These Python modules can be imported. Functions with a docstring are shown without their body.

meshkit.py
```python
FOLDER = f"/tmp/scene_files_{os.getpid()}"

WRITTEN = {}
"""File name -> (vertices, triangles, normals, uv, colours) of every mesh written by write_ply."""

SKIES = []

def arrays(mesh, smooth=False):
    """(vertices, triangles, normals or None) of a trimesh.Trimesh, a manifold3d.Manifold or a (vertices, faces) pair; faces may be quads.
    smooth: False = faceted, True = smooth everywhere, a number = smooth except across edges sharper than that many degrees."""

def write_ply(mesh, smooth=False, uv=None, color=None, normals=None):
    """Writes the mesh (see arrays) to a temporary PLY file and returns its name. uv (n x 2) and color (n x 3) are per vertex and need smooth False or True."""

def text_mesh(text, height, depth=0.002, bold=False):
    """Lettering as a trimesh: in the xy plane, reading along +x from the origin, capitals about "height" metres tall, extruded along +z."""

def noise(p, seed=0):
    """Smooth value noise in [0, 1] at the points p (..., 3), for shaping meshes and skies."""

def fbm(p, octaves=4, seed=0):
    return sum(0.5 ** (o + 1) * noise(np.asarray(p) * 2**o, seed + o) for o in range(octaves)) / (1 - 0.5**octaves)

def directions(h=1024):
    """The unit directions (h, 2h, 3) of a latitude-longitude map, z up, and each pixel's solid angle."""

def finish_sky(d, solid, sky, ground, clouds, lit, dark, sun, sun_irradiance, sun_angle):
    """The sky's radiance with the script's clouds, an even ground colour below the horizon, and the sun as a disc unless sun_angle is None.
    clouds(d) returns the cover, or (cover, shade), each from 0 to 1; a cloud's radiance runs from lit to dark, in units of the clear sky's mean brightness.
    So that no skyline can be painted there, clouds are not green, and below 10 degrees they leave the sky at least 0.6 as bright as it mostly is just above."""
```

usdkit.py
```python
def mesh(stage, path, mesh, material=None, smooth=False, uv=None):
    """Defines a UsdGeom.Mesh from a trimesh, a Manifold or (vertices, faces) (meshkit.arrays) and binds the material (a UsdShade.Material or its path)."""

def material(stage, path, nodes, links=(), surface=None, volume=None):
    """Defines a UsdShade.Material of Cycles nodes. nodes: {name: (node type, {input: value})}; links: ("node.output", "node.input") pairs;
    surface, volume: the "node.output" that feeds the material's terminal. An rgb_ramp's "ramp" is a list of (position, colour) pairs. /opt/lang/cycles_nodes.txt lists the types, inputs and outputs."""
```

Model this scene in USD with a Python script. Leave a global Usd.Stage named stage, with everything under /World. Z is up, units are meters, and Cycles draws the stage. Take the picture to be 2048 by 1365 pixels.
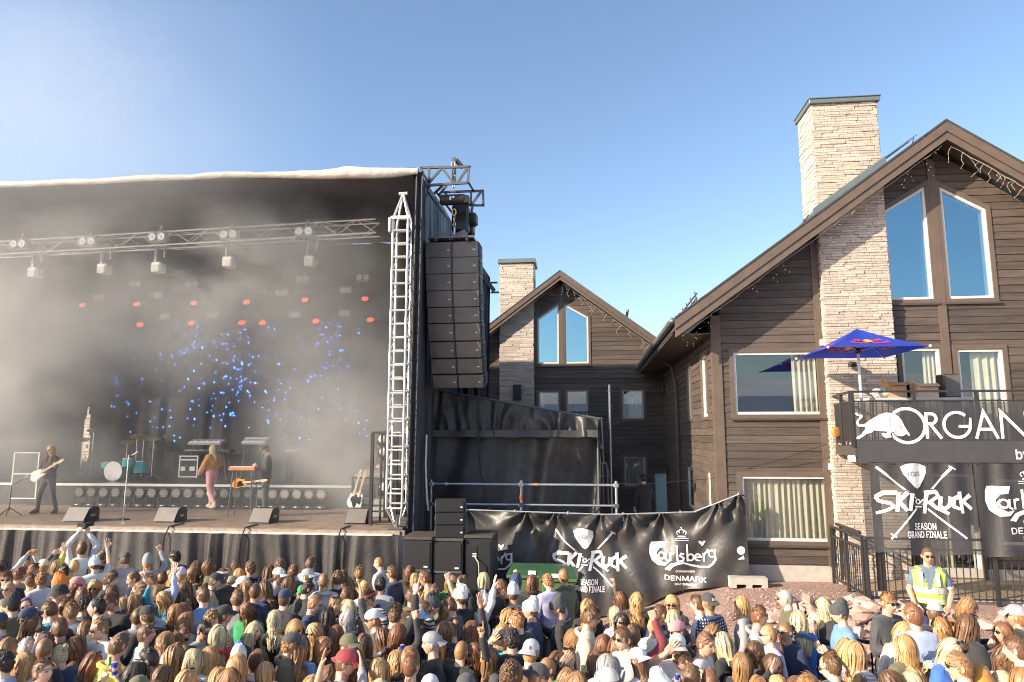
import math, random, numpy as np, trimesh, manifold3d, shapely, usdkit, meshkit
from shapely.geometry import Polygon, LineString, Point, box as sbox
from shapely.ops import unary_union
from pxr import Usd, UsdGeom, UsdLux, UsdShade, Sdf, Gf, Vt

stage = Usd.Stage.CreateInMemory()
UsdGeom.Xform.Define(stage, '/World'); UsdGeom.Scope.Define(stage, '/World/Looks')
rng = np.random.default_rng(7); random.seed(7)
# ---------------------------------------------------------------- camera, sky, sun, exposure
CAM = np.array([0, 0, 4.1]); YAW, PITCH, FPX = math.radians(6.3), math.radians(7.82), 1365.0
CF = np.array([-math.sin(YAW)*math.cos(PITCH), math.cos(YAW)*math.cos(PITCH), math.sin(PITCH)])
CR = np.array([math.cos(YAW), math.sin(YAW), 0]); CU = np.cross(CR, CF)
SUN_AZ, SUN_EL = math.radians(60), math.radians(23.5)        # azimuth measured from -y towards -x
SUN = np.array([-math.sin(SUN_AZ)*math.cos(SUN_EL), -math.cos(SUN_AZ)*math.cos(SUN_EL), math.sin(SUN_EL)])
EXPOSURE, SKY_STRENGTH, SUN_INTENSITY = 1.08, 0.128, 1.25
cam = UsdGeom.Camera.Define(stage, '/World/camera')
cam.CreateHorizontalApertureAttr(36.0); cam.CreateVerticalApertureAttr(36.0*682/1024); cam.CreateFocalLengthAttr(FPX/2048*36)
cam.CreateExposureAttr(EXPOSURE); cam.CreateClippingRangeAttr(Gf.Vec2f(0.1, 5000))
cam.AddTransformOp().Set(Gf.Matrix4d(*[*map(float, CR), 0, *map(float, CU), 0, *map(float, -CF), 0, *map(float, CAM), 1]))
dome = UsdLux.DomeLight.Define(stage, '/World/sky')
dome.GetPrim().SetCustomDataByKey('kind', 'structure')
skym = usdkit.material(stage, '/World/Looks/sky_look', {
    'sky': ('sky_texture', {'sky_type': 'single_scattering', 'sun_disc': False, 'sun_elevation': SUN_EL, 'sun_rotation': math.atan2(SUN[0], SUN[1]), 'air_density': 1.0, 'aerosol_density': 1.4, 'ozone_density': 1.6, 'altitude': 400.0}),
    'bg': ('background_shader', {'strength': SKY_STRENGTH})}, [('sky.color', 'bg.color')], surface='bg.background')
UsdShade.MaterialBindingAPI.Apply(dome.GetPrim()).Bind(skym)
sun = UsdLux.DistantLight.Define(stage, '/World/sun')
sun.CreateNormalizeAttr(True); sun.CreateIntensityAttr(SUN_INTENSITY); sun.CreateAngleAttr(0.53); sun.CreateColorAttr(Gf.Vec3f(1.0, 0.86, 0.68))
_z = SUN; _x = np.cross([0, 0, 1], _z); _x /= np.linalg.norm(_x); _y = np.cross(_z, _x)
sun.AddTransformOp().Set(Gf.Matrix4d(*[*map(float, _x), 0, *map(float, _y), 0, *map(float, _z), 0, 0, 0, 30, 1]))

# ---------------------------------------------------------------- helpers
def P(px, py, X=None, Y=None, Z=None):
    """The world point seen at a pixel of the 2048 wide photograph, on the plane X=, Y= or Z=."""
    d = CF + (px-1024)/FPX*CR + (682.5-py)/FPX*CU
    t = (X-CAM[0])/d[0] if X is not None else (Y-CAM[1])/d[1] if Y is not None else (Z-CAM[2])/d[2]
    return CAM + t*d
def ray(px, py): return CF + (px-1024)/FPX*CR + (682.5-py)/FPX*CU
def ss(a, b, x):
    t = np.clip((x-a)/(b-a), 0, 1); return t*t*(3-2*t)
GZ = 0.2
def ground(x, y):
    return GZ + 0.9*ss(-0.6, 3.2, x)*ss(8.6, 13.4, y) + 0.38*ss(1.5, 4.2, x)*ss(5.0, 8.0, y)*(1-ss(9.5, 13.4, y))
names = {}
def numbered(base):
    k = names.get(base, 0); names[base] = k+1
    return base if k == 0 else f'{base}_{k:03d}'
LOC = {}
def tag(prim, label=None, cat=None, group=None, kind=None):
    for k, v in (('label', label), ('category', cat), ('group', group), ('kind', kind)):
        if v: prim.SetCustomDataByKey(k, v)
    return prim
def thing(name, label, cat, loc=(0, 0, 0), group=None, kind=None, rz=0.0):
    x = UsdGeom.Xform.Define(stage, '/World/' + numbered('/World/' + name).split('/World/')[1])
    x.AddTranslateOp().Set(Gf.Vec3d(*map(float, loc)))
    if rz: x.AddRotateZOp().Set(math.degrees(rz))
    LOC[str(x.GetPath())] = (np.array(loc, float), rz)
    return tag(x.GetPrim(), label, cat, group, kind)
def path_of(p): return str(p.GetPath())
def root_loc(p):
    s = path_of(p)
    while s not in LOC: s = s.rpartition('/')[0]
    return LOC[s]
def emit(path, mesh, mat, smooth=False, tint=None):
    v, f = mesh
    v = np.asarray(v, float); f = np.asarray(f, int)
    if len(f) == 0: raise ValueError('empty mesh '+path)
    if f.max()+1 < len(v):
        u, inv = np.unique(f, return_inverse=True); v = v[u]; f = inv.reshape(-1, 3); tint = None if tint is None else np.asarray(tint)[u]
    n = None
    if smooth is True:
        n = np.zeros_like(v); fn = np.cross(v[f[:, 1]]-v[f[:, 0]], v[f[:, 2]]-v[f[:, 0]])
        for k in range(3): np.add.at(n, f[:, k], fn)
        n /= np.maximum(np.linalg.norm(n, axis=1, keepdims=True), 1e-12)
    elif smooth:
        v, f, n = meshkit.arrays((v, f), smooth)
    m = UsdGeom.Mesh.Define(stage, path)
    m.CreatePointsAttr(Vt.Vec3fArray.FromNumpy(v.astype(np.float32)))
    m.CreateFaceVertexCountsAttr(Vt.IntArray.FromNumpy(np.full(len(f), 3, np.int32)))
    m.CreateFaceVertexIndicesAttr(Vt.IntArray.FromNumpy(f.astype(np.int32).ravel()))
    m.CreateSubdivisionSchemeAttr('none')
    if n is not None:
        m.CreateNormalsAttr(Vt.Vec3fArray.FromNumpy(n.astype(np.float32))); m.SetNormalsInterpolation('vertex')
    if tint is not None:
        UsdGeom.PrimvarsAPI(m).CreatePrimvar('tint', Sdf.ValueTypeNames.Color3fArray, 'vertex').Set(Vt.Vec3fArray.FromNumpy(np.asarray(tint, np.float32)))
    UsdShade.MaterialBindingAPI.Apply(m.GetPrim()).Bind(mat)
    return m.GetPrim()
def part(parent, name, mesh, mat, smooth=False, world=True, tint=None, label=None, kind=None):
    """One Mesh prim below a thing or a part. World coordinates unless world=False (then the thing's own)."""
    v, f = cat(mesh) if isinstance(mesh, list) else mesh
    if world:
        loc, rz = root_loc(parent); v = np.asarray(v) - loc
        if rz: c, s = math.cos(-rz), math.sin(-rz); v = v @ np.array([[c, s, 0], [-s, c, 0], [0, 0, 1]])
    p = emit(numbered(path_of(parent) + '/' + name), (v, f), mat, smooth, tint)
    return tag(p, label, None, None, kind)
def single(name, mesh, mat, label=None, cat_=None, group=None, kind=None, smooth=False, tint=None):
    if isinstance(mesh, list): mesh = cat(mesh)
    return tag(emit(numbered('/World/' + name), mesh, mat, smooth, tint), label, cat_, group, kind)
def cat(ms):
    V, F, n = [], [], 0
    for v, f in ms:
        V.append(np.asarray(v, float)); F.append(np.asarray(f, int)+n); n += len(v)
    return np.vstack(V), np.vstack(F)
def move(m, t): return np.asarray(m[0])+np.asarray(t, float), m[1]
def rotm(axis, ang):
    return trimesh.transformations.rotation_matrix(ang, axis)[:3, :3]
def spin(m, axis, ang, at=(0, 0, 0)):
    R = rotm(axis, ang); at = np.asarray(at, float)
    return (np.asarray(m[0])-at) @ R.T + at, m[1]
_BOX = trimesh.creation.box([1, 1, 1])
def box(c, s, b=0.0, R=None):
    c, s = np.asarray(c, float), np.asarray(s, float)
    if b > 0:
        h = s/2; pts = []
        b = min(b, h.min()*0.9)
        for sx in (-1, 1):
            for sy in (-1, 1):
                for sz in (-1, 1):
                    q = np.array([sx, sy, sz])*h
                    for k in range(3):
                        r = q.copy() - np.array([sx, sy, sz])*b; r[k] = q[k]; pts.append(r)
        hull = trimesh.convex.convex_hull(np.array(pts)); v, f = np.array(hull.vertices), np.array(hull.faces)
    else:
        v, f = np.array(_BOX.vertices)*s, np.array(_BOX.faces)
    if R is not None: v = v @ np.asarray(R).T
    return v+c, f
def bx(x0, x1, y0, y1, z0, z1, b=0.0): return box(((x0+x1)/2, (y0+y1)/2, (z0+z1)/2), (abs(x1-x0), abs(y1-y0), abs(z1-z0)), b)
def frame_of(d):
    d = np.asarray(d, float); d = d/np.linalg.norm(d)
    a = np.cross(d, [0, 0, 1.0]) if abs(d[2]) < 0.95 else np.cross(d, [0, 1.0, 0]); a /= np.linalg.norm(a)
    return d, a, np.cross(a, d)
def beam(p, q, w, h=None):
    """A square bar from p to q, w wide and h high."""
    h = w if h is None else h; p, q = np.asarray(p, float), np.asarray(q, float)
    d, a, b = frame_of(q-p)
    return box((p+q)/2, (w, h, np.linalg.norm(q-p)), R=np.stack([a, b, d], 1))
def tube(p, q, r, r2=None, n=8):
    r2 = r if r2 is None else r2; p, q = np.asarray(p, float), np.asarray(q, float)
    d, a, b = frame_of(q-p); t = np.arange(n)/n*2*np.pi
    ring = np.outer(np.cos(t), a)+np.outer(np.sin(t), b)
    v = np.vstack([p+ring*r, q+ring*r2, [p], [q]]); i = np.arange(n); j = (i+1) % n
    f = np.vstack([np.stack([i, i+n, j], 1), np.stack([j, i+n, j+n], 1), np.stack([np.full(n, 2*n), i, j], 1), np.stack([np.full(n, 2*n+1), j+n, i+n], 1)])
    return v, f
def pipe(pts, r, n=5, closed=False):
    pts = np.asarray(pts, float); k = len(pts); rs = np.broadcast_to(r, k)
    V = []; t = np.arange(n)/n*2*np.pi; a0 = None
    for i in range(k):
        d = pts[min(i+1, k-1)]-pts[max(i-1, 0)] if not closed else pts[(i+1) % k]-pts[i-1]
        d = d/max(np.linalg.norm(d), 1e-9)
        if a0 is None: _, a0, _ = frame_of(d)
        a = a0-d*(a0@d); a /= max(np.linalg.norm(a), 1e-9); a0 = a; b = np.cross(d, a)
        V.append(pts[i]+rs[i]*(np.outer(np.cos(t), a)+np.outer(np.sin(t), b)))
    v = np.vstack(V); F = []; i = np.arange(n); j = (i+1) % n
    for s in range(k if closed else k-1):
        o, u = s*n, ((s+1) % k)*n
        F += [np.stack([o+i, o+j, u+i], 1), np.stack([o+j, u+j, u+i], 1)]
    if not closed:
        v = np.vstack([v, pts[0], pts[-1]]); m = k*n
        F += [np.stack([np.full(n, m), j, i], 1), np.stack([np.full(n, m+1), (k-1)*n+i, (k-1)*n+j], 1)]
    return v, np.vstack(F)
def lathe(prof, n=16, c=(0, 0, 0)):
    prof = np.asarray(prof, float); t = np.arange(n)/n*2*np.pi; k = len(prof)
    v = np.vstack([np.stack([r*np.cos(t), r*np.sin(t), np.full(n, z)], 1) for r, z in prof]); F = []
    i = np.arange(n); j = (i+1) % n
    for s in range(k-1): F += [np.stack([s*n+i, s*n+j, s*n+n+i], 1), np.stack([s*n+j, s*n+n+j, s*n+n+i], 1)]
    v = np.vstack([v, [0, 0, prof[0, 1]], [0, 0, prof[-1, 1]]]); m = k*n
    F += [np.stack([np.full(n, m), j, i], 1), np.stack([np.full(n, m+1), (k-1)*n+i, (k-1)*n+j], 1)]
    return v+np.asarray(c, float), np.vstack(F)
def ball(c, r, sub=1):
    s = trimesh.creation.icosphere(sub); return np.array(s.vertices)*np.asarray(r)+np.asarray(c, float), np.array(s.faces)
def polys(g): return [q for q in getattr(g, 'geoms', [g]) if q.geom_type == 'Polygon' and q.area > 1e-5]
def prism(poly, depth, o=(0, 0, 0), u=(1, 0, 0), v=(0, 0, 1)):
    """A 2-D polygon (or several) in the plane o + a u + b v, extruded by depth towards u x v."""
    out = []; u, v = np.asarray(u, float), np.asarray(v, float); w = np.cross(u, v)
    for q in polys(poly):
        m = trimesh.creation.extrude_polygon(q, abs(depth), engine='earcut')
        a = np.array(m.vertices); z = a[:, 2:] if depth > 0 else a[:, 2:]-abs(depth)
        out.append((np.asarray(o)+a[:, :1]*u+a[:, 1:2]*v+z*w, np.array(m.faces)))
    return cat(out)
def flat(poly, size=None):
    """Triangles of a polygon, cut to edges of at most size: (n x 2 points, faces)."""
    V, F, n = [], [], 0
    for q in polys(poly):
        v, f = trimesh.creation.triangulate_polygon(q, engine='earcut')
        if size:
            v3, f = trimesh.remesh.subdivide_to_size(np.c_[v, np.zeros(len(v))], f, size); v = v3[:, :2]
        V.append(v); F.append(np.asarray(f)+n); n += len(v)
    return np.vstack(V), np.vstack(F)
def grid(fn, nu, nv):
    """A sheet fn(u, v) -> points, u and v in [0, 1]."""
    u, v = np.meshgrid(np.linspace(0, 1, nu+1), np.linspace(0, 1, nv+1), indexing='ij')
    p = fn(u.ravel(), v.ravel()); i = np.arange(nu)[:, None]*(nv+1)+np.arange(nv)[None]; i = i.ravel()
    return p, np.vstack([np.stack([i, i+nv+1, i+1], 1), np.stack([i+1, i+nv+1, i+nv+2], 1)])
def thick(sheet, t):
    """Gives an open sheet a back face at -t along its normals, edges closed."""
    v, f = sheet; m = trimesh.Trimesh(v, f, process=False); n = np.array(m.vertex_normals); k = len(v)
    e = np.sort(m.edges, axis=1); uq, idx, cnt = np.unique(e, axis=0, return_index=True, return_counts=True)
    b = m.edges[idx[cnt == 1]]
    F = [f, f[:, ::-1]+k, np.stack([b[:, 1], b[:, 0], b[:, 0]+k], 1), np.stack([b[:, 1], b[:, 0]+k, b[:, 1]+k], 1)]
    return np.vstack([v, v-n*t]), np.vstack(F)

# ---------------------------------------------------------------- materials
LOOKS = {}
def mat(name, rgb, rough=0.6, var=0.12, scale=6.0, bump=0.0, bscale=40.0, metal=0.0, spec=0.5, stretch=None, tint=False, sheen=0.0, coat=0.0):
    """Plain surface: base colour with noise of its own, fine relief."""
    if name in LOOKS: return LOOKS[name]
    nodes = {'g': ('geometry', {}), 'p': ('principled_bsdf', {'roughness': rough, 'metallic': metal, 'specular_ior_level': spec, 'sheen_weight': sheen, 'coat_weight': coat})}
    links = []; src = 'g.position'
    if stretch is not None:
        nodes['mp'] = ('mapping', {'scale': stretch}); links += [('g.position', 'mp.vector')]; src = 'mp.vector'
    lo, hi = [max(c*(1-var), 0) for c in rgb], [c*(1+var) for c in rgb]
    nodes['n'] = ('noise_texture', {'scale': scale, 'detail': 4.0, 'roughness': 0.6}); links += [(src, 'n.vector')]
    nodes['r'] = ('rgb_ramp', {'ramp': [(0.0, lo), (0.3, lo), (0.7, hi), (1.0, hi)]}); links += [('n.fac', 'r.fac')]
    col = 'r.color'
    if tint:
        nodes['a'] = ('attribute', {'attribute': 'tint'}); nodes['mx'] = ('mix', {'mix_type': 'multiply', 'fac': 1.0})
        links += [('r.color', 'mx.color1'), ('a.color', 'mx.color2')]; col = 'mx.color'
    links += [(col, 'p.base_color')]
    if bump:
        nodes['bn'] = ('noise_texture', {'scale': bscale, 'detail': 3.0}); nodes['b'] = ('bump', {'strength': 1.0, 'distance': bump})
        links += [(src, 'bn.vector'), ('bn.fac', 'b.height'), ('b.normal', 'p.normal')]
    LOOKS[name] = usdkit.material(stage, '/World/Looks/'+name, nodes, links, surface='p.BSDF')
    return LOOKS[name]
def glow(name, rgb, strength):
    if name not in LOOKS:
        LOOKS[name] = usdkit.material(stage, '/World/Looks/'+name, {'e': ('emission', {'color': rgb, 'strength': strength})}, [], surface='e.emission')
    return LOOKS[name]
siding = [mat(f'brown_siding_{i}', [c*k for c in (0.082, 0.061, 0.048)], 0.62, 0.30, 2.2, 0.004, 30, stretch=(0.7, 0.7, 6.0)) for i, k in enumerate((0.82, 0.91, 1.0, 1.07, 1.16))]
trim_brown = mat('brown_trim', (0.115, 0.082, 0.061), 0.55, 0.12, 4.0, 0.003, 30)
dark_wall = mat('wall_backing', (0.03, 0.024, 0.02), 0.8)
stones = [mat(f'ledge_stone_{i}', c, 0.85, 0.16, 14.0, 0.012, 45) for i, c in enumerate([(0.47, 0.405, 0.345), (0.53, 0.46, 0.395), (0.40, 0.34, 0.285), (0.49, 0.41, 0.335), (0.43, 0.355, 0.29)])]
mortar = mat('dark_mortar', (0.30, 0.25, 0.205), 0.9)
concrete = mat('concrete', (0.42, 0.38, 0.33), 0.85, 0.12, 5.0, 0.006, 60)
white_frame = mat('white_frame', (0.62, 0.60, 0.55), 0.4, 0.05)
grey_frame = mat('window_trim_grey', (0.40, 0.38, 0.35), 0.45, 0.05)
roof_dark = mat('roof_tile', (0.05, 0.05, 0.052), 0.7, 0.2, 8.0, 0.01, 30)
flash_metal = mat('green_grey_metal', (0.16, 0.19, 0.185), 0.42, 0.08, metal=0.35)
black_metal = mat('black_railing', (0.028, 0.026, 0.026), 0.42, 0.1)
galv = mat('galvanised_steel', (0.46, 0.47, 0.48), 0.38, 0.12, 9.0, metal=0.75)
alu = mat('aluminium_truss', (0.68, 0.66, 0.62), 0.36, 0.08, 9.0, metal=0.55)
steel_dark = mat('dark_rigging_steel', (0.11, 0.11, 0.115), 0.45, 0.15, 9.0, metal=0.3)
tarp = mat('black_tarpaulin', (0.042, 0.038, 0.036), 0.46, 0.3, 2.0, 0.006, 14, spec=0.5)
skirt_m = mat('skirt_cloth', (0.030, 0.027, 0.025), 0.48, 0.35, 5.0, 0.008, 25, spec=0.5)
drape = mat('black_drape', (0.022, 0.023, 0.027), 0.5, 0.2, 3.0, 0.01, 12, spec=0.5)
cab = mat('speaker_black', (0.022, 0.021, 0.021), 0.42, 0.15, 20.0, 0.002, 200)
grille = mat('speaker_grille', (0.12, 0.104, 0.088), 0.42, 0.25, 2.0, 0.003, 260, spec=0.6)
plate_white = mat('white_badge', (0.7, 0.7, 0.68), 0.4, 0.03)
canvas_w = mat('white_canvas', (0.50, 0.47, 0.42), 0.6, 0.12, 3.0, 0.02, 12)
print_w = mat('white_print', (0.72, 0.70, 0.70), 0.55, 0.04)
orange_m = mat('orange_plastic', (0.75, 0.16, 0.04), 0.5, 0.08)
deck_m = mat('stage_plywood', (0.21, 0.155, 0.12), 0.55, 0.25, 3.0, 0.003, 30)
black_pl = mat('black_plastic', (0.02, 0.02, 0.021), 0.4, 0.1)
grey_pl = mat('grey_plastic', (0.32, 0.32, 0.31), 0.5, 0.1)
skin_m = mat('person_skin', (0.60, 0.36, 0.25), 0.5, 0.06, 30.0, tint=True, spec=0.4)
def pane_mat(name, r0, through, refl):
    """Window glass: see-through, mirroring more the flatter one looks along it."""
    return usdkit.material(stage, '/World/Looks/'+name, {
        't': ('transparent_bsdf', {'color': through}), 'gl': ('glossy_bsdf', {'color': refl, 'roughness': 0.0}), 'lw': ('layer_weight', {'blend': 0.5}), 'pw': ('math', {'math_type': 'power', 'value2': 4.0}),
        'ma': ('math', {'math_type': 'multiply_add', 'value2': 1-r0-.1, 'value3': r0}), 'm': ('mix_closure', {})},
        [('lw.facing', 'pw.value1'), ('pw.value', 'ma.value1'), ('ma.value', 'm.fac'), ('t.BSDF', 'm.closure1'), ('gl.BSDF', 'm.closure2')], surface='m.closure')
glass = pane_mat('window_glass', .09, (.96, .98, .98), (.92, .98, 1.0))
mirror_glass = pane_mat('coated_glass', .34, (.8, .86, .9), (.55, .86, 1.0))
curtain_m = usdkit.material(stage, '/World/Looks/curtain_cloth', {
    'd': ('diffuse_bsdf', {'color': (0.62, 0.58, 0.45)}), 't': ('translucent_bsdf', {'color': (0.5, 0.47, 0.36)}), 'm': ('mix_closure', {'fac': 0.3})},
    [('d.BSDF', 'm.closure1'), ('t.BSDF', 'm.closure2')], surface='m.closure')
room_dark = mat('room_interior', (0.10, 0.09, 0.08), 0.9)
mesh_fabric = usdkit.material(stage, '/World/Looks/mesh_banner', {
    'p': ('principled_bsdf', {'base_color': (0.045, 0.043, 0.044), 'roughness': 0.5}), 't': ('transparent_bsdf', {'color': (0.9, 0.88, 0.85)}), 'm': ('mix_closure', {'fac': 0.32})},
    [('p.BSDF', 'm.closure1'), ('t.BSDF', 'm.closure2')], surface='m.closure')
# ---------------------------------------------------------------- ground
gx = np.r_[-700, -300, -150, -60, -30, np.linspace(-18, 16, 86), 30, 60, 150, 300, 700]
gy = np.r_[-700, -400, -150, -50, -15, np.linspace(-3, 18, 64), 24, 30, 60, 150, 300, 700]
X_, Y_ = np.meshgrid(gx, gy, indexing='ij'); Z_ = ground(X_, Y_)
_near = (X_ > -18) & (X_ < 16) & (Y_ > -3) & (Y_ < 18)
Z_ = Z_ + np.where(_near, 0.05*(meshkit.fbm(np.stack([X_*1.3, Y_*1.3, 0*X_], -1), 3)-0.5), 0)
i_ = (np.arange(len(gx)-1)[:, None]*len(gy)+np.arange(len(gy)-1)[None]).ravel(); n_ = len(gy)
gravel = usdkit.material(stage, '/World/Looks/red_gravel', {
    'g': ('geometry', {}), 'v': ('voronoi_texture', {'scale': 42.0}), 'n': ('noise_texture', {'scale': 0.9, 'detail': 5.0}), 'hs': ('hsv', {'saturation': 1.0, 'value': 1.0}),
    'r': ('rgb_ramp', {'ramp': [(0.0, (0.20, 0.125, 0.10)), (0.35, (0.34, 0.215, 0.17)), (0.65, (0.43, 0.28, 0.225)), (1.0, (0.54, 0.39, 0.33))]}),
    'sx': ('separate_xyz', {}), 'mx': ('mix', {'mix_type': 'multiply', 'fac': 1.0}), 'r2': ('rgb_ramp', {'ramp': [(0.3, (0.8, 0.8, 0.8)), (0.7, (1.1, 1.08, 1.05))]}),
    'b': ('bump', {'strength': 1.0, 'distance': 0.03}), 'p': ('principled_bsdf', {'roughness': 0.9})},
    [('g.position', 'v.vector'), ('g.position', 'n.vector'), ('v.color', 'sx.vector'), ('sx.x', 'r.fac'), ('n.fac', 'r2.fac'), ('r.color', 'mx.color1'), ('r2.color', 'mx.color2'), ('mx.color', 'p.base_color'),
     ('v.distance', 'b.height'), ('b.normal', 'p.normal')], surface='p.BSDF')
single('ground', (np.stack([X_, Y_, Z_], -1).reshape(-1, 3), np.vstack([np.stack([i_, i_+n_, i_+1], 1), np.stack([i_+1, i_+n_, i_+n_+1], 1)])), gravel, kind='structure', smooth=True)
snow_m = mat('old_snow', (0.72, 0.73, 0.75), 0.8, 0.12, 0.15)
def _slope(u, v):
    x = (u-0.5)*900; y = -140-v*420
    z = GZ-1+v*48+10*meshkit.fbm(np.stack([x/60, y/60, 0*x], -1), 3)*ss(0, 0.3, v)
    return np.stack([x, y, z], 1)
_s = grid(_slope, 40, 16); single('snowy_slope', (_s[0], _s[1][:, ::-1]), snow_m, kind='structure', smooth=True)
# the low building opposite, which the big lodge windows mirror
T = thing('opposite_building', 'long low timber building with snow on its roof, mirrored in the lodge windows', 'building', (6, -52, GZ))
part(T, 'wall', bx(-22, 34, -60, -52, GZ, 4.6), mat('opposite_wall', (0.13, 0.07, 0.05), 0.7, 0.3, 0.8))
part(T, 'roof', cat([prism(Polygon([(-62, 4.4), (-50.5, 4.4), (-56.2, 8.6)]), 58, (35, 0, 0), (0, 1, 0), (0, 0, 1))][:1]) if False else (np.array([[x, y, z] for x in (-23, 35) for y, z in ((-61.5, 4.4), (-50.6, 4.4), (-50.6, 4.75), (-56, 8.8), (-61.5, 4.75))]), np.array([[0, 1, 2], [0, 2, 3], [0, 3, 4], [5, 7, 6], [5, 8, 7], [5, 9, 8]] + [q for k in range(5) for q in ([k, k+5, (k+1) % 5], [(k+1) % 5, k+5, (k+1) % 5+5])])), snow_m)
for k in range(9):
    w_ = part(T, 'window', bx(-19+k*5.6, -16.2+k*5.6, -51.98, -51.9, 1.6, 3.5), white_frame)
    part(w_, 'pane', bx(-18.85+k*5.6, -16.35+k*5.6, -51.9, -51.88, 1.75, 3.35), mat('dark_pane', (0.03, 0.04, 0.05), 0.05, 0.05))

# ---------------------------------------------------------------- timber houses
def chimney(T, name, x0, x1, y0, y1, zb, zt, row, ln, parts_max):
    """A ledge-stone chimney: a core, its stones on the front and the left face, a metal cap."""
    c = part(T, name, bx(x0+.02, x1-.02, y0+.02, y1, zb, zt), mortar)
    r = random.Random(int(x0*100)+5); cells = []
    z = zb
    while z < zt-.01:
        h = min(row*r.uniform(.75, 1.3), zt-z)
        for face, a, b in (('f', x0, x1), ('l', y0, y1), ('r', y0, y1)):
            s = a-r.uniform(0, ln*.6)
            while s < b:
                e = s+ln*r.uniform(.45, 1.6)
                p, q = max(s, a), min(e, b)
                if q-p > .05: cells.append((face, p, q, z, z+h, r.uniform(.004, .026), r.uniform(.002, .010)))
                s = e
        z += h
    cells.sort(key=lambda t: -(t[2]-t[1])*(t[4]-t[3])*(1 if t[0] == 'f' else .6 if t[0] == 'l' else .1))
    def stone(t, bev=.006):
        face, p, q, za, zb_, d, sk = t; g = .004
        if face == 'f': m = bx(p+g, q-g, y0-d, y0+.03, za+g*.7, zb_-g*.7, bev)
        elif face == 'l': m = bx(x0-d, x0+.03, p+g, q-g, za+g*.7, zb_-g*.7, bev)
        else: m = bx(x1-.03, x1+d*.6, p+g, q-g, za+g*.7, zb_-g*.7, bev)
        return m
    for t in cells[:parts_max]: part(c, 'stone', stone(t), stones[r.randrange(5)])
    rest = {}
    for t in cells[parts_max:]: rest.setdefault(r.randrange(5), []).append(stone(t, 0))
    for k in sorted(rest): part(c, 'small_stones', rest[k], stones[k], kind='stuff')
    return c
def boards(T, poly, z0, pitch, Y, depth=.024, axis='x', X=None):
    """Every horizontal siding board of a wall as a Mesh of its own."""
    a0, b0, a1, b1 = poly.bounds; k = math.floor((b0-z0)/pitch)
    r = random.Random(3)
    while z0+k*pitch < b1:
        za = z0+k*pitch; strip = sbox(a0-1, za+.004, a1+1, za+pitch-.005)
        for q in polys(poly.intersection(strip)):
            if q.area < .004: continue
            d = depth*r.uniform(.85, 1.15)
            if axis == 'x':
                m = prism(q, d, (0, Y, 0))
                if True:     # a bevel: the lower edge stands out further than the upper one
                    v = m[0]; fz = (v[:, 2]-za)/pitch; v[:, 1] = np.where(v[:, 1] < Y-.001, Y-d*(1.25-.55*fz), v[:, 1])
            else:
                m = prism(q, d, (X, 0, 0), (0, -1, 0), (0, 0, 1))
                v = m[0]; fz = (v[:, 2]-za)/pitch; v[:, 0] = np.where(v[:, 0] < X-.001, X-d*(1.25-.55*fz), v[:, 0])
            part(T, 'board', m, siding[r.randrange(5)])
        k += 1
def ring(poly, w): return poly.difference(poly.buffer(-w, join_style=2))
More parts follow.
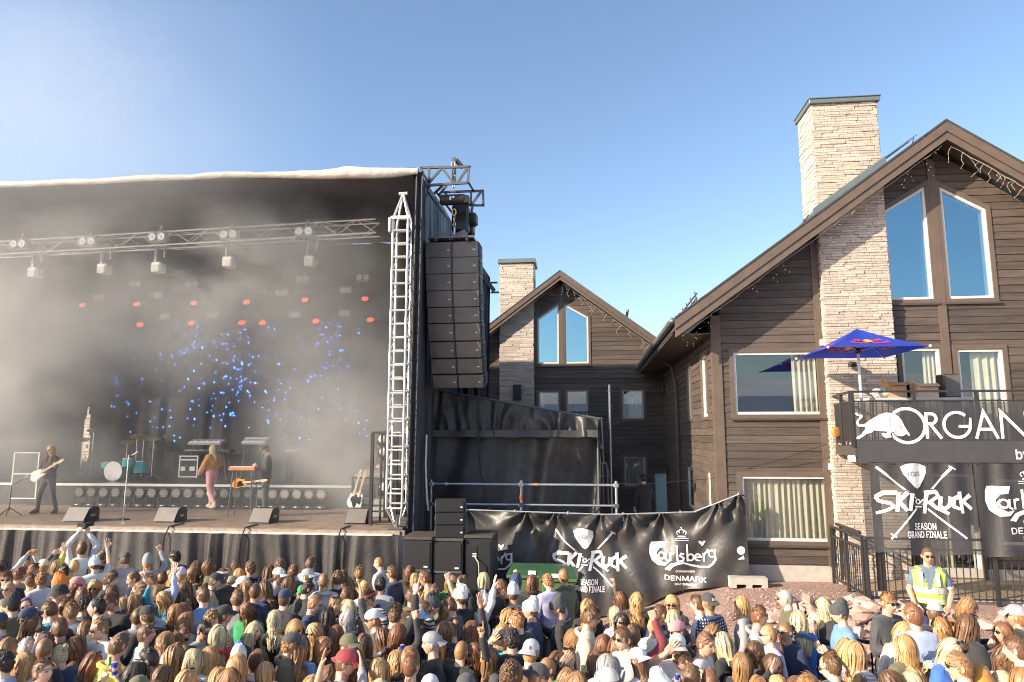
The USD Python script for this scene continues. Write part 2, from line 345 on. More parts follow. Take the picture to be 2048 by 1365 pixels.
def window(T, poly, Y, casing=.09, fr=.055, glassm=None, curtain=None, room=True, name='window', frm=None, curtain_both=False):
    """A window in a wall facing -y: brown casing, pale frame, pane, curtain and the room behind."""
    out = poly.buffer(casing, join_style=2)
    w = part(T, name, prism(out.difference(poly), .045, (0, Y, 0)), trim_brown)
    f_ = prism(ring(poly, fr), .05, (0, Y+.035, 0)); part(w, 'frame', f_, frm or white_frame)
    inn = poly.buffer(-fr, join_style=2)
    part(w, 'reveal', prism(ring(poly, .02), -.20, (0, Y+.036, 0)), white_frame)
    part(w, 'pane', prism(inn.buffer(.004, join_style=2), .006, (0, Y+.028, 0)), glassm or glass)
    x0, z0, x1, z1 = poly.bounds
    sill = part(w, 'sill', bx(x0-casing-.02, x1+casing+.02, Y-.075, Y-.046, z0-casing-.035, z0-casing+.01), mat('dark_sill', (0.07, 0.055, 0.045), .4))
    if curtain:
        for a, b in curtain:
            xa, xb = x0+(x1-x0)*a, x0+(x1-x0)*b; n = max(3, int((xb-xa)/.11))
            def cf(u, v):
                x = xa+u*(xb-xa); ph = u*n*2*np.pi+4.5*meshkit.noise(np.stack([u*n*.45+a*9+x0, 0*u, .3*v], -1), 3)
                return np.stack([x+.012*np.sin(ph*2+v*2), Y+.13+.035*np.sin(ph)*(.45+meshkit.noise(np.stack([u*n*.6+3, 0*u, 0*u], -1), 8))*(0.6+.4*v), z1-.02-(z1-z0-.04)*v], 1)
            part(w, 'curtain', grid(cf, n*10, 6), curtain_m, smooth=True)
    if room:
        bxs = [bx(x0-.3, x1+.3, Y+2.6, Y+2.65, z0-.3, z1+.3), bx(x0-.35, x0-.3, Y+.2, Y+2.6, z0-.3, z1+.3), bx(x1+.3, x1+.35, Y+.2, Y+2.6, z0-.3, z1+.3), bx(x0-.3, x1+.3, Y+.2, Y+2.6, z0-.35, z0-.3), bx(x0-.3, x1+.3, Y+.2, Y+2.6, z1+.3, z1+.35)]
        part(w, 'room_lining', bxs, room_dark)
    return out
def pxpoly(pts, Y): return Polygon([(q[0], q[2]) for q in (P(x, y, Y=Y) for x, y in pts)])
def squared(pts, Y):
    """A window traced from pixels with its two sides and its bottom made true."""
    q = [P(x, y, Y=Y) for x, y in pts]; a = [(t[0], t[2]) for t in q]
    return a
YH, YB = 15.2, 14.58
XL = 2.74
ap, ev = P(1890, 241, Y=YB), P(1349, 636, Y=YB)
XA, ZA = ap[0], ap[2]; SL = (ZA-ev[2])/(XA-ev[0]); XR = 2*XA-XL
def roofz(X, off=0.0): return ZA-SL*abs(X-XA)-off
H = thing('lodge_house', 'large dark brown timber lodge with tall stone chimney, filling the right side', 'house', (XA, YH, 1.0))
cl = math.cos(math.atan(SL))
zf = 1.42
wall = Polygon([(XL, zf), (XR, zf), (XR, roofz(XR, .42)), (XA, roofz(XA, .42)), (XL, roofz(XL, .42))])
X1l, X1r = P(1779, 510, Y=YH)[0]+.02, P(1857, 510, Y=YH)[0]-.0
tz0 = P(1830, 600, Y=YH)[2]
tallL = Polygon([(6.47, tz0), (7.36, tz0), (7.36, P(1855, 374, Y=YH)[2]), (6.47, P(1773, 424, Y=YH)[2])])
tallR = Polygon([(7.66, tz0), (8.56, tz0), (8.56, P(1976, 419, Y=YH)[2]), (7.66, P(1880, 374, Y=YH)[2])])
def rectpx(x0, y0, x1, y1, Y=YH):
    a, b = P(x0, y0, Y=Y), P(x1, y1, Y=Y); return sbox(min(a[0], b[0]), min(a[2], b[2]), max(a[0], b[0]), max(a[2], b[2]))
wMid = rectpx(1465, 706, 1646, 829); wLow = rectpx(1481, 952, 1663, 1084)
CX0, CX1, CYF = 5.05, 6.40, 15.0
door_z = 3.78
wDoor = sbox(6.62, door_z, 7.38, P(1850, 697, Y=YH)[2]); wSide = sbox(7.72, door_z+.05, P(2003, 700, Y=YH)[0], P(1950, 699, Y=YH)[2])
gDoor = sbox(7.0, 1.25, 7.85, 3.3); gWin = sbox(8.25, 1.9, 9.6, 3.2)
opens = unary_union([q.buffer(.09, join_style=2) for q in (tallL, tallR, wMid, wLow, wDoor, wSide, gDoor, gWin)] + [sbox(CX0+.02, 0, CX1-.02, 12)])
part(H, 'wall', prism(wall.difference(unary_union([tallL, tallR, wMid, wLow, wDoor, wSide, gDoor, gWin])), -.15, (0, YH, 0)), dark_wall)
trims = unary_union([sbox(XL, zf, XL+.17, 8), sbox(CX0-.16, zf, CX0+.0, 12), sbox(7.43, 3.6, 7.59, 12)])
boards(H, wall.difference(opens).difference(trims), zf+.02, .1655, YH)
part(H, 'corner_board', bx(XL-.035, XL+.17, YH-.045, YH+.14, zf, roofz(XL, .5)), trim_brown)
part(H, 'corner_board', bx(CX0-.16, CX0-.02, YH-.05, YH, zf, roofz(CX0-.16, .45)), trim_brown)
part(H, 'batten', bx(7.43, 7.59, YH-.05, YH, door_z, roofz(7.43, .5)), trim_brown)
part(H, 'foundation', [bx(XL+.03, CX0, YH-.03, YH+.1, .4, zf), bx(CX1, XR, YH-.03, YH+.1, .4, zf), bx(XL+.03, XL+.15, YH+.1, 24.9, .4, zf)], concrete)
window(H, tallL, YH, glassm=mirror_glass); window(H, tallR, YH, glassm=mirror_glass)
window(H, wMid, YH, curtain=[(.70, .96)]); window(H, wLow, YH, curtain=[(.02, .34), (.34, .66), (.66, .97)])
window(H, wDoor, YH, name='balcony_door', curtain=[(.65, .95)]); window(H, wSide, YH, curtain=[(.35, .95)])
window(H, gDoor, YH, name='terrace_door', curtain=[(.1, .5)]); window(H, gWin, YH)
chimney(H, 'chimney', CX0, CX1+.03, CYF, 15.94, 0.6, 11.38, .057, .36, 300)
CH = '/World/lodge_house/chimney'
capz = 11.38
part(H, 'chimney_cap', [bx(CX0-.06, CX1+.09, CYF-.08, 16.02, capz, capz+.10, .01), bx(CX0-.08, CX1+.11, CYF-.10, 16.04, capz+.102, capz+.125, .01)], flash_metal)
# side wall, facing -x
sideW = Polygon([(-24.9, zf), (-YH, zf), (-YH, roofz(XL, .42)), (-24.9, roofz(XL, .42))])   # in (-y, z)
sw = []
for a, b, c, d in ((1376, 735, 1387, 836), (1404, 714, 1420, 833), (1376, 938, 1393, 1022), (1417, 947, 1428, 1030)):
    p, q = P(a, b, X=XL), P(c, d, X=XL); y0, y1 = sorted((p[1], q[1])); sw.append(sbox(-y1, q[2], -y0, max(p[2], P(c, b, X=XL)[2])))
swo = unary_union([q.buffer(.07, join_style=2) for q in sw])
part(H, 'wall', prism(sideW.difference(unary_union(sw)), -.12, (XL, 0, 0), (0, -1, 0)), dark_wall)
boards(H, sideW.difference(swo), zf+.02, .1655, 0, axis='y', X=XL)
for q in sw:
    w = part(H, 'side_window', prism(q.buffer(.07, join_style=2).difference(q), .05, (XL, 0, 0), (0, -1, 0)), trim_brown)
    part(w, 'frame', prism(ring(q, .06), .03, (XL+.03, 0, 0), (0, -1, 0)), white_frame)
    part(w, 'pane', prism(q.buffer(-.05), .006, (XL+.03, 0, 0), (0, -1, 0)), glass)
    part(w, 'curtain', prism(q.buffer(-.03), .01, (XL+.3, 0, 0), (0, -1, 0)), curtain_m)
dp = [P(1349, 735, X=XL-.1), P(1352, 770, X=XL-.1), P(1362, 1010, X=XL-.1)]
part(H, 'downpipe', pipe([dp[0]+[-.5, 0, .25], dp[0]+[-.1, 0, .05], dp[1], [dp[1][0], dp[1][1], 1.3]], .05, 8), trim_brown, smooth=True)
for a, b in ((1328, 770), (1334, 935)):
    q = P(a, b, X=XL-.05); part(H, 'wall_light', [bx(q[0]-.06, q[0]+.03, q[1]-.05, q[1]+.05, q[2]-.28, q[2]+.02, .01)], black_metal)
    part(H, 'light_slit', bx(q[0]-.065, q[0]-.058, q[1]-.03, q[1]+.03, q[2]-.24, q[2]-.15), plate_white)
# roof: slab, barge boards (two steps), gutter, flashing
def roof_slab(T, XA_, ZA_, SL_, half, yf, yb, t=.22):
    prof = Polygon([(XA_-half, ZA_-SL_*half), (XA_, ZA_), (XA_+half, ZA_-SL_*half), (XA_+half, ZA_-SL_*half-t), (XA_, ZA_-t), (XA_-half, ZA_-SL_*half-t)])
    part(T, 'roof', prism(prof, -(yb-yf), (0, yf, 0)), roof_dark)
half = XA-ev[0]
roof_slab(H, XA, ZA-.015, SL, half-.01, YB+.005, 24.9)
for sgn in (-1, 1):
    def band(d0, d1): return Polygon([(XA, ZA-d0), (XA+sgn*half, ZA-SL*half-d0), (XA+sgn*half, ZA-SL*half-d1), (XA, ZA-d1)])
    part(H, 'barge_board', prism(band(.03, .25), .045, (0, YB+.003, 0)), trim_brown)
    part(H, 'barge_board', prism(band(.265, .43), .02, (0, YB+.003, 0)), trim_brown)
    part(H, 'roof_edging', prism(band(-.015, .028), .06, (0, YB+.003, 0)), roof_dark)
    part(H, 'soffit', prism(band(.235, .25), -(YH-YB+ (.0 if sgn > 0 else 0)), (0, YB+.004, 0)), trim_brown)
xe, ze = XA-half, ZA-SL*half
part(H, 'eave_soffit', bx(xe+.02, XL, YH, 24.88, ze-.27, ze-.245), trim_brown)
part(H, 'gutter', [(pipe([[xe-.05, YB-.02, ze-.07], [xe-.05, 24.9, ze-.07]], .075, 10))], flash_metal, smooth=True)
def onroof(X, d=0.0): return ZA-SL*abs(X-XA)+d
part(H, 'chimney_flashing', [prism(Polygon([(CX0-.12, onroof(CX0-.12)), (CX1+.1, onroof(CX1+.1)), (CX1+.1, onroof(CX1+.1)+.2), (CX0-.12, onroof(CX0-.12)+.2)]), .03, (0, CYF-.06, 0)), prism(Polygon([(CX0-.35, onroof(CX0-.35)), (CX0-.02, onroof(CX0-.02)), (CX0-.02, onroof(CX0-.02)+.18)]), -1.1, (0, CYF-.05, 0))], flash_metal)
lad = []
for dy in (15.6, 16.0):
    a, b = np.array([6.62, dy, onroof(6.62)+.22]), np.array([7.5, dy, onroof(7.5)+.22]); lad.append(beam(a, b, .03))
for k in range(9):
    x = 6.66+k*.1; lad.append(tube([x, 15.6, onroof(x)+.22], [x, 16.0, onroof(x)+.22], .012, n=5))
for x in (6.7, 7.45): lad += [tube([x, 15.8, onroof(x)], [x, 15.62, onroof(x)+.22], .012, n=5)]
part(H, 'roof_ladder', lad, galv)
sg = []
for k in range(14):
    y = 15.0+k*.65; x = xe+.55; sg += [tube([x, y, onroof(x)-.02], [x-.05, y, onroof(x)+.24], .015, n=5)]
for d in (.1, .2): sg.append(tube([xe+.53, 14.9, onroof(xe+.53)+d], [xe+.53, 23.8, onroof(xe+.53)+d], .02, n=6))
part(H, 'snow_guard', sg, steel_dark)
part(H, 'eave_bracket', [tube([4.62, 15.0, onroof(4.62)-.02], [4.86, 15.02, onroof(4.86)+.14], .02), tube([4.7, 15.0, onroof(4.7)-.02], [4.75, 15.0, onroof(4.75)+.13], .015)], steel_dark)
# small boxes, cable
for a, b in ((1643, 686), (1660, 932)):
    q = P(a, b, Y=YH); j = part(H, 'junction_box', bx(q[0]-.06, q[0]+.07, YH-.14, YH-.05, q[2]-.08, q[2]+.06, .012), mat('cream_plastic', (.6, .55, .47), .5))
    part(j, 'cable', pipe([[q[0]+.02, YH-.1, q[2]-.08], [q[0]+.03, YH-.1, q[2]-.16], [q[0]+.10, YH-.1, q[2]-.19], [q[0]+.13, YH-.1, q[2]-.14]], .012, 5), white_frame)
part(H, 'wall_spotlight', [box((5.5, CYF-.14, 5.55), (.12, .18, .10), .01), tube((5.5, CYF-.05, 5.6), (5.5, CYF+.02, 5.6), .03)], black_metal)

def icicles(name, label, XA_, ZA_, SL_, Y, spans, seed):
    r = random.Random(seed); T = thing(name, label, 'string lights', (XA_, Y, ZA_))
    wire, bulbs = [], []
    for sgn, a, b in spans:
        s = a; main = []
        while s < b:
            x = XA_+sgn*s; z = ZA_-SL_*s-.05-.03*r.random(); main.append((x, Y+r.uniform(-.02, .02), z))
            if r.random() < (.8 if sgn > 0 else .45):
                n = r.randrange(2, 5); p = np.array([x, Y, z]); pts = [p]
                for k in range(n):
                    p = p+[r.uniform(-.10, .10), r.uniform(-.03, .03), -r.uniform(.05, .12)]; pts.append(p)
                (wire.append(pipe(pts, .0032, 3)) if sgn > 0 else None); bulbs += [ball(q, .0075, 0) for q in pts[1:]]
            s += r.uniform(.10, .2)
        wire.append(pipe(main, .0035, 3))
    part(T, 'wire', wire, mat('pale_wire', (.5, .48, .42), .5)); part(T, 'bulbs', bulbs, plate_white, kind='stuff')
icicles('icicle_lights', 'tangled white icicle lights hanging under the tall lodge gable', XA, ZA-.43, SL, YB+.03, [(-1, .1, half-.05), (1, .1, 4.2), (1, .3, 4.0)], 4)

# ---------------------------------------------------------------- the house behind
Y2, Y2B = 25.0, 24.5
a2, e2 = P(1120, 541, Y=Y2B), P(985, 644, Y=Y2B)
XA2, ZA2 = a2[0], a2[2]; SL2 = (ZA2-e2[2])/(XA2-e2[0]); H2 = thing('back_house', 'smaller dark brown timber house half hidden behind the stage, stone chimney at its left', 'house', (XA2, Y2, 1.0))
L2, R2 = XA2-4.6, XA2+3.68
wall2 = Polygon([(L2+.5, .5), (R2, .5), (R2, ZA2-SL2*(R2-XA2)-.3), (XA2, ZA2-.3), (L2+.5, ZA2-SL2*4.1-.3)])
def wpx(pts): return pxpoly(pts, Y2)
wz = P(1100, 728, Y=Y2)[2]
q1, q2, q3, q4 = (P(x, y, Y=Y2) for x, y in ((1075, 638), (1117, 609), (1129, 609), (1176, 635)))
w2L = Polygon([(q1[0], wz), (q2[0], wz), (q2[0], q2[2]), (q1[0], q1[2])]); w2R = Polygon([(q3[0], wz), (q4[0], wz), (q4[0], q4[2]), (q3[0], q3[2])])
d2a = rectpx(1077, 783, 1119, 872, Y2); d2b = rectpx(1133, 781, 1176, 872, Y2); w2c = rectpx(1244, 780, 1288, 838, Y2); w2d = rectpx(1248, 914, 1292, 973, Y2)
all2 = (w2L, w2R, d2a, d2b, w2c, w2d)
c2a, c2b = P(1000, 600, Y=Y2-.2)[0], P(1067, 600, Y=Y2-.2)[0]
part(H2, 'wall', prism(wall2.difference(unary_union(all2)), -.15, (0, Y2, 0)), dark_wall)
boards(H2, wall2.difference(unary_union([q.buffer(.09, join_style=2) for q in all2]+[sbox(c2a, 0, c2b, 12)])), .52, .17, Y2)
for q in (w2L, w2R): window(H2, q, Y2, glassm=mirror_glass)
for q, c in ((d2a, [(.05, .25)]), (d2b, None)): window(H2, q, Y2, name='balcony_door', curtain=c, frm=grey_frame)
window(H2, w2c, Y2, curtain=[(.3, .97)], frm=grey_frame); window(H2, w2d, Y2, curtain=[(.1, .9)], frm=grey_frame)
chimney(H2, 'chimney', c2a, c2b, Y2-.2, Y2+.8, 0.5, P(1030, 527, Y=Y2-.2)[2], .075, .5, 0)
zt2 = P(1030, 527, Y=Y2-.2)[2]
part(H2, 'chimney_cap', [bx(c2a-.08, c2b+.08, Y2-.3, Y2+.9, zt2, zt2+.16, .01)], flash_metal)
half2 = 4.6
prof2 = Polygon([(XA2-half2, ZA2-SL2*half2), (XA2, ZA2-.01), (R2+.5, ZA2-SL2*(R2+.5-XA2)), (R2+.5, ZA2-SL2*(R2+.5-XA2)-.25), (XA2, ZA2-.25), (XA2-half2, ZA2-SL2*half2-.25)])
part(H2, 'roof', prism(prof2, -9, (0, Y2B+.005, 0)), roof_dark)
for sgn, hh in ((-1, half2), (1, R2+.5-XA2)):
    def band2(d0, d1): return Polygon([(XA2, ZA2-d0), (XA2+sgn*hh, ZA2-SL2*hh-d0), (XA2+sgn*hh, ZA2-SL2*hh-d1), (XA2, ZA2-d1)])
    part(H2, 'barge_board', prism(band2(.02, .22), .045, (0, Y2B+.003, 0)), trim_brown)
    part(H2, 'barge_board', prism(band2(.235, .36), .02, (0, Y2B+.003, 0)), trim_brown)
    part(H2, 'roof_edging', prism(band2(-.015, .018), .06, (0, Y2B+.003, 0)), flash_metal)
part(H2, 'batten', bx((q2[0]+q3[0])/2-.07, (q2[0]+q3[0])/2+.07, Y2-.05, Y2, wz-.1, ZA2-.5), trim_brown)
qs = P(1034, 785, Y=Y2-.35); part(H2, 'wall_speaker', [box(qs, (.3, .22, .55), .02), tube(qs+[0, .1, 0], qs+[0, .2, 0], .04)], black_pl)
part(H2, 'roof_vent', [tube(P(1253, 626, Y=Y2+.3)+[0, 0, -.15], P(1253, 626, Y=Y2+.3)+[.05, 0, .12], .05)], steel_dark)
icicles('icicle_lights', 'fine white icicle lights hanging under the gable of the rear house', XA2, ZA2-.36, SL2, Y2B+.03, [(-1, .1, 4.0), (1, .1, 3.6)], 6)
# its small balcony
B2 = thing('small_balcony', 'narrow balcony with thin black railing on the rear house, behind the tarpaulin', 'balcony', (-.2, Y2-.6, 3.6))
z2 = P(1150, 825, Y=Y2-1.2)[2]; xb0, xb1 = P(1075, 825, Y=Y2-1.2)[0], P(1204, 825, Y=Y2-1.2)[0]
part(B2, 'floor', bx(xb0, xb1, Y2-1.25, Y2-.03, z2-1.25, z2-1.12), concrete)
part(B2, 'handrail', [beam((xb0, Y2-1.2, z2), (xb1, Y2-1.2, z2), .05), beam((xb1, Y2-1.2, z2), (xb1, Y2-.1, z2), .05)], black_metal)
for k in range(25): x = xb0+.02+(xb1-xb0-.04)*k/24; part(B2, 'bar', beam((x, Y2-1.2, z2-1.12), (x, Y2-1.2, z2-.03), .016), black_metal)
# ---------------------------------------------------------------- stage
DZ, YS, SX0, SX1, YBK = 2.05, 14.85, -24.0, -3.98, 20.8
def folds(x, z, n=9.0, amp=.06, seed=0, ztop=None, zbot=None):
    """Hanging pleats: how far a cloth stands out at x, z."""
    w = meshkit.noise(np.stack([x*1.1+seed*7.3, z*.25, 0*x+seed], -1), seed)*2.6
    w2 = meshkit.noise(np.stack([x*3.1+seed*3.3, z*.6, 0*x+seed], -1), seed+5)
    return amp*np.sin(x*n+w*3.0)*(0.35+w2)+amp*.35*np.sin(x*n*2.7+w*5)
S = thing('stage', 'large black open-air stage platform with pleated black skirt below its pale front edge', 'stage', (-11, 19, GZ))
part(S, 'deck', bx(SX0, SX1, YS, YBK, DZ-.12, DZ), deck_m)
part(S, 'front_edge', [bx(SX0, SX1-.1, YS-.03, YS-.002, DZ-.10, DZ-.02)], mat('worn_edge_board', (.30, .24, .19), .6, .3, 5))
part(S, 'edge_strip', [bx(SX0, SX1-.25, YS-.06, YS-.032, DZ-.125, DZ-.075)], canvas_w)
def skirt_fn(u, v):
    x = SX0+u*(SX1-.1-SX0); z = DZ-.11-v*(DZ-.13-GZ)
    return np.stack([x, YS-.12-folds(x, z, 8.5, .075, 2)*(.35+.8*v)-.05*v, z], 1)
part(S, 'skirt', grid(skirt_fn, 560, 7), skirt_m, smooth=True)
part(S, 'riser', bx(SX0+1, -5.6, 18.95, 20.6, DZ, 2.68), black_pl); part(S, 'riser_edge', bx(SX0+1, -5.6, 18.9, 18.948, 2.62, 2.69), alu)
for px in (340, 492, 683):
    a = P(px, 1049, Y=YS-.05); part(S, 'hanging_cable', pipe([[a[0], YS+.5, DZ+.02], [a[0], YS-.08, DZ+.015], [a[0]-.02, YS-.2, DZ-.2], [a[0]-.06, YS-.22, 1.2], [a[0]-.1, YS-.2, .55]], .016, 5), black_pl)
R = thing('stage_roof', 'black fabric stage roof with crumpled white tarpaulin rolled along its front edge', 'stage roof', (-11, 19, 10))
ZR = 10.33
rp = [(15.0, ZR-.12), (15.0, ZR), (18.2, ZR+.1), (20.7, ZR), (20.7, ZR-.12), (18.2, ZR-.02)]
part(R, 'canopy', prism(Polygon(rp), SX1+.05-SX0, (SX0, 0, 0), (0, 1, 0), (0, 0, 1)), mat('roof_fabric', (.11, .11, .115), .6, .2, 1.5))
def roll(u, v):
    x = SX0+u*(SX1+.12-SX0); th = v*2*np.pi
    k = meshkit.fbm(np.stack([x*.9, 0*x, 0*x], -1), 3, 4)
    rr = (.05+.05*k)*(1+.35*(meshkit.noise(np.stack([x*4.5, np.cos(th)*1.6, np.sin(th)*1.6], -1), 3)-.5)); rr = rr+.045*ss(-8.5, -5.0, x)*(1-ss(-4.6, -3.9, x))
    droop = .09*(k-.5)-.10*ss(-8.5, -5.2, x)
    return np.stack([x, 14.96+rr*np.cos(th), ZR+droop+rr*1.1*np.sin(th)], 1)
part(R, 'rolled_tarpaulin', grid(roll, 400, 12), canvas_w, smooth=True)
def back_fn(u, v):
    x = SX0+u*(SX1-SX0); z = 10.2-v*(10.2-DZ); return np.stack([x, YBK-.1+folds(x, z, 4.5, .06, 5), z], 1)
bv, bf = grid(back_fn, 300, 36)
hole = Polygon([(P(x, y, Y=YBK)[0], P(x, y, Y=YBK)[2]) for x, y in ((168, 920), (172, 880), (175, 845), (181, 817), (187, 830), (186, 880), (184, 920))])
cx = bv[bf].mean(1); keep = ~shapely.contains_xy(hole, cx[:, 0], cx[:, 2])
part(R, 'back_curtain', (bv, bf[keep]), mat('backdrop_cloth', (.03, .03, .033), .75, .2, 2.0), smooth=True)
def side_fn(X0, sg, seed):
    def f(u, v):
        y = 15.1+u*(20.72-15.1); z = (ZR-.05)*(1-v)+v*(GZ+.02)
        return np.stack([X0+sg*folds(y, z, 11, .07, seed)*(.4+v*.6)+sg*.12*v, y, z], 1)
    return f
part(R, 'side_curtain', grid(side_fn(SX1+.08, 1, 9), 200, 24), drape, smooth=True)
part(R, 'side_curtain', grid(side_fn(SX0-.08, -1, 8), 80, 8), drape, smooth=True)
part(R, 'rear_drape', grid(lambda u, v: np.stack([-3.95+1.05*u, 20.2-.35*np.sin(u*3.1)+.07*np.sin(u*22+v*3), 9.75-.9*u*u-v*(9.2-.9*u*u)], 1), 40, 24), drape, smooth=True)
part(R, 'rear_bracket', [beam((-3.4, 20.0, 9.3), (-2.75, 20.0, 8.4), .12), beam((-2.85, 20.0, 8.35), (-2.6, 20.0, 8.35), .05), beam((-2.95, 20.0, 8.65), (-2.65, 20.0, 8.65), .05)], steel_dark)
part(R, 'front_return', grid(lambda u, v: np.stack([SX1-.02+u*.26, 15.02+.05*np.sin(u*12+v*3), ZR-.1-v*(ZR-.1-.55)], 1), 12, 20), drape, smooth=True)

def box_truss(p, q, w, h, rc=.024, rb=.012, step=.5, up=(0, 0, 1)):
    """Four chords and the lacing between them, from p to q (the middle line)."""
    p, q = np.asarray(p, float), np.asarray(q, float); d = (q-p)/np.linalg.norm(q-p); L = np.linalg.norm(q-p)
    up = np.asarray(up, float); a = np.cross(d, up); a /= np.linalg.norm(a); b = np.cross(a, d)
    c = [p+sa*a*w/2+sb*b*h/2 for sa, sb in ((-1, -1), (1, -1), (1, 1), (-1, 1))]
    chords = [tube(k, k+d*L, rc, n=6) for k in c]; lace = []
    n = max(1, round(L/step))
    for i in range(n):
        s, e = d*L*i/n, d*L*(i+1)/n
        for k in range(4):
            A, B = c[k], c[(k+1) % 4]
            lace.append(tube(A+s, B+e, rb, n=5) if (i+k) % 2 else tube(B+s, A+e, rb, n=5))
    return chords, lace
# white ladder tower at the stage corner
tx0, tx1 = -4.38, -4.03
TW = thing('truss_tower', 'tall pale aluminium ladder truss tower at the right front corner of the stage', 'truss tower', (-4.2, 15.0, DZ))
zb, zt = P(805, 1015, Y=15.0)[2], P(815, 440, Y=15.0)[2]
for x in (tx0, tx1):
    for y in (14.78, 15.13): part(TW, 'chord', tube((x, y, zb), (x, y, zt), .027, n=8), alu, smooth=40)
n = round((zt-zb)/.305)
for k in range(n+1):
    z = zb+(zt-zb)*k/n
    for y, dz in ((14.78, 0), (15.13, .07)): part(TW, 'rung', tube((tx0, y, z+dz), (tx1, y, z+dz), .021, n=7), alu, smooth=40)
    if k < n:
        for x in (tx0, tx1): part(TW, 'brace', tube((x, 14.78 if k % 2 else 15.13, z), (x, 15.13 if k % 2 else 14.78, z+.305), .014, n=5), alu)
tip = np.array([(tx0+tx1)/2, 14.95, zt+.62])
for x in (tx0, tx1):
    for y in (14.78, 15.13): part(TW, 'head_strut', tube((x, y, zt-.03), tip, .028, n=6), alu)
part(TW, 'head_plate', [bx(tx0-.1, tx0-.05, 14.72, 15.05, zt-.35, zt-.02), bx(tx0-.05, tx1+.05, 14.74, 14.76, zt-.05, zt+.02), tube(tip-[.1, 0, 0], tip+[.1, 0, 0], .04)], alu)
foot = np.array([-4.17, 14.95, DZ+.02])
for x in (tx0, tx1):
    for y in (14.78, 15.13): part(TW, 'foot_strut', tube((x, y, zb), foot+[(x+4.2)*.25, 0, .05], .022, n=6), alu)
part(TW, 'foot_plate', [bx(-4.37, -4.02, 14.86, 15.12, DZ+.003, DZ+.06, .008), tube(foot, foot+[0, 0, .3], .05)], steel_dark)
# lighting trusses with their lamps
def truss_thing(label, p, q, w=.34, h=.36, m=alu):
    T = thing('lighting_truss', label, 'lighting truss', (np.asarray(p)+np.asarray(q))/2)
    ch, la = box_truss(p, q, w, h)
    for c in ch: part(T, 'chord', c, m)
    for i in range(0, len(la), 4): part(T, 'lacing', la[i:i+4], m)
    return T
YT = 16.6
truss_thing('long silver lighting truss hanging across the front of the stage opening', P(-90, 505, Y=YT), P(755, 456, Y=YT))
bl_body = black_pl; lens_m = mat('lamp_lens', (.6, .58, .52), .12, .05, spec=.8)
def blinder(px, py, Y, s, label):
    c = P(px, py, Y=Y); T = thing('blinder_lamp', label, 'stage lamp', c, 'two-eyed blinder lamps on the front truss' if s == 1 else 'two-eyed blinder lamps deeper in the stage')
    part(T, 'housing', [box(c+[0, .1, 0], (.50*s, .16, .27*s), .02), beam(c+[0, .12, .13*s], c+[.06, .12, .34*s], .05)], mat('lamp_grey', (.30, .29, .27), .5))
    for sx in (-1, 1):
        q = c+[sx*.125*s, 0, 0]; part(T, 'lens', spin(lathe([(.0, -.01), (.08*s, .0), (.085*s, .012)], 14), (1, 0, 0), math.pi/2) and move(spin(lathe([(.085*s, -.02), (.08*s, .005), (.03*s, .018), (.0, .02)], 14), (1, 0, 0), math.pi/2), q+[0, .012, 0]), lens_m, smooth=30)
        part(T, 'rim', move(spin(lathe([(.085*s, 0), (.115*s, .03), (.115*s, .05), (.085*s, .02)], 14), (1, 0, 0), math.pi/2), q+[0, .02, 0]), alu)
ords = ['leftmost', 'second from left', 'third from left', 'fourth from left', 'rightmost']
for i, (x, y) in enumerate(((35, 488), (173, 483), (313, 474), (456, 469), (607, 463))): blinder(x, y, YT-.3, 1, f'twin blinder lamp on front truss, {ords[i]} of five')
for i, (x, y) in enumerate(((270, 568), (385, 568), (605, 558), (725, 555))): blinder(x, y, 19.5, .85, f'faint twin blinder lamp deep in the stage smoke, {["leftmost","second","third","rightmost"][i]} of four')
lampface = mat('lamp_panel', (.55, .50, .44), .5, .08)
def moving_head(px, py, Y, label, group):
    c = P(px, py, Y=Y); T = thing('hanging_spotlight', label, 'stage lamp', c, group)
    part(T, 'base', [box(c+[.02, 0, .66], (.30, .24, .14), .02)], grey_pl); part(T, 'yoke_arm', beam(c+[-.10, 0, .60], c+[-.10, 0, .18], .06), grey_pl); part(T, 'yoke_arm', beam(c+[.14, 0, .60], c+[.14, 0, .3], .04), grey_pl)
    part(T, 'head', [box(c+[0, 0, .02], (.27, .30, .27), .03)], lampface); part(T, 'lens', [box(c+[0, -.155, -.02], (.2, .012, .18))], mat('lamp_front', (.42, .40, .36), .25))
for i, (x, y) in enumerate(((71, 548), (209, 541), (317, 538), (459, 527), (622, 526))): moving_head(x, y, YT+.1, f'square spotlight hanging under front truss, {ords[i]} of five', 'spotlights under the front truss')
def flood(px, py, Y, label):
    c = P(px, py, Y=Y); T = thing('flood_panel', label, 'stage lamp', c, 'square flood panels deep in the stage')
    part(T, 'panel', box(c, (.36, .12, .20), .015, rotm((1, 0, 0), .5)), lampface); part(T, 'bracket', [beam(c+[-.2, .05, .05], c+[-.2, .1, .35], .03), beam(c+[.2, .05, .05], c+[.2, .1, .35], .03)], black_pl)
fl = [(199, 595, 19.6), (317, 590, 19.6), (563, 585, 19.6), (692, 580, 19.6), (330, 632, 20.3), (425, 629, 20.3), (590, 629, 20.3), (690, 626, 20.3)]
for i, (x, y, Y) in enumerate(fl): flood(x, y, Y, f'square flood panel in {"upper" if i < 4 else "lower"} row deep in the stage, {["leftmost","second","third","rightmost"][i%4]}')
for Y, y0, y1 in ((19.8, 588, 566), (20.45, 622, 610)): truss_thing('dark lighting truss ' + ('in the middle of' if Y < 20 else 'at the back of') + ' the stage roof', P(90, y0, Y=Y)+[0, 0, .3], P(760, y1, Y=Y)+[0, 0, .3], m=steel_dark)
red = glow('red_led', (1.0, .06, .035), 2.4)
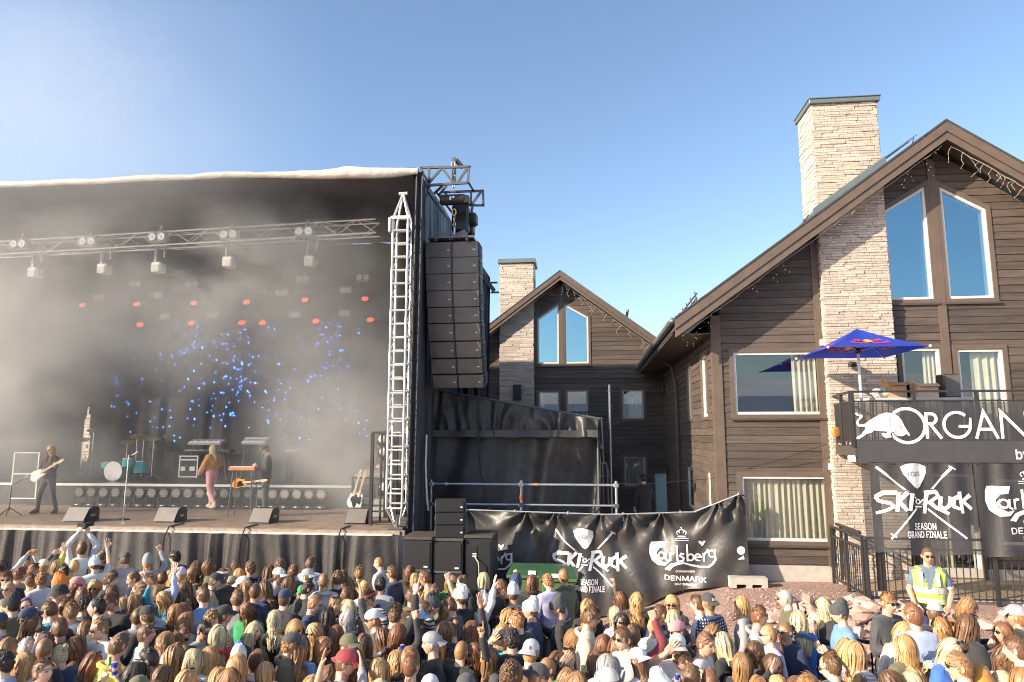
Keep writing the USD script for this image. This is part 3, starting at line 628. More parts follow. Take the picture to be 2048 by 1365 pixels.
rp_ = [(164, 611), (274, 609), (387, 607), (493, 605), (610, 600), (730, 598), (280, 650), (383, 647), (484, 646), (525, 646), (632, 643), (741, 640)]
for i, (x, y) in enumerate(rp_):
    c = P(x, y, Y=20.0 if i < 6 else 20.35); k = 1 if i < 6 else 1.08
    T = thing('red_par_lamp', f'glowing red lamp in {"upper" if i < 6 else "lower"} row above the band, number {i%6+1} from left' if False else f'round lamp glowing red, {["leftmost","second from left","third from left","third from right","second from right","rightmost"][i%6]} in the {"upper" if i < 6 else "lower"} row', 'stage lamp', c, 'red lamps above the band')
    part(T, 'housing', move(spin(lathe([(.10, 0), (.13*k, .02), (.13*k, .16), (.08, .3)], 14), (1, 0, 0), -math.pi/2-.35), c), black_pl, smooth=30)
    dots = [move(spin(lathe([(.017, 0), (.012, .012)], 6), (1, 0, 0), math.pi/2+.35-.0), c+rotm((1, 0, 0), -.35) @ np.array([a*.046*k, -.004, b*.030*k])) for a, b in ((0, 0), (1, 0), (-1, 0), (.5, .87), (-.5, .87), (.5, -.87), (-.5, -.87), (2, 0), (-2, 0), (1.5, .87), (-1.5, .87), (1.5, -.87), (-1.5, -.87), (0, 1.74), (0, -1.74), (1, 1.74), (-1, 1.74), (1, -1.74), (-1, -1.74))]
    part(T, 'led', dots, red, kind='stuff')
r = random.Random(11); blue = glow('blue_led', (.05, .24, 1.0), 20.0); led = []
for cx, cy, sx, sy, n in ((390, 690, 25, 35, 20), (455, 720, 30, 55, 34), (310, 790, 40, 40, 14), (240, 760, 30, 60, 10), (650, 690, 30, 40, 22), (540, 760, 50, 60, 26), (700, 720, 50, 60, 22), (460, 810, 50, 30, 24), (580, 840, 60, 30, 12), (720, 850, 30, 25, 10), (350, 860, 40, 18, 8)):
    for _ in range(int(n*1.6)):
        x, y = r.gauss(cx, sx), r.gauss(cy, sy)
        if 140 < x < 785 and 640 < y < 885: led.append(ball(P(x, y, Y=YBK-.28), r.choice((.007, .009, .011, .016)), 0))
single('star_cloth_lights', led, blue, 'scattered small blue lights glittering on the dark stage backdrop', 'stage lights', kind='stuff')
# lit stone seen through the gap in the backdrop
T = thing('rear_stone_wall', 'sunlit pale stone wall glimpsed through a slit in the stage backdrop', 'wall', (-19.5, 29, 0.5))
zz = GZ
rr_ = random.Random(5)
while zz < 6.4:
    x = -23.0
    while x < -18.2:
        w = rr_.uniform(.4, .8); part(T, 'stone', bx(x+.008, x+w-.008, 29-rr_.uniform(0, .05), 29.4, zz+.005, zz+.145, .01), stones[rr_.randrange(5)]); x += w
    zz += .3 if False else .15
# row of floor lamps before the riser
cell = mat('lamp_cells', (.5, .46, .40), .25, .1)
for i in range(21):
    px = 158+i*24.2; c = P(px, 985, Y=18.6); c[2] = DZ+.33; r_ = i % 2
    T = thing('floor_lamp', 'round black floor lamp in the row along the drum riser', 'stage lamp', (c[0], c[1], DZ), 'floor lamps in a row along the riser')
    part(T, 'head', move(spin(lathe([(.145, 0), (.155, .03), (.15, .16), (.09, .24)], 16), (1, 0, 0), -math.pi/2+.1*math.sin(i*2.1)), c+[0, 0, .08]), black_pl, smooth=30)
    cells_ = [ball(c+[.052*(a+.5*(b % 2)), -.005, .08+.045*b], (.021, .008, .021), 0) for a in range(-3, 3) for b in range(-2, 3) if (a+.5*(b % 2))**2*1.33+b*b < 6.2]
    part(T, 'cells', cells_, cell, kind='stuff')
    part(T, 'yoke_arm', beam(c+[-.17, .06, .08], c+[-.17, .06, -.22], .03), black_pl); part(T, 'yoke_arm', beam(c+[.17, .06, .08], c+[.17, .06, -.22], .03), black_pl)
    part(T, 'base', box(c+[0, .06, -.27], (.34, .26, .11), .015), black_pl)
    part(T, 'badge', box(c+[0, -.075, -.26], (.08, .006, .03)), plate_white)
# floor monitors
for i, (x0, x1, y) in enumerate(((123, 172, 1045), (305, 352, 1046), (496, 541, 1048), (688, 733, 1049))):
    a, b = P(x0, y, Z=DZ), P(x1, y, Z=DZ); w = b[0]-a[0]; Y = a[1]
    T = thing('floor_monitor', f'black wedge floor monitor on the stage edge, {["leftmost", "second from left", "third from left", "rightmost"][i]} of four', 'speaker', ((a[0]+b[0])/2, Y, DZ), 'wedge monitors along the stage edge')
    prof = Polygon([(Y, DZ+.004), (Y+.50, DZ+.004), (Y+.50, DZ+.26), (Y+.42, DZ+.34), (Y+.22, DZ+.34)]); M_ = prism(prof, w, (a[0], 0, 0), (0, 1, 0), (0, 0, 1))
    part(T, 'cabinet', M_, cab)
    part(T, 'grille', (np.array([[a[0]+.02, Y+.003, DZ+.03], [b[0]-.02, Y+.003, DZ+.03], [b[0]-.02, Y+.195, DZ+.325], [a[0]+.02, Y+.195, DZ+.325]])+[0, -.014, .006], np.array([[0, 1, 2], [0, 2, 3]])), grille)
    part(T, 'handle', bx(b[0]+.001, b[0]+.012, Y+.2, Y+.34, DZ+.12, DZ+.17), grey_pl)
# ---------------------------------------------------------------- band equipment
chrome = mat('chrome', (.75, .75, .76), .2, .05, metal=.9)
teal = mat('teal_drum_wrap', (.05, .42, .42), .3, .15, 5)
def stand(T, name, foot, top, r=.013, legs=.3, m=chrome):
    foot, top = np.asarray(foot, float), np.asarray(top, float); ms = [tube(foot+[0, 0, .12], top, r, n=6)]
    for k in range(3):
        a = k*2.094+.4; ms.append(tube(foot+[0, 0, .22], foot+[legs*math.cos(a), legs*math.sin(a), .01], r*.9, n=5))
    return part(T, name, ms, m)
RZ = 2.685
c = P(204, 965, Z=RZ); bdx, bdy = c[0], 19.9
D = thing('drum_kit', 'turquoise drum kit with white bass drum head and chrome stands on the riser', 'drum kit', (bdx, bdy, RZ))
bz = RZ+.30
part(D, 'bass_drum', move(spin(lathe([(.285, 0), (.29, .01), (.29, .40), (.285, .41)], 24), (1, 0, 0), -math.pi/2), (bdx, bdy, bz)), teal, smooth=30)
part(D, 'bass_drum_head', move(spin(lathe([(.27, 0), (.272, .012), (.0, .016)], 24), (1, 0, 0), math.pi/2), (bdx, bdy-.001, bz)), print_w)
part(D, 'hoop', move(spin(lathe([(.272, -.02), (.30, -.02), (.30, .03), (.272, .03)], 24), (1, 0, 0), math.pi/2), (bdx, bdy-.002, bz)), chrome)
for dx, dy, dz, rr2, hh, nm in ((.42, .05, .55, .17, .22, 'rack_tom'), (.62, .35, .34, .2, .34, 'floor_tom'), (-.45, .35, .5, .19, .15, 'snare_drum')):
    d_ = part(D, nm, lathe([(rr2*.98, 0), (rr2, .01), (rr2, hh), (rr2*.98, hh+.005)], 20, (bdx+dx, bdy+dy, RZ+dz-.1)), teal, smooth=30); part(d_, 'rim', lathe([(rr2*.98, hh), (rr2*1.04, hh), (rr2*1.04, hh+.03), (rr2*.96, hh+.03)], 20, (bdx+dx, bdy+dy, RZ+dz-.1)), chrome); part(d_, 'drum_head', lathe([(rr2*.95, hh+.006), (0, hh+.01)], 20, (bdx+dx, bdy+dy, RZ+dz-.1)), print_w)
for px, py in ((165, 880), (188, 860), (275, 872), (288, 876), (308, 878), (255, 885)):
    q = P(px, py, Y=bdy+.4); stand(D, 'cymbal_stand', (q[0], q[1], RZ), q)
    part(D, 'cymbal', move(spin(lathe([(.02, .02), (.05, .018), (.21, 0), (.21, -.004)], 18), (1, .3, 0), .35), q), mat('brass_cymbal', (.5, .36, .14), .3, .1, metal=.8), smooth=True)
def mic_stand(fx, fy, fz, hx, top, label, base='round'):
    T = thing('microphone_stand', label, 'microphone stand', (fx, fy, fz))
    if base == 'round': part(T, 'base', lathe([(.15, 0), (.15, .015), (.03, .035)], 18, (fx, fy, fz+.003)), black_pl); part(T, 'pole', tube((fx, fy, fz+.03), (fx+hx*.2, fy, fz+top), .014, n=7), chrome)
    else: stand(T, 'pole', (fx, fy, fz), (fx, fy, fz+top*.8), .012, .3, black_pl)
    e = np.array([fx+hx, fy-.02, fz+top]); part(T, 'boom', tube((fx+(hx*.2 if base == 'round' else 0), fy, fz+top*(.97 if base == 'round' else .8)), e, .009, n=6), black_pl)
    part(T, 'microphone', [tube(e, e+[.12*np.sign(hx), 0, .06], .014, .02, 8), ball(e+[.14*np.sign(hx), 0, .07], .032)], grey_pl)
q = P(246, 1040, Z=DZ); mic_stand(q[0], q[1], DZ, .12, 1.55, 'straight silver microphone stand on a round base at centre stage')
q = P(17, 1033, Z=DZ); mic_stand(q[0], q[1], DZ, .35, .95, 'low black tripod microphone stand left of the guitarist', 'tripod')
q = P(578, 975, Z=RZ); mic_stand(q[0], 20.3, RZ, -.9, 1.0, 'boom microphone stand on the riser behind the cap-wearing musician', 'tripod')
q = P(617, 962, Z=RZ); mic_stand(q[0], 20.3, RZ, -.5, 1.35, 'tall thin microphone stand on the right half of the riser', 'tripod')
q = P(478, 965, Z=RZ); mic_stand(q[0], 20.3, RZ, -.75, .95, 'boom microphone stand behind the singer in the orange fur jacket', 'tripod')
# cases, amplifier, keyboards
def flight_case(px0, px1, py0, py1, Y, label, feats):
    a, b = P(px0, py1, Y=Y), P(px1, py0, Y=Y); T = thing('flight_case', label, 'flight case', ((a[0]+b[0])/2, Y+.3, a[2]))
    x0, x1, z0, z1 = a[0], b[0], a[2], b[2]
    part(T, 'case', bx(x0, x1, Y, Y+.6, z0, z1), black_pl)
    e = .03; part(T, 'edge', [bx(x0-.005, x1+.005, Y-.012, Y-.002, z0, z0+e), bx(x0-.005, x1+.005, Y-.012, Y-.002, z1-e, z1), bx(x0-.005, x0+e, Y-.012, Y-.002, z0+e+.001, z1-e-.001), bx(x1-e, x1+.005, Y-.012, Y-.002, z0+e+.001, z1-e-.001)], alu)
    for u, v, w, h in feats: part(T, 'panel', bx(x0+u*(x1-x0), x0+(u+w)*(x1-x0), Y-.02, Y-.004, z0+v*(z1-z0), z0+(v+h)*(z1-z0)), mat('pale_panel', (.55, .55, .52), .4))
    return T
flight_case(357, 397, 912, 955, 19.9, 'black equipment rack case with silver edges behind the singer', [(.1, .3, .25, .2), (.58, .3, .28, .2), (.08, .78, .84, .07)])
flight_case(20, 80, 905, 998, 18.7, 'large black speaker cabinet with silver edges behind the guitarist', [(.05, .52, .9, .03)])
def keyboard(px0, px1, py, Y, label, m, tilt=.15, legs=True, zb_=RZ):
    a, b = P(px0, py, Y=Y), P(px1, py, Y=Y); c_ = (a+b)/2; w = b[0]-a[0]
    T = thing('keyboard', label, 'keyboard', (c_[0], Y, zb_)); R_ = rotm((1, 0, 0), tilt)
    part(T, 'body', box(c_, (w, .32, .085), .012, R_), m); part(T, 'keys', box(c_+R_ @ np.array([0, -.07, .047]), (w*.92, .15, .012), 0, R_), print_w)
    part(T, 'black_keys', [box(c_+R_ @ np.array([w*(-.43+.86*k/17), -.04, .056]), (w*.02, .085, .012), 0, R_) for k in range(18) if k % 7 not in (2, 6)], black_pl)
    if legs:
        for sx in (-1, 1): part(T, 'leg', [tube(c_+[sx*w*.35, -.1, -.05], (c_[0]+sx*w*.45, Y-.15, zb_+.01), .016, n=6), tube(c_+[sx*w*.35, .1, -.05], (c_[0]+sx*w*.45, Y+.2, zb_+.01), .016, n=6)], steel_dark)
    return T
keyboard(381, 447, 885, 20.1, 'long grey keyboard on the tallest stand behind the singer', grey_pl, .3)
keyboard(370, 465, 903, 20.35, 'dark lower keyboard on a stand behind the singer', black_pl, .1)
keyboard(487, 535, 882, 20.3, 'pale tilted keyboard raised behind the musician in the cap', lampface, .55)
keyboard(574, 598, 902, 20.2, 'small red synthesizer on a stand at the right of the riser', mat('red_synth', (.4, .03, .03), .4), .3)
wood = mat('orange_wood', (.45, .17, .05), .4, .2, 6)
keyboard(463, 515, 937, 16.75, 'wooden-cased keyboard on a tripod stand played by the musician in the cap', wood, .05, True, DZ)
# white guitars on a rack and the monitor desk at the right of the stage
def guitar(T, c, ang, s, body_m, neck_m, tilt=0.0, axis_front=True):
    """An electric guitar facing -y; c is the body's middle, the neck points along ang (0 = right, up positive)."""
    pts = []
    for t in np.linspace(0, 2*np.pi, 40, endpoint=False):
        rr = .165+.035*math.cos(2*t)+.018*math.cos(3*t+.5)
        pts.append((rr*1.15*math.cos(t), rr*.92*math.sin(t)))
    b_ = Polygon(pts).difference(Polygon([(.14, -.02), (.3, -.13), (.3, -.03)])).difference(Polygon([(.13, .04), (.3, .04), (.3, .17)])).buffer(-.008).buffer(.008)
    ca, sa = math.cos(ang), math.sin(ang); u = np.array([ca, 0, sa])*s; v = np.array([-sa, 0, ca])*s; w = np.array([0, -1, 0])
    part(T, 'body', prism(b_, .045, c, u, v) if s == 1 else prism(b_, .05, c, u, v), body_m)
    part(T, 'pickguard', prism(Polygon([(-.08, -.1), (.12, -.09), (.14, .0), (.02, .07), (-.06, .02)]), .004, np.asarray(c)+[0, -.046*s*s, 0], u, v), print_w)
    part(T, 'neck', prism(sbox(.1, -.024, .62, .024), .03, np.asarray(c)+[0, -.03, 0], u, v), neck_m)
    part(T, 'headstock', prism(Polygon([(.62, -.025), (.66, -.05), (.82, -.03), (.82, .02), (.64, .035), (.62, .025)]), .025, np.asarray(c)+[0, -.03, 0], u, v), neck_m)
maple = mat('maple_neck', (.58, .42, .26), .4, .1)
white_g = mat('white_guitar', (.7, .68, .62), .25, .03)
RK = thing('guitar_rack', 'low black guitar rack beside the rightmost floor monitor', 'guitar rack', P(712, 1035, Z=DZ))
q = P(702, 1036, Z=DZ); rx, ry = q[0], 17.0
part(RK, 'frame', [beam((rx-.02, ry, DZ+.01), (rx-.02, ry, DZ+1.0), .04), beam((rx+.9, ry, DZ+.01), (rx+.9, ry, DZ+.9), .04), beam((rx-.02, ry, DZ+.98), (rx+.9, ry+.1, DZ+.94), .05), beam((rx-.02, ry, DZ+.3), (rx+.9, ry, DZ+.3), .04), beam((rx-.02, ry+.5, DZ+.01), (rx-.02, ry, DZ+.9), .04), beam((rx+.9, ry+.5, DZ+.01), (rx+.9, ry, DZ+.9), .04)], black_pl)
for i, (px, py) in enumerate(((706, 1000), (716, 1002))):
    c_ = P(px, py, Y=16.9); G = thing('electric_guitar', f'white electric guitar standing neck up in the rack, {["left", "right"][i]} one of two', 'guitar', c_); guitar(G, c_, 1.32, .95, white_g, maple)
DK = thing('mixing_desk', 'black monitor mixing desk with lit screen at the right of the stage', 'mixing desk', P(745, 1000, Z=DZ))
q0, q1 = P(703, 960, Y=18.0), P(792, 940, Y=18.0)
part(DK, 'table', [bx(q0[0], q1[0], 18, 18.8, q0[2]-.06, q0[2])], black_pl); [part(DK, 'leg', beam((x, y, DZ), (x, y, q0[2]-.06), .06), steel_dark) for x in (q0[0]+.05, q1[0]-.05) for y in (18.05, 18.75)]
part(DK, 'console', box(((q0[0]+q1[0])/2, 18.4, q0[2]+.12), (1.1, .6, .16), .02, rotm((1, 0, 0), .2)), grey_pl)
part(DK, 'screen', box(((q0[0]+q1[0])/2-.3, 18.6, q0[2]+.35), (.45, .04, .28), .01, rotm((1, 0, 0), -.15)), black_pl)
part(DK, 'side_case', bx(q0[0]+.35, q1[0], 17.4, 17.95, DZ+.003, DZ+.8, .01), black_pl)
part(DK, 'amplifier', [bx(q1[0]-.6, q1[0], 17.0, 17.35, DZ+.003, DZ+.45, .02)], grey_pl)
CG = thing('metal_frame', 'tall black metal frame standing on the stage beside the truss tower', 'frame', P(765, 1030, Z=DZ))
fa, fb = P(741, 1036, Y=15.6), P(790, 1030, Y=15.6); ft = P(742, 866, Y=15.6)[2]; f0 = DZ+.01
fr_ = [beam((fa[0], 15.6, f0), (fa[0], 15.6, ft), .07), beam((fb[0], 15.6, f0), (fb[0], 15.6, ft), .07), beam((fa[0], 15.6, ft), (fb[0], 15.6, ft), .06), beam((fa[0]+.25, 16.3, f0), (fa[0]+.25, 16.3, ft), .06), beam((fa[0]+.1, 16.0, f0+.02), (fa[0]+.1, 16.0, ft), .04), beam((fa[0], 15.6, ft), (fa[0]+.25, 16.3, ft), .05), beam((fa[0], 15.6, f0+.3), (fb[0], 15.6, f0+.3), .04), beam((fa[0]+.33, 15.6, f0+.32), (fa[0]+.33, 15.6, ft-.03), .06)]
for k in fr_: part(CG, 'bar', k, black_metal)
# stage lamps stacked behind the frame
for i, (px, py) in enumerate(((770, 880), (772, 905), (772, 975))):
    c_ = P(px, py, Y=16.4); T = thing('stage_lamp', f'black round stage lamp behind the tall metal frame, {["top", "middle", "bottom"][i]} one', 'stage lamp', c_); part(T, 'head', [ball(c_, (.2, .18, .22), 2)], black_pl, smooth=True); part(T, 'yoke', [beam(c_+[-.22, 0, -.25], c_+[-.22, 0, .1], .04), beam(c_+[.22, 0, -.25], c_+[.22, 0, .1], .04), beam(c_+[-.22, 0, -.25], c_+[.22, 0, -.25], .05), beam(c_+[.0, 0, -.25], c_+[.0, .1, -.5], .05)], steel_dark); part(T, 'lens', [ball(c_+[-.02, -.16, .02], (.1, .04, .1), 1)], lens_m)

# ---------------------------------------------------------------- flown loudspeakers and their rigging
ys_ = [484, 515.5, 548, 581.6, 615, 647, 683, 717, 749, 778]
xl_ = [849.6, 850, 850.5, 851.5, 853, 855, 857, 859.5, 862, 864.5]; xr_ = [957, 957.5, 958, 959, 960, 961.5, 963, 965, 967, 969]
YA = 15.7
for i in range(9):
    tl, br = P(xl_[i], ys_[i], Y=YA), P(xr_[i], ys_[i+1], Y=YA); bl = P(xl_[i+1], ys_[i+1], Y=YA)
    x0, x1, z1, z0 = (tl[0]+bl[0])/2, br[0], tl[2], br[2]; cxm, cz = (x0+x1)/2, (z0+z1)/2; hh = z1-z0
    tilt = .02+.035*i; R_ = rotm((1, 0, 0), tilt); off = .05*max(0, i-3)**1.5*.12
    T = thing('line_array_speaker', f'black flown line array cabinet, {["topmost", "second from top", "third from top", "fourth from top", "middle", "fourth from bottom", "third from bottom", "second from bottom", "lowest"][i]} of nine', 'speaker', (cxm, YA, cz), 'flown line array cabinets')
    o = np.array([cxm, YA+off, cz])
    def lb(a, b, c, d, e, f, bev=.0): return move(box(((a+b)/2, (c+d)/2, (e+f)/2), (b-a, d-c, f-e), bev), (0, 0, 0))
    def rot(m): return np.asarray(m[0]) @ R_.T+o, m[1]
    w2 = (x1-x0)/2
    part(T, 'cabinet', rot(lb(-w2, w2, .03, .62, -hh/2+.02, hh/2-.02, .012)), cab)
    part(T, 'grille', rot(lb(-w2+.015, -.018, -.01, .03, -hh/2+.026, hh/2-.024, .006)), grille); part(T, 'grille', rot(lb(.018, w2-.015, -.01, .03, -hh/2+.026, hh/2-.024, .006)), grille)
    part(T, 'seam', rot(cat([lb(-w2*.72, -w2*.715, -.013, -.0105, -hh/2+.03, hh/2-.03), lb(-w2*.26, -w2*.25, -.013, -.0105, -hh/2+.03, hh/2-.03), lb(.04, w2-.06, -.013, -.0105, hh*.22, hh*.235)])), steel_dark)
    part(T, 'badge', rot(cat([lb(-.11, -.05, -.015, -.011, -.02, .0), lb(w2-.14, w2-.07, -.015, -.011, -.02, .0)])), plate_white)
    part(T, 'side_plate', rot(cat([lb(w2+.002, w2+.02, .08, .45, -hh*.38, hh*.38, .005), lb(w2+.021, w2+.035, .14, .2, -hh*.3, hh*.3), lb(w2+.021, w2+.035, .3, .36, -hh*.3, hh*.3), lb(w2+.021, w2+.03, .2, .3, -.03, .03)])), steel_dark)
    part(T, 'hinge', rot(lb(-.012, .012, -.02, .02, -hh/2+.02, hh/2-.02)), black_pl)
RG = thing('cantilever_truss', 'dark steel cantilever truss sticking out from the stage roof corner', 'truss', P(890, 345, Y=15.6))
def steel_bar(T, nm, a, b, w=.06, Y=None, m=steel_dark): return part(T, nm, beam(P(a[0], a[1], Y=Y or 15.6), P(b[0], b[1], Y=Y or 15.6), w), m)
for dY in (15.4, 15.85):
    for a, b in (((842, 336), (940, 334)), ((845, 372), (935, 366)), ((842, 336), (845, 372)), ((938, 334), (936, 366)), ((858, 338), (858, 370)), ((858, 366), (882, 338)), ((886, 338), (906, 366)), ((916, 364), (934, 338)), ((846, 345), (856, 366))): steel_bar(RG, 'bar', a, b, .055, dY)
for a in ((842, 336), (940, 334), (845, 372), (935, 366), (890, 335)): part(RG, 'cross_bar', beam(P(*a, Y=15.43), P(*a, Y=15.82), .045), steel_dark)
for a, b in (((846, 372), (905, 452)), ((872, 384), (912, 436)), ((860, 372), (846, 395)), ((885, 372), (868, 388)), ((893, 372), (877, 392))): steel_bar(RG, 'brace', a, b, .05, 16.0)
part(RG, 'mast', [beam(P(908, 366, Y=15.6), P(908, 316, Y=15.6), .09), beam(P(912, 320, Y=15.6), P(926, 336, Y=15.7), .08)], steel_dark)
R2_ = thing('lower_rigging_truss', 'short dark steel truss below the cantilever, holding a black motor', 'truss', P(930, 395, Y=16.0))
for dY in (15.9, 16.25):
    for a, b in (((885, 385), (968, 382)), ((905, 411), (967, 411)), ((942, 386), (942, 411)), ((966, 382), (967, 413)), ((944, 409), (962, 384)), ((890, 386), (908, 410)), ((935, 362), (948, 384))): steel_bar(R2_, 'bar', a, b, .05, dY)
HO = thing('chain_hoist', 'black electric chain hoist with hooks above the flown loudspeakers', 'chain hoist', P(910, 400, Y=15.6))
hq = P(907, 400, Y=15.55)
part(HO, 'motor', [move(spin(lathe([(.10, -.32), (.13, -.29), (.13, .25), (.11, .3), (.07, .32)], 14), (0, 1, 0), math.pi/2), hq)], black_pl, smooth=30)
part(HO, 'label', [box(hq+[-.05, -.135, 0], (.04, .004, .09)), box(hq+[.02, -.135, .02], (.05, .004, .05))], plate_white)
part(HO, 'limit_box', box(hq+[.32, 0, -.02], (.12, .2, .2), .02), black_pl)
def link(c_, s, m_, nm, T, flat_=False):
    t = np.linspace(0, 2*np.pi, 14, endpoint=False); pts = np.stack([(.03*np.cos(t)*s if not flat_ else 0*t), (0*t if not flat_ else .03*np.cos(t)*s), .055*np.sin(t)*s], 1)+c_
    part(T, nm, pipe(pts, .011*s, 6, True), m_, smooth=True)
brass = mat('brass_hook', (.55, .38, .16), .4, .1, metal=.6)
for i, (px, py, s) in enumerate(((907, 330, 1.5), (907, 343, 1.2), (908, 353, 1.0), (909, 362, .9), (908, 372, .8), (908, 380, .8), (908, 425, 1.5), (908, 440, 1.2), (909, 449, .9))):
    link(P(px, py, Y=15.5), s, brass if i in (6, 7) else galv, 'chain_link', HO, i % 2 == 1)
part(HO, 'hook', [tube(P(909, 455, Y=15.5), P(909, 470, Y=15.5), .02)], galv)
BM = thing('array_bumper', 'dark V-shaped steel bumper frame on top of the flown loudspeakers', 'rigging frame', P(902, 472, Y=15.7))
for a, b in (((872, 465), (902, 476)), ((902, 476), (932, 463))):
    for dY in (15.62, 15.95): part(BM, 'plate', beam(P(*a, Y=dY), P(*b, Y=dY), .03, .11), steel_dark)
part(BM, 'frame', [beam(P(870, 468, Y=15.6), P(872, 482, Y=15.6), .06), beam(P(932, 466, Y=15.6), P(934, 482, Y=15.6), .06), box((P(905, 480, Y=15.8)), (1.1, .5, .05))], steel_dark)
for px in (880, 888, 896, 908, 916, 924): part(BM, 'bolt', ball(P(px, 476-abs(px-902)*.37+1, Y=15.58), .014, 0), galv)
for i, (px, py, w, h) in enumerate(((922, 440, .42, .7), (943, 440, .3, .3), (938, 458, .28, .35))):
    c_ = P(px, py, Y=16.4+.2*i); T = thing('motor_box', f'{["tall", "round-ended", "small low"][i]} black motor box behind the hoist chain', 'motor', c_); part(T, 'housing', box(c_, (w, .35, h), .05), black_pl); part(T, 'clamp', [beam(c_+[0, 0, h/2], c_+[0, .1, h/2+.25], .06)], steel_dark)
# loudspeakers standing on the ground at the stage corner
for i, (x0, x1, y0, y1, Yf) in enumerate(((806, 864, 1080, 1200, 13.9), (866, 926, 1083, 1200, 13.95), (929, 985, 1077, 1200, 14.0))):
    a, b = P(x0, y0, Y=Yf), P(x1, y1, Y=Yf); xa, xb, z1 = a[0], b[0], a[2]; xb = P(x1, y0, Y=Yf)[0]
    T = thing('subwoofer', f'big black ground subwoofer at the stage corner, {["left", "middle", "right"][i]} of three', 'speaker', ((xa+xb)/2, Yf+.4, GZ), 'ground subwoofers')
    part(T, 'cabinet', bx(xa, xb, Yf, Yf+.85, GZ+.003, z1, .015), cab)
    if i < 2:
        zm = z1-.62; part(T, 'grille', bx(xa+.04, xb-.04, Yf-.012, Yf-.001, zm+.06, z1-.05), cab); part(T, 'port', bx(xa+.04, xb-.04, Yf-.01, Yf-.001, GZ+.05, zm), black_pl); part(T, 'lip', bx(xa+.02, xb-.02, Yf-.03, Yf-.002, zm+.01, zm+.05), steel_dark)
        part(T, 'badge', bx(xb-.16, xb-.08, Yf-.018, Yf-.0125, zm+.09, zm+.12), plate_white)
    else:
        part(T, 'panel', [bx(xa+.04, (xa+xb)/2-.03, Yf-.012, Yf-.001, GZ+.1, z1-.15), bx((xa+xb)/2+.03, xb-.04, Yf-.012, Yf-.001, GZ+.1, z1-.06)], black_pl); part(T, 'socket', [bx(xa+.17, xa+.25, Yf-.02, Yf-.0125, z1-.3-.03*k, z1-.285-.03*k) for k in range(3)], plate_white)
        part(T, 'cable', pipe([[xa+.22, Yf-.02, z1-.36], [xa+.3, Yf-.1, z1-.45], [xa+.33, Yf-.12, z1-.8], [xa+.3, Yf-.1, GZ+.05]], .012, 5), mat('pale_wire', (.5, .48, .42)))
    part(T, 'lid', bx(xa-.01, xb+.01, Yf-.02, Yf+.86, z1+.002, z1+.06, .01), mat('scuffed_lid', (.06, .052, .045), .55, .3, 10))
zt_ = P(895, 1083, Y=14.0)[2]+.065
for i in range(3):
    h_ = .245; za = zt_+i*(h_+.006); x0, x1 = P(866, 1060, Y=14.0)[0], P(927, 1060, Y=14.0)[0]
    T = thing('front_fill_speaker', f'small black speaker cabinet stacked on the subwoofers, {["lowest", "middle", "top"][i]} of three', 'speaker', ((x0+x1)/2, 14.3, za), 'small cabinets on the subwoofers')
    Rz = rotm((0, 0, 1), .16); o = np.array([(x0+x1)/2, 14.25, za+h_/2]); w = x1-x0
    def rz_(m): return np.asarray(m[0]) @ Rz.T+o, m[1]
    part(T, 'cabinet', rz_(box((0, 0, 0), (w, .42, h_), .012)), cab); part(T, 'grille', rz_(box((-.01, -.218, 0), (w-.08, .012, h_-.03))), cab)
    part(T, 'badge', rz_(box((w/2-.09, -.228, -.02), (.05, .005, .025))), plate_white); part(T, 'handle', rz_(box((-w/2-.006, -.05, 0), (.01, .1, .06), .004)), steel_dark)
# ---------------------------------------------------------------- printed marks
def strokes(lines, w): return unary_union([LineString(l).buffer(w/2, cap_style=2, join_style=2) if isinstance(l, list) else l for l in lines])
def brush(lines, w):
    out = []
    for l in lines:
        l = np.asarray(l, float); k = len(l); q = LineString(l).length
        for i in range(k-1):
            a, b = l[i], l[i+1]; d = (b-a)/max(np.linalg.norm(b-a), 1e-6); n = np.array([-d[1], d[0]])
            wa, wb = w*(1.15-.5*i/k), w*(1.15-.5*(i+1)/k)
            out.append(Polygon([a+n*wa/2-d*2, b+n*wb/2+d*2, b-n*wb/2+d*2, a-n*wa/2-d*2]))
    return unary_union(out).buffer(1.5).buffer(-1.5)
def arc(cx, cy, r, a0, a1, n=24, ry=None): return [(cx+r*math.cos(math.radians(a0+(a1-a0)*k/n)), cy-(ry or r)*math.sin(math.radians(a0+(a1-a0)*k/n))) for k in range(n+1)]
def text2d(s, h, condense=1.0, bold=False):
    """Lettering as flat triangles (n x 2 points centred on 0, faces)."""
    m = meshkit.text_mesh(s, h, .002, bold); v = np.array(m.vertices); f = np.array(m.faces)
    up = np.all(v[f][:, :, 2] > .001, axis=1); f = f[up]; u, inv = np.unique(f, return_inverse=True); v = v[u][:, :2]; f = inv.reshape(-1, 3)
    v = v*[condense, 1]; v = v-[(v[:, 0].min()+v[:, 0].max())/2, h/2]; return v, f
class Marks:
    """Collects print in local metres (x right, y up) and lays it on a cloth."""
    def __init__(s): s.V, s.F, s.n = [], [], 0
    def add(s, vf, at=(0, 0)):
        v, f = vf; s.V.append(np.asarray(v)+at); s.F.append(np.asarray(f)+s.n); s.n += len(v)
    def poly(s, g, k, c, at=(0, 0), size=.12):
        """A shape drawn in pixels of a close-up: centre c, k metres per pixel, y down."""
        for q in polys(g):
            q2 = shapely.affinity.affine_transform(q, [k, 0, 0, -k, -c[0]*k+at[0], c[1]*k+at[1]]); q2 = q2.simplify(.002)
            if polys(q2): s.add(flat(q2, size))
    def lay(s, fn):
        v = np.vstack(s.V); return fn(v[:, 0], v[:, 1]), np.vstack(s.F)
import shapely.affinity
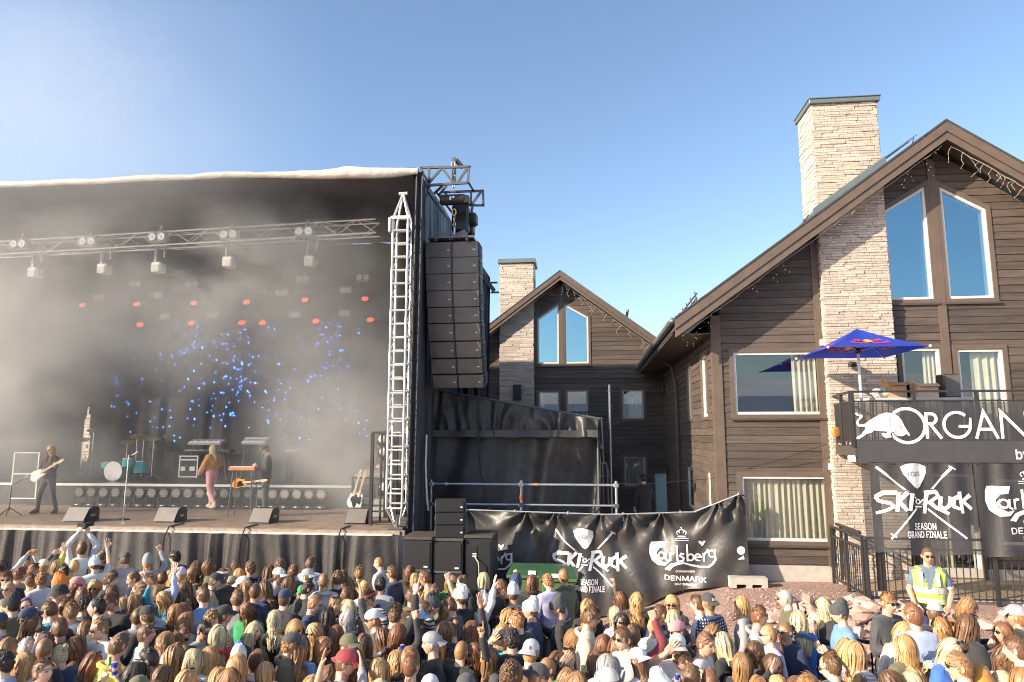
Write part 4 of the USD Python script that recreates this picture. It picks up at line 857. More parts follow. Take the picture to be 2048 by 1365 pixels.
def fine(vf, size=.08):
    v, f = vf; v3, f = trimesh.remesh.subdivide_to_size(np.c_[v, np.zeros(len(v))], f, size); return v3[:, :2], f
def ski_rock(M, at, k=.00269, cut=False):
    c = (815, 470)
    def g(q): M.poly(q, k, c, at)
    pick = Polygon([(725, 240), (760, 222), (806, 216), (850, 221), (886, 238), (886, 280), (868, 325), (842, 368), (820, 382), (800, 370), (765, 325), (738, 285)]).buffer(6).buffer(-4)
    tv, tf = text2d('HÖGIS', 30, .62); hol = unary_union([Polygon((tv[t]*[1, -1])+[806, 287]) for t in tf if Polygon(tv[t]).area > .01]).buffer(.6)
    letters = brush([[(690, 412), (605, 410), (556, 440), (572, 468), (640, 480), (662, 502), (612, 528), (552, 548)], [(700, 410), (678, 532)], [(752, 408), (692, 470)], [(692, 462), (738, 526)], [(782, 415), (758, 526)]], 25)
    letters2 = brush([[(884, 402), (858, 544)], [(870, 412), (938, 402), (952, 432), (892, 474)], [(892, 468), (930, 506), (1004, 545)], [(968, 436), (956, 498), (984, 516), (1012, 492), (1020, 436)], [(1074, 428), (1038, 448), (1032, 496), (1070, 512)], [(1078, 402), (1084, 538)], [(1152, 424), (1092, 464)], [(1092, 458), (1152, 514)]], 24)
    amp = unary_union([Point(817, 468).buffer(19).difference(Point(817, 468).buffer(10)), brush([[(826, 482), (856, 456)]], 9), brush([[(794, 500), (842, 503)]], 9)])
    solid = unary_union([letters, letters2, amp])
    poles = unary_union([strokes([[(570, 240), (1088, 700)], [(1050, 238), (622, 712)]], 12), strokes([[(570, 240), (640, 302)], [(1050, 238), (990, 304)]], 17), strokes([[(1030, 232), (1068, 256)], [(622, 676), (655, 702)]], 8)]).difference(solid.buffer(7)).difference(pick.buffer(8)).difference(Point(817, 475).buffer(32))
    g(pick.difference(hol)); g(solid); g(poles)
    for s, y, w in (('SEASON', 630, .62), ('GRAND FINALE', 682, .60)):
        v, f = text2d(s, 42*k, w, True); M.add(fine((v, f)), ((850-c[0])*k+at[0], -(y-c[1])*k+at[1]))
def carlsberg(M, at, k=.00295):
    c = (735, 600)
    def g(q): M.poly(q, k, c, at)
    C_ = Polygon([(505, 530), (516, 506), (630, 505), (614, 545), (576, 548), (552, 580), (560, 622), (598, 645), (640, 636), (612, 664), (560, 668), (518, 636), (500, 585)]).buffer(3).buffer(-2)
    lw = 13
    ring_ = lambda x, y, r: Point(x, y).buffer(r).difference(Point(x, y).buffer(r-lw*.85))
    let = unary_union([ring_(586, 600, 27), strokes([[(616, 574), (614, 620), (632, 630)], [(646, 574), (646, 630)], [(646, 592), (660, 576), (674, 580)], [(694, 522), (694, 622), (706, 630)]], lw),
        strokes([[(742, 580), (722, 576), (714, 590), (738, 606), (734, 624), (710, 628)], [(764, 515), (764, 628)]], lw*.95), ring_(786, 602, 27), ring_(836, 602, 26).difference(sbox(838, 606, 870, 620)), strokes([[(816, 603), (858, 600)]], lw*.6),
        strokes([[(876, 572), (876, 628)], [(876, 592), (888, 572), (902, 560), (906, 545)]], lw*.95), ring_(932, 574, 27), strokes([[(952, 545), (953, 612), (936, 632)]], lw)])
    sw_ = brush([[(956, 605), (938, 634), (905, 660), (850, 664), (790, 655), (740, 640), (690, 640), (655, 655), (610, 690)]], 13).union(Polygon([(606, 688), (640, 652), (700, 632), (760, 640), (700, 652), (664, 668), (640, 698)]))
    crown = unary_union([sbox(702, 460, 756, 469), strokes([arc(708, 440, 12, 250, 60, 10), arc(750, 440, 12, 120, -70, 10), arc(724, 432, 12, 240, 90, 8), arc(734, 432, 12, 90, -60, 8)], 5), Point(729, 418).buffer(5), strokes([[(729, 400), (729, 416)], [(723, 406), (735, 406)]], 3)])
    hop = unary_union([Point(x, y).buffer(r) for x, y, r in ((852, 497, 8), (868, 502, 8), (884, 496, 8), (858, 508, 7), (876, 510, 7), (868, 520, 6))])
    for q in (C_, let, sw_, crown, hop): g(q)
    for s, y, h, w, b in (('BY APPOINTMENT TO', 478, 7, .62, False), ('THE ROYAL COURT', 489, 7, .6, False), ('COPENHAGEN', 697, 13, 1.05, True), ('DENMARK', 745, 33, 1.28, True), ('1847 ONWARDS', 785, 15, .92, True)):
        if y < 500: g(strokes([[(682, y), (778, y-1)]], 3.2)); continue
        v, f = text2d(s, h*k, w, b); M.add(fine((v, f)), ((745-c[0])*k+at[0], -(y-c[1])*k+at[1]))

# ---------------------------------------------------------------- tarpaulin wing beside the stage
YW = 17.0
wl, wr = P(856, 780, Y=YW), P(1195, 840, Y=YW); wb = P(1195, 1018, Y=YW)[2]-.5
def wing_y(x, z, amp=1.0):
    t = (x-wl[0])/(wr[0]-wl[0])
    w = meshkit.noise(np.stack([x*.55+z*.28, z*.2, 0*x], -1), 4)
    f = .17*np.sin(x*3.6-z*1.3+w*7)*(.35+.65*t)+.08*np.sin(x*8.5-z*2.0+w*9)*t+.06*np.sin(z*1.8+x)
    f += .035*(meshkit.fbm(np.stack([x*2.2, z*2.2, 0*x], -1), 3, 8)-.5)
    return YW-amp*f
WG = thing('tarpaulin_wing', 'black wrinkled tarpaulin wall with sloping top beside the stage', 'tarpaulin', ((wl[0]+wr[0])/2, YW, wb))
def wing(u, v):
    x = wl[0]+u*(wr[0]-wl[0]); zt = wl[2]+u*(wr[2]-wl[2])-.5; z = zt-v*(zt-wb); return np.stack([x, wing_y(x, z), z], 1)
part(WG, 'sheet', grid(wing, 160, 90), tarp, smooth=True)
zv = P(1030, 874, Y=YW)[2]
def val(u, v):
    x = wl[0]+u*(wr[0]-wl[0]); zt = wl[2]+u*(wr[2]-wl[2]); z = zt-v*(zt-zv)
    g = .075*np.sin(x*11+2*meshkit.noise(np.stack([x*2, z, 0*x], -1), 6)*6+(zt-z)*2)*(.3+u)+.03*np.sin(x*23+z*4)*v+.05*(meshkit.fbm(np.stack([x*3.2, z*3.2, 0*x], -1), 3, 2)-.5)
    return np.stack([x, YW-.16-g-.05*v, z], 1)
part(WG, 'valance', grid(val, 190, 22), tarp, smooth=True)
def hem(u, v):
    x = wl[0]+u*(wr[0]-wl[0]); z = zv+.17-v*.17; return np.stack([x, YW-.27-.03*np.sin(x*6.0)-.02*v, z-.015*np.abs(np.sin(x*4.3))], 1)
part(WG, 'hem', grid(hem, 120, 3), tarp, smooth=True)
part(WG, 'ridge_pole', [tube(wl+[0, .02, .02], wr+[.05, .02, .02], .035, n=8), tube(wr+[0, .05, 0], (wr[0], YW+.05, GZ), .03), tube((wl[0], YW+.05, GZ), wl+[0, .05, 0], .03)], steel_dark)
part(WG, 'side_sheet', grid(lambda u, v: np.stack([wr[0]+.02+.04*np.sin(u*9+v*4), YW+u*2.5, wr[2]-.05-v*(wr[2]-.05-wb)], 1), 12, 12), tarp, smooth=True)
part(WG, 'strap', pipe([P(955, 795, Y=YW-.35), P(957, 880, Y=YW-.4), P(962, 950, Y=YW-.4), P(975, 1018, Y=YW-.4)], .022, 5), black_pl)
part(WG, 'cable', pipe([P(853, 870, Y=15.4), P(851, 930, Y=15.3), P(853, 990, Y=15.3), P(856, 1022, Y=15.3)], .03, 6), galv, smooth=True)
# scaffold rail in front of it
SC = thing('scaffold_rail', 'grey tubular scaffold railing with orange-marked joints before the tarpaulin wall', 'scaffold', P(1045, 1012, Y=16.4))
YSC = 16.3
p0, p1 = P(860, 968, Y=YSC), P(1236, 968, Y=YSC); zr1, zr2 = p0[2], P(1045, 1010, Y=YSC)[2]
part(SC, 'rail', tube((p0[0], YSC, zr1), (p1[0], YSC, zr1), .03, n=10), galv, smooth=40); part(SC, 'rail', tube((p0[0], YSC, zr2), (p1[0], YSC, zr2), .026, n=10), galv, smooth=40)
for px in (863, 1043, 1232):
    x = P(px, 968, Y=YSC)[0]; pt = part(SC, 'post', tube((x, YSC-.06, GZ), (x, YSC-.06, zr1+.1), .032, n=10), galv, smooth=40)
    for z in (zr1, zr2): part(pt, 'coupler', box((x, YSC-.03, z), (.12, .14, .1), .015), steel_dark if z == zr2 else galv)
    if px != 1232: part(pt, 'orange_band', tube((x, YSC-.06, zr1-.34), (x, YSC-.06, zr1-.24), .037, n=10), orange_m)
x = P(1073, 968, Y=YSC)[0]; part(SC, 'orange_band', tube((x-.05, YSC, zr1), (x+.04, YSC, zr1), .036, n=10), orange_m)
x = P(893, 968, Y=YSC)[0]; part(SC, 'sleeve', tube((x-.03, YSC, zr1), (x+.03, YSC, zr1), .034, n=10), plate_white)
SP = thing('scaffold_pole', 'tall thin blue-grey scaffold pole standing before the rear house', 'scaffold pole', P(1224, 1010, Y=18))
xq = P(1221, 900, Y=18)[0]; part(SP, 'pole', tube((xq, 18, GZ), (xq, 18, P(1221, 770, Y=18)[2]), .03, n=8), galv, smooth=40)
for py in (782, 814, 857, 899): part(SP, 'rosette', lathe([(.05, -.01), (.05, .01)], 10, (xq, 18, P(1221, py, Y=18)[2])), galv)
S2 = thing('scaffold_stair', 'small grey scaffold stair railing right of the tarpaulin wall', 'scaffold', P(1210, 1000, Y=18.6))
for a, b in (((1198, 926), (1212, 927)), ((1198, 953), (1210, 953)), ((1212, 927), (1220, 960)), ((1205, 926), (1207, 1010)), ((1214, 935), (1217, 1010)), ((1203, 836), (1207, 926)), ((1190, 836), (1204, 836)), ((1197, 836), (1198, 868))): part(S2, 'tube', tube(P(*a, Y=18.6), P(*b, Y=18.7), .022, n=6), galv)
# ---------------------------------------------------------------- long banner fence
fa_, fb_ = P(925, 1015, Y=15.5), P(1478, 990, Y=14.85)
fdir = np.array([fb_[0]-fa_[0], fb_[1]-fa_[1], 0]); FL = np.linalg.norm(fdir); fdir /= FL; fn_ = np.array([fdir[1], -fdir[0], 0])
def fence_top(s): return np.interp(s/FL, [0, .55, .85, 1], [zr2-.05, zr2-.08, zr2+.02, fb_[2]])
att = [.02, .25, .36, .52, .62, .735, .93, 1.0]
def fence_pt(s, z, off=0.0):
    zt = fence_top(s); d = 0*s
    for i, a in enumerate(att):
        dx, dz = s-a*FL, zt-z+.06; rr = np.hypot(dx, dz); th = np.arctan2(dx, dz)
        d = d+.085*np.exp(-rr/.95)*np.cos(7.5*th+i*1.9)
    w = meshkit.noise(np.stack([s*.8, z*.5, 0*s], -1), 12)
    d = d+.06*np.sin(s*4.2+z*1.1+w*7)*(.4+.6*np.clip((zt-z)/1.6, 0, 1))+.04*np.sin(s*9.5-z*1.5+w*8)+.02*(meshkit.fbm(np.stack([s*2.4, z*2.4, 0*s], -1), 2, 9)-.5)
    bow = .12*np.clip((zt-z)/1.5, 0, 1)**2
    base = np.array([fa_[0], fa_[1], 0])+np.outer(s, fdir)
    q = base+np.outer(d+off+bow+.04, fn_)+.0; q[:, 2] = z; return q
def fbase(s):
    q = np.array([fa_[0], fa_[1]])+np.outer(s, fdir[:2]); return ground(q[:, 0], q[:, 1])
FN = thing('banner_fence', 'long black crumpled banner fence printed with white beer and festival logos', 'banner fence', P(1200, 1180, Y=15.2))
def fsheet(u, v):
    s = u*(FL+.12); zt = fence_top(s)+.0; zb_ = fbase(s)+.04+.05*np.sin(s*3); return fence_pt(s, zt-v*(zt-zb_))
part(FN, 'banner', grid(fsheet, 230, 56), tarp, smooth=True)
for s in np.linspace(0, FL, 6):
    b = np.array([fa_[0], fa_[1], 0])+s*fdir-fn_*.06; g0 = float(ground(b[0], b[1])); t0 = float(fence_top(s)); part(FN, 'post', tube((b[0], b[1], g0), (b[0], b[1], t0+.04), .022, n=8), galv)
part(FN, 'top_rail', pipe([np.array([fa_[0], fa_[1], float(fence_top(s))])+s*fdir-fn_*.06 for s in np.linspace(0, FL, 14)], .02, 6), galv)
def on_fence(s0, z0): return lambda x, y: fence_pt(s0+x, z0+y, .012)
def fence_s(px, py):
    """Where on the fence line the photograph's pixel lies: (s, z)."""
    d = ray(px, py); A = np.array([[d[0], -fdir[0]], [d[1], -fdir[1]]]); t, s = np.linalg.solve(A, np.array([fa_[0], fa_[1]])-CAM[:2]); return s, CAM[2]+t*d[2]
for px, py, fn2, lab in ((1170, 1120, ski_rock, None), (1366, 1112, carlsberg, None), (970, 1117, carlsberg, None), (1548, 1118, None, None)):
    if fn2 is None: continue
    s0, z0 = fence_s(px, py); M = Marks(); fn2(M, (0, 0), *( (.00262,) if fn2 is ski_rock else (.00292,) ))
    V = np.vstack(M.V); F = np.vstack(M.F); sv = s0+V[:, 0]; ok = (sv > .35) & (sv < FL+.1); F = F[ok[F].all(1)]
    part(FN, 'printed_logo', (fence_pt(sv, z0+V[:, 1], .013), F), print_w)
s0, z0 = fence_s(1492, 1100); M = Marks(); M.poly(Point(0, 0).buffer(20), .0042, (0, 0)); M.poly(Polygon([(-18, 42), (12, 22), (14, 40)]), .0042, (0, 0)); part(FN, 'printed_mark', M.lay(on_fence(min(s0, FL-.02), z0)), print_w)
q = P(1495, 1163, Y=14.6); gq = float(ground(q[0], 14.6))
CB = thing('concrete_block', 'grey concrete fence foot block under the end of the banner', 'concrete block', (q[0], 14.55, gq))
cb = sbox(-.36, 0, .36, .2).difference(sbox(-.24, -.01, -.05, .07)).difference(sbox(.06, -.01, .25, .07)); part(CB, 'block', prism(cb, .24, (q[0], 14.7, gq-.01)), concrete)
# bins and odd pieces behind the crowd
def wheelie_bin(px, py, Y, label, w=.6):
    q = P(px, py, Y=Y); g0 = float(ground(q[0], Y)); T = thing('wheeled_bin', label, 'bin', (q[0], Y, g0)); h = q[2]-g0
    gm = mat('bin_green', (.085, .14, .055), .45, .1); gd = mat('bin_lid_green', (.03, .085, .04), .4, .1)
    v, f = box((0, 0, 0), (w, .6, h-.12), .02); k = (v[:, 2]/(h-.12)+.5); v = v*np.stack([.8+.2*k, .8+.2*k, np.ones_like(k)], 1)+[q[0], Y, g0+(h-.12)/2+.05]
    part(T, 'body', (v, f), gm); part(T, 'rim', box((q[0], Y, g0+h-.08), (w+.08, .68, .06), .015), gm)
    part(T, 'lid', [move(spin(prism(Polygon([(-w/2-.05, 0), (w/2+.05, 0), (w/2, .1), (-w/2, .1)]), .66), (1, 0, 0), 0), (q[0], Y+.33, g0+h-.05))], gd)
    part(T, 'label', box((q[0]-.05, Y-.335, g0+h+.0), (.14, .01, .07)), print_w)
    for sx in (-1, 1): part(T, 'wheel', move(spin(lathe([(.02, -.03), (.1, -.03), (.1, .03), (.02, .03)], 14), (0, 1, 0), math.pi/2), (q[0]+sx*w*.42, Y+.25, g0+.1)), black_pl)
    part(T, 'handle', tube((q[0]-w*.4, Y+.36, g0+h-.06), (q[0]+w*.4, Y+.36, g0+h-.06), .018), gd)
wheelie_bin(1072, 1139, 13.2, 'green wheeled bin with dark lid before the banner, left one', .95); wheelie_bin(1118, 1145, 13.0, 'pale green wheeled bin before the banner, right one', .6)
# ---------------------------------------------------------------- balcony
YBF = 13.45
bl = P(1703, 784, Y=YBF); zrail = bl[2]; zfl = P(1710, 916, Y=YBF)[2]; bxl, bxr = P(1660, 790, Y=YH-.06)[0], 11.5
bxf = bl[0]
BA = thing('balcony', 'lodge balcony with black railing bars, its front hung with a dark banner', 'balcony', (7, 14.3, zfl))
slab = Polygon([(bxl, YH-.06), (bxf, YBF), (bxr, YBF), (bxr, YH-.06)]); slab2 = slab.difference(sbox(CX0-.06, CYF-.06, CX1+.1, 16))
part(BA, 'floor', prism(slab2, -.2, (0, 0, zfl+.22), (1, 0, 0), (0, 1, 0)), mat('balcony_edge', (.07, .055, .045), .6))
def rail_run(T, a, b, zt, zb_, n, posts, hr=.05):
    a, b = np.asarray(a, float), np.asarray(b, float); L = np.linalg.norm(b-a)
    part(T, 'handrail', beam((a[0], a[1], zt), (b[0], b[1], zt), hr, .04), black_metal); part(T, 'rail', beam((a[0], a[1], zt-.18), (b[0], b[1], zt-.18), .03, .03), black_metal); part(T, 'rail', beam((a[0], a[1], zb_+.09), (b[0], b[1], zb_+.09), .03, .03), black_metal)
    for k in range(posts+1): q = a+(b-a)*k/posts; part(T, 'post', beam((q[0], q[1], zb_-.02), (q[0], q[1], zt-.02), .055), black_metal)
    for k in range(1, n): q = a+(b-a)*k/n; part(T, 'bar', tube((q[0], q[1], zb_+.1), (q[0], q[1], zt-.19), .011, n=6), black_metal)
rail_run(BA, (bxf, YBF), (bxr, YBF), zrail, zfl+.22, 62, 6)
rail_run(BA, (bxl+.03, YH-.1), (bxf-.004, YBF+.075), zrail, zfl+.22, 18, 2)
[part(BA, 'column', beam((x, YBF+.12, .9), (x, YBF+.12, zfl+.02), .12), black_metal) for x in (bxf+.35, 8.9)]
q = P(1700, 918, Y=YBF+.2); part(BA, 'outdoor_light', box((q[0], YBF+.1, zfl-.02), (.12, .1, .12), .01), plate_white)
# the two banners on it
BN = thing('organ_banner', 'wide dark banner on the balcony with white charging bull and large ORGAN lettering', 'banner', (7, YBF, zfl))
nx0, nx1 = P(1712, 860, Y=YBF-.06)[0], 9.0; nz1, nz0 = P(1712, 806, Y=YBF-.06)[2], P(1716, 925, Y=YBF-.06)[2]
def ban(x, z, off=0): return np.stack([x, YBF-.07-off-.012*np.sin(x*2.2)-.02*(meshkit.fbm(np.stack([x*1.6, z*1.6, 0*x], -1), 2, 3)-.5), z], 1)
part(BN, 'cloth', grid(lambda u, v: ban(nx0+u*(nx1-nx0), nz1-v*(nz1-nz0)), 70, 16), mesh_fabric, smooth=True)
bz_ = nz0+.36*(nz1-nz0)
part(BN, 'opaque_strip', grid(lambda u, v: ban(nx0+u*(nx1-nx0), bz_-v*(bz_-nz0), .004), 70, 6), mat('banner_strip', (.055, .053, .055), .5, .1), smooth=True)
def z3(x, y): q = P(1580+x/4.015, 620+y/4.015, Y=YBF-.07); return q[0], q[2]
o_ = z3(935, 930); k3 = (z3(1135, 930)[0]-o_[0])/200
M = Marks(); c3 = (935, 930)
def g3(q, w=None): M.poly(q, k3, c3, o_)
bull = Polygon([(520, 822), (540, 820), (556, 834), (582, 838), (588, 856), (556, 882), (546, 908), (562, 922), (600, 914), (630, 890), (680, 860), (720, 836), (772, 820), (830, 824), (872, 850), (898, 884), (914, 930), (930, 962), (944, 988), (957, 1006), (946, 1018), (926, 1000), (910, 1012), (890, 1020), (850, 1015), (834, 1000), (826, 982), (804, 990), (798, 1010), (812, 1024), (790, 1034), (762, 1036), (738, 1024), (726, 998), (742, 990), (768, 996), (776, 980), (720, 976), (672, 970), (654, 986), (604, 1002), (578, 1022), (546, 1042), (518, 1040), (528, 1024), (562, 1004), (578, 984), (600, 958), (594, 936), (570, 942), (545, 938), (528, 914), (532, 890), (558, 862), (562, 852), (532, 842)]).buffer(0)
cuts = unary_union([LineString([(800, 866), (812, 905), (806, 935)]).buffer(2.5), LineString([(868, 930), (888, 942), (894, 956)]).buffer(3), LineString([(830, 940), (846, 968), (836, 1000)]).buffer(2), LineString([(780, 975), (800, 965), (820, 978)]).buffer(2), LineString([(660, 972), (668, 1000), (640, 1012)]).buffer(2)])
bull_vis = bull.difference(cuts); g3(bull_vis)
Oring = Point(935, 930).buffer(157, 48).difference(Point(935, 930).buffer(131, 48)).difference(sbox(700, 830, 815, 1050)).difference(bull.buffer(6)); g3(Oring)
g3(strokes([[(1092, 820), (1092, 1040)], [(1092, 830), (1130, 830)] + arc(1130, 872, 42, 90, -90, 12) + [(1100, 914)], [(1120, 914), (1205, 1040)]], 25))
g3(strokes([arc(1335, 925, 105, 48, 358, 30) + [(1440, 950)], [(1345, 938), (1448, 938)]], 25)); g3(strokes([[(1482, 1040), (1553, 815), (1655, 1040)], [(1512, 962), (1622, 962)]], 25)); g3(strokes([[(1690, 1040), (1690, 815), (1885, 1035), (1885, 815)]], 25))
part(BN, 'printed_logo', M.lay(lambda x, y: ban(x, y, .012)), print_w)
M = Marks(); v, f = text2d('by', .17, .9, True); o2 = z3(1868, 1160); M.add(fine((v, f)), o2); part(BN, 'printed_logo', M.lay(lambda x, y: ban(x, y, .014)), print_w)
def low_banner(x0, x1, z1, z0, label, seed, fn3, at, k):
    T = thing('festival_banner', label, 'banner', ((x0+x1)/2, YBF, z0))
    def b(x, z, off=0):
        t = np.clip((z1-z)/(z1-z0), 0, 1); w = meshkit.noise(np.stack([x*1.2, z*.6, 0*x], -1), seed)
        return np.stack([x, YBF-.1-off-.05*np.sin(x*6.5+w*5)*(.35+t*.9)-.025*np.sin(x*15+w*6)*(1-t)-.1*t*t, z], 1)
    part(T, 'cloth', grid(lambda u, v: b(x0+u*(x1-x0), z1-v*(z1-z0+.03*np.sin(u*9+seed))), 80, 26), mesh_fabric, smooth=True)
    M = Marks(); fn3(M, at, k); V = np.vstack(M.V); F = np.vstack(M.F); ok = V[:, 0] < x1-.02; F = F[ok[F].all(1)]
    part(T, 'printed_logo', (b(V[:, 0], V[:, 1], .014), F), print_w)
    part(T, 'tie', [ball(b(np.array([x0+(x1-x0)*t]), np.array([z1-.02]))[0], .02, 0) for t in (.03, .3, .6, .97)], black_pl)
xm = P(1952, 1000, Y=YBF-.1)[0]; zl0 = P(1800, 1108, Y=YBF-.1)[2]
a = P(1834.5, 1004, Y=YBF-.12); low_banner(nx0+.02, xm-.01, nz0-.01, zl0, 'semi-transparent black banner with crossed ski poles and guitar pick logo below the balcony', 3, ski_rock, (a[0], a[2]), .00269)
a = P(2062, 1008, Y=YBF-.12); low_banner(xm+.01, xm+2.0, nz0-.01, zl0, 'semi-transparent black banner with a cut-off white beer logo, beside the ski pole banner', 8, carlsberg, (a[0], a[2]), .0032)
# terrace below
zg = float(P(1760, 1196, Y=YBF)[2]); tz = 1.22
TE = thing('terrace', 'low pale-boarded terrace behind black railings under the balcony', 'terrace', (7.5, 14.3, zg))
tx_ = P(1737, 1190, Y=YBF)[0]
for k in range(12): part(TE, 'board', bx(tx_+.1, 11.5, YBF+.06+k*.146, YBF+.06+k*.146+.14, tz-.03, tz), mat('terrace_board', (.33, .25, .18), .7, .2, 4, stretch=(.5, 4, 4)))
part(TE, 'plinth', [bx(tx_+.1, 11.5, YBF+.07, YBF+.16, .5, tz-.032), bx(tx_+.05, tx_+.35, YBF-.02, YBF+.06, .4, 1.3)], concrete)
TF = thing('terrace_fence', 'black vertical bar fence around the terrace at the lower right', 'fence', (7.5, YBF, zg))
tzr = P(1800, 1083, Y=YBF)[2]; fx0 = P(1668, 1165, Y=YH-.1)[0]
rail_run(TF, (tx_, YBF-.03), (11.5, YBF-.03), tzr+.05, 1.12, 56, 6); rail_run(TF, (fx0, YH-.12), (tx_-.025, YBF+.05), tzr+.048, 1.12, 15, 2)
part(TF, 'stair_rail', [beam(P(1672, 1048, Y=YH-.15), P(1720, 1066, Y=YBF+.2), .05), beam(P(1680, 1050, Y=YH-.2), P(1684, 1160, Y=YH-.2), .05)], black_metal)
# things on the balcony
zb = zfl+.22
TB = thing('balcony_table', 'long folding table with pale edge on the balcony', 'table', (6.0, 14.2, zb)); tq0, tq1 = P(1722, 798, Y=14.2), P(1935, 796, Y=14.2)
part(TB, 'tabletop', bx(tq0[0], tq1[0], 13.85, 14.5, tq0[2]-.05, tq0[2], .01), mat('table_top', (.5, .48, .46), .5))
for x in (tq0[0]+.1, tq1[0]-.1):
    for y in (13.92, 14.43): part(TB, 'leg', beam((x, y, zb+.003), (x, y, tq0[2]-.05), .03), black_metal)
card = mat('cardboard', (.42, .25, .13), .8, .1, 4)
def carton(px0, px1, py0, py1, Y, label, m):
    a, b = P(px0, py1, Y=Y), P(px1, py0, Y=Y); z0 = tq0[2]+.004; T = thing('cardboard_box', label, 'box', ((a[0]+b[0])/2, Y, z0)); x0, x1, z1 = a[0], b[0], b[2]; t = .012
    part(T, 'carton', [bx(x0, x1, Y, Y+t, z0, z1), bx(x0, x1, Y+.3, Y+.3+t, z0, z1), bx(x0, x0+t, Y+t, Y+.3, z0, z1), bx(x1-t, x1, Y+t, Y+.3, z0, z1), bx(x0+t, x1-t, Y+t, Y+.3, z0, z0+t)], m)
    part(T, 'flap', [box(((x0+x1)/2, Y-.05, z1-.03), ((x1-x0)*.96, .11, .008), 0, rotm((1, 0, 0), .5)), box((x0-.04, Y+.15, z1+.02), (.09, .28, .008), 0, rotm((0, 1, 0), .6))], m)
carton(1778, 1812, 765, 789, 13.95, 'open tan cardboard box on the balcony table', card); carton(1836, 1876, 767, 789, 13.95, 'pinkish cardboard box right of the open one on the balcony table', mat('pale_card', (.52, .36, .26), .8, .08))
q = P(1763, 778, Y=14.1); bv_, bf_ = ball((0, 0, 0), 1, 3); bn = 1+.5*(meshkit.fbm(bv_*2.3, 3, 5)-.5); single('white_bag', (bv_*bn[:, None]*[.2, .15, .11]+[q[0], 14.1, tq0[2]+.10], bf_), canvas_w, 'crumpled white plastic bag beside the open box on the balcony table', 'bag', smooth=True)
q = P(1893, 765, Y=14.3); T = thing('black_speaker', 'dark boxy speaker standing on the right of the balcony table', 'speaker', q); part(T, 'cabinet', box((q[0], 14.25, tq0[2]+.24), (.3, .3, .46), .015), cab); part(T, 'grille', box((q[0], 14.09, tq0[2]+.24), (.26, .012, .42)), grille)
q = P(1671, 865, Y=14.6); T = thing('orange_disc', 'round orange disc behind the bars at the left end of the balcony', 'disc', q); part(T, 'disc', move(spin(lathe([(.0, -.03), (.08, -.035), (.105, -.015), (.105, .015), (.08, .035), (0, .03)], 20), (1, 0, .4), math.pi/2), q+[.02, 0, 0]), mat('orange_cloth', (.6, .22, .05), .6, .1), smooth=True); part(T, 'stalk', tube((q[0]+.02, q[1], zb+.005), q+[.02, 0, -.1], .02), black_metal)
# parasol
PA_ = thing('parasol', 'square blue parasol with red lettering and yellow sun emblem on the balcony', 'parasol', (5.9, 13.75, zb))
yn, yf = 12.75, 14.65
cs = [P(1657, 693, Y=yn), P(1861, 691, Y=yn), P(1769, 717, Y=yf), P(1592, 719, Y=yf)]
zc = np.mean([c[2] for c in cs]); cxm_ = np.mean([c[0] for c in cs]); wS = (cs[1][0]-cs[0][0]+cs[2][0]-cs[3][0])/4
cn = [np.array([cxm_+sx*wS, y, zc]) for sx, y in ((-1, yn), (1, yn), (1, yf), (-1, yf))]; apx = np.array([cxm_, 13.7, P(1715, 658, Y=13.7)[2]])
blue_c = usdkit.material(stage, '/World/Looks/parasol_cloth', {'d': ('principled_bsdf', {'base_color': (.022, .055, .42), 'roughness': .6}), 't': ('translucent_bsdf', {'color': (.02, .06, .5)}), 'm': ('mix_closure', {'fac': .3})}, [('d.BSDF', 'm.closure1'), ('t.BSDF', 'm.closure2')], surface='m.closure')
redp, yelp = mat('red_print', (.62, .03, .06), .5, .05), mat('yellow_print', (.85, .5, .03), .5, .05)
for k in range(4):
    A, B = cn[k], cn[(k+1) % 4]
    def pan(u, v): return apx+np.outer(v, (A-apx))*(1-u)[:, None]+np.outer(v, (B-apx))*u[:, None]-np.outer(.05*np.sin(np.pi*v)*(.5+np.sin(np.pi*u)), [0, 0, 1])
    cp = part(PA_, 'canopy_panel', grid(lambda u, v: pan(u, v), 10, 10), blue_c, smooth=True)
    M1, M2 = Marks(), Marks(); v, f = text2d('Red Bull', .13, 1.0, True); M1.add((v, f), (0, -.12))
    for sx in (-1, 1): M1.poly(shapely.affinity.scale(bull, sx*.55 if False else -sx*.55, .55, origin=(735, 930)), .0011*.9, (735+sx*150, 930), (0, .06))
    M2.poly(Point(0, 0).buffer(.09), 1, (0, 0), (0, .05))
    nrm = np.cross(B-A, apx-A); nrm /= np.linalg.norm(nrm); mid = (A+B)/2; ux = (B-A)/np.linalg.norm(B-A); uy = (apx-mid)/np.linalg.norm(apx-mid); H_ = np.linalg.norm(apx-mid)
    def onp(off):
        def f2(x, y):
            d = .46*H_+y*.8; base = mid+np.outer(x, ux)+np.outer(d, uy); vv = 1-d/H_; uu = .5+x/np.maximum(vv*np.linalg.norm(B-A), 1e-6)
            return base-np.outer(.05*np.sin(np.pi*vv)*(.5+np.sin(np.pi*uu)), [0, 0, 1])+nrm*off
        return f2
    for o in (.012, -.012): part(cp, 'sun_emblem', M2.lay(onp(o*.8)), yelp); part(cp, 'lettering', M1.lay(onp(o)), redp)
    tip_ = cn[k]; part(PA_, 'rib', [tube(apx-[0, 0, .06], tip_-[0, 0, .02], .011, n=6), tube(np.array([cxm_, 13.7, zc+.02]), apx*.45+tip_*.55-[0, 0, .05], .009, n=6)], galv)
    part(PA_, 'corner_cap', ball(tip_, .025, 1), plate_white)
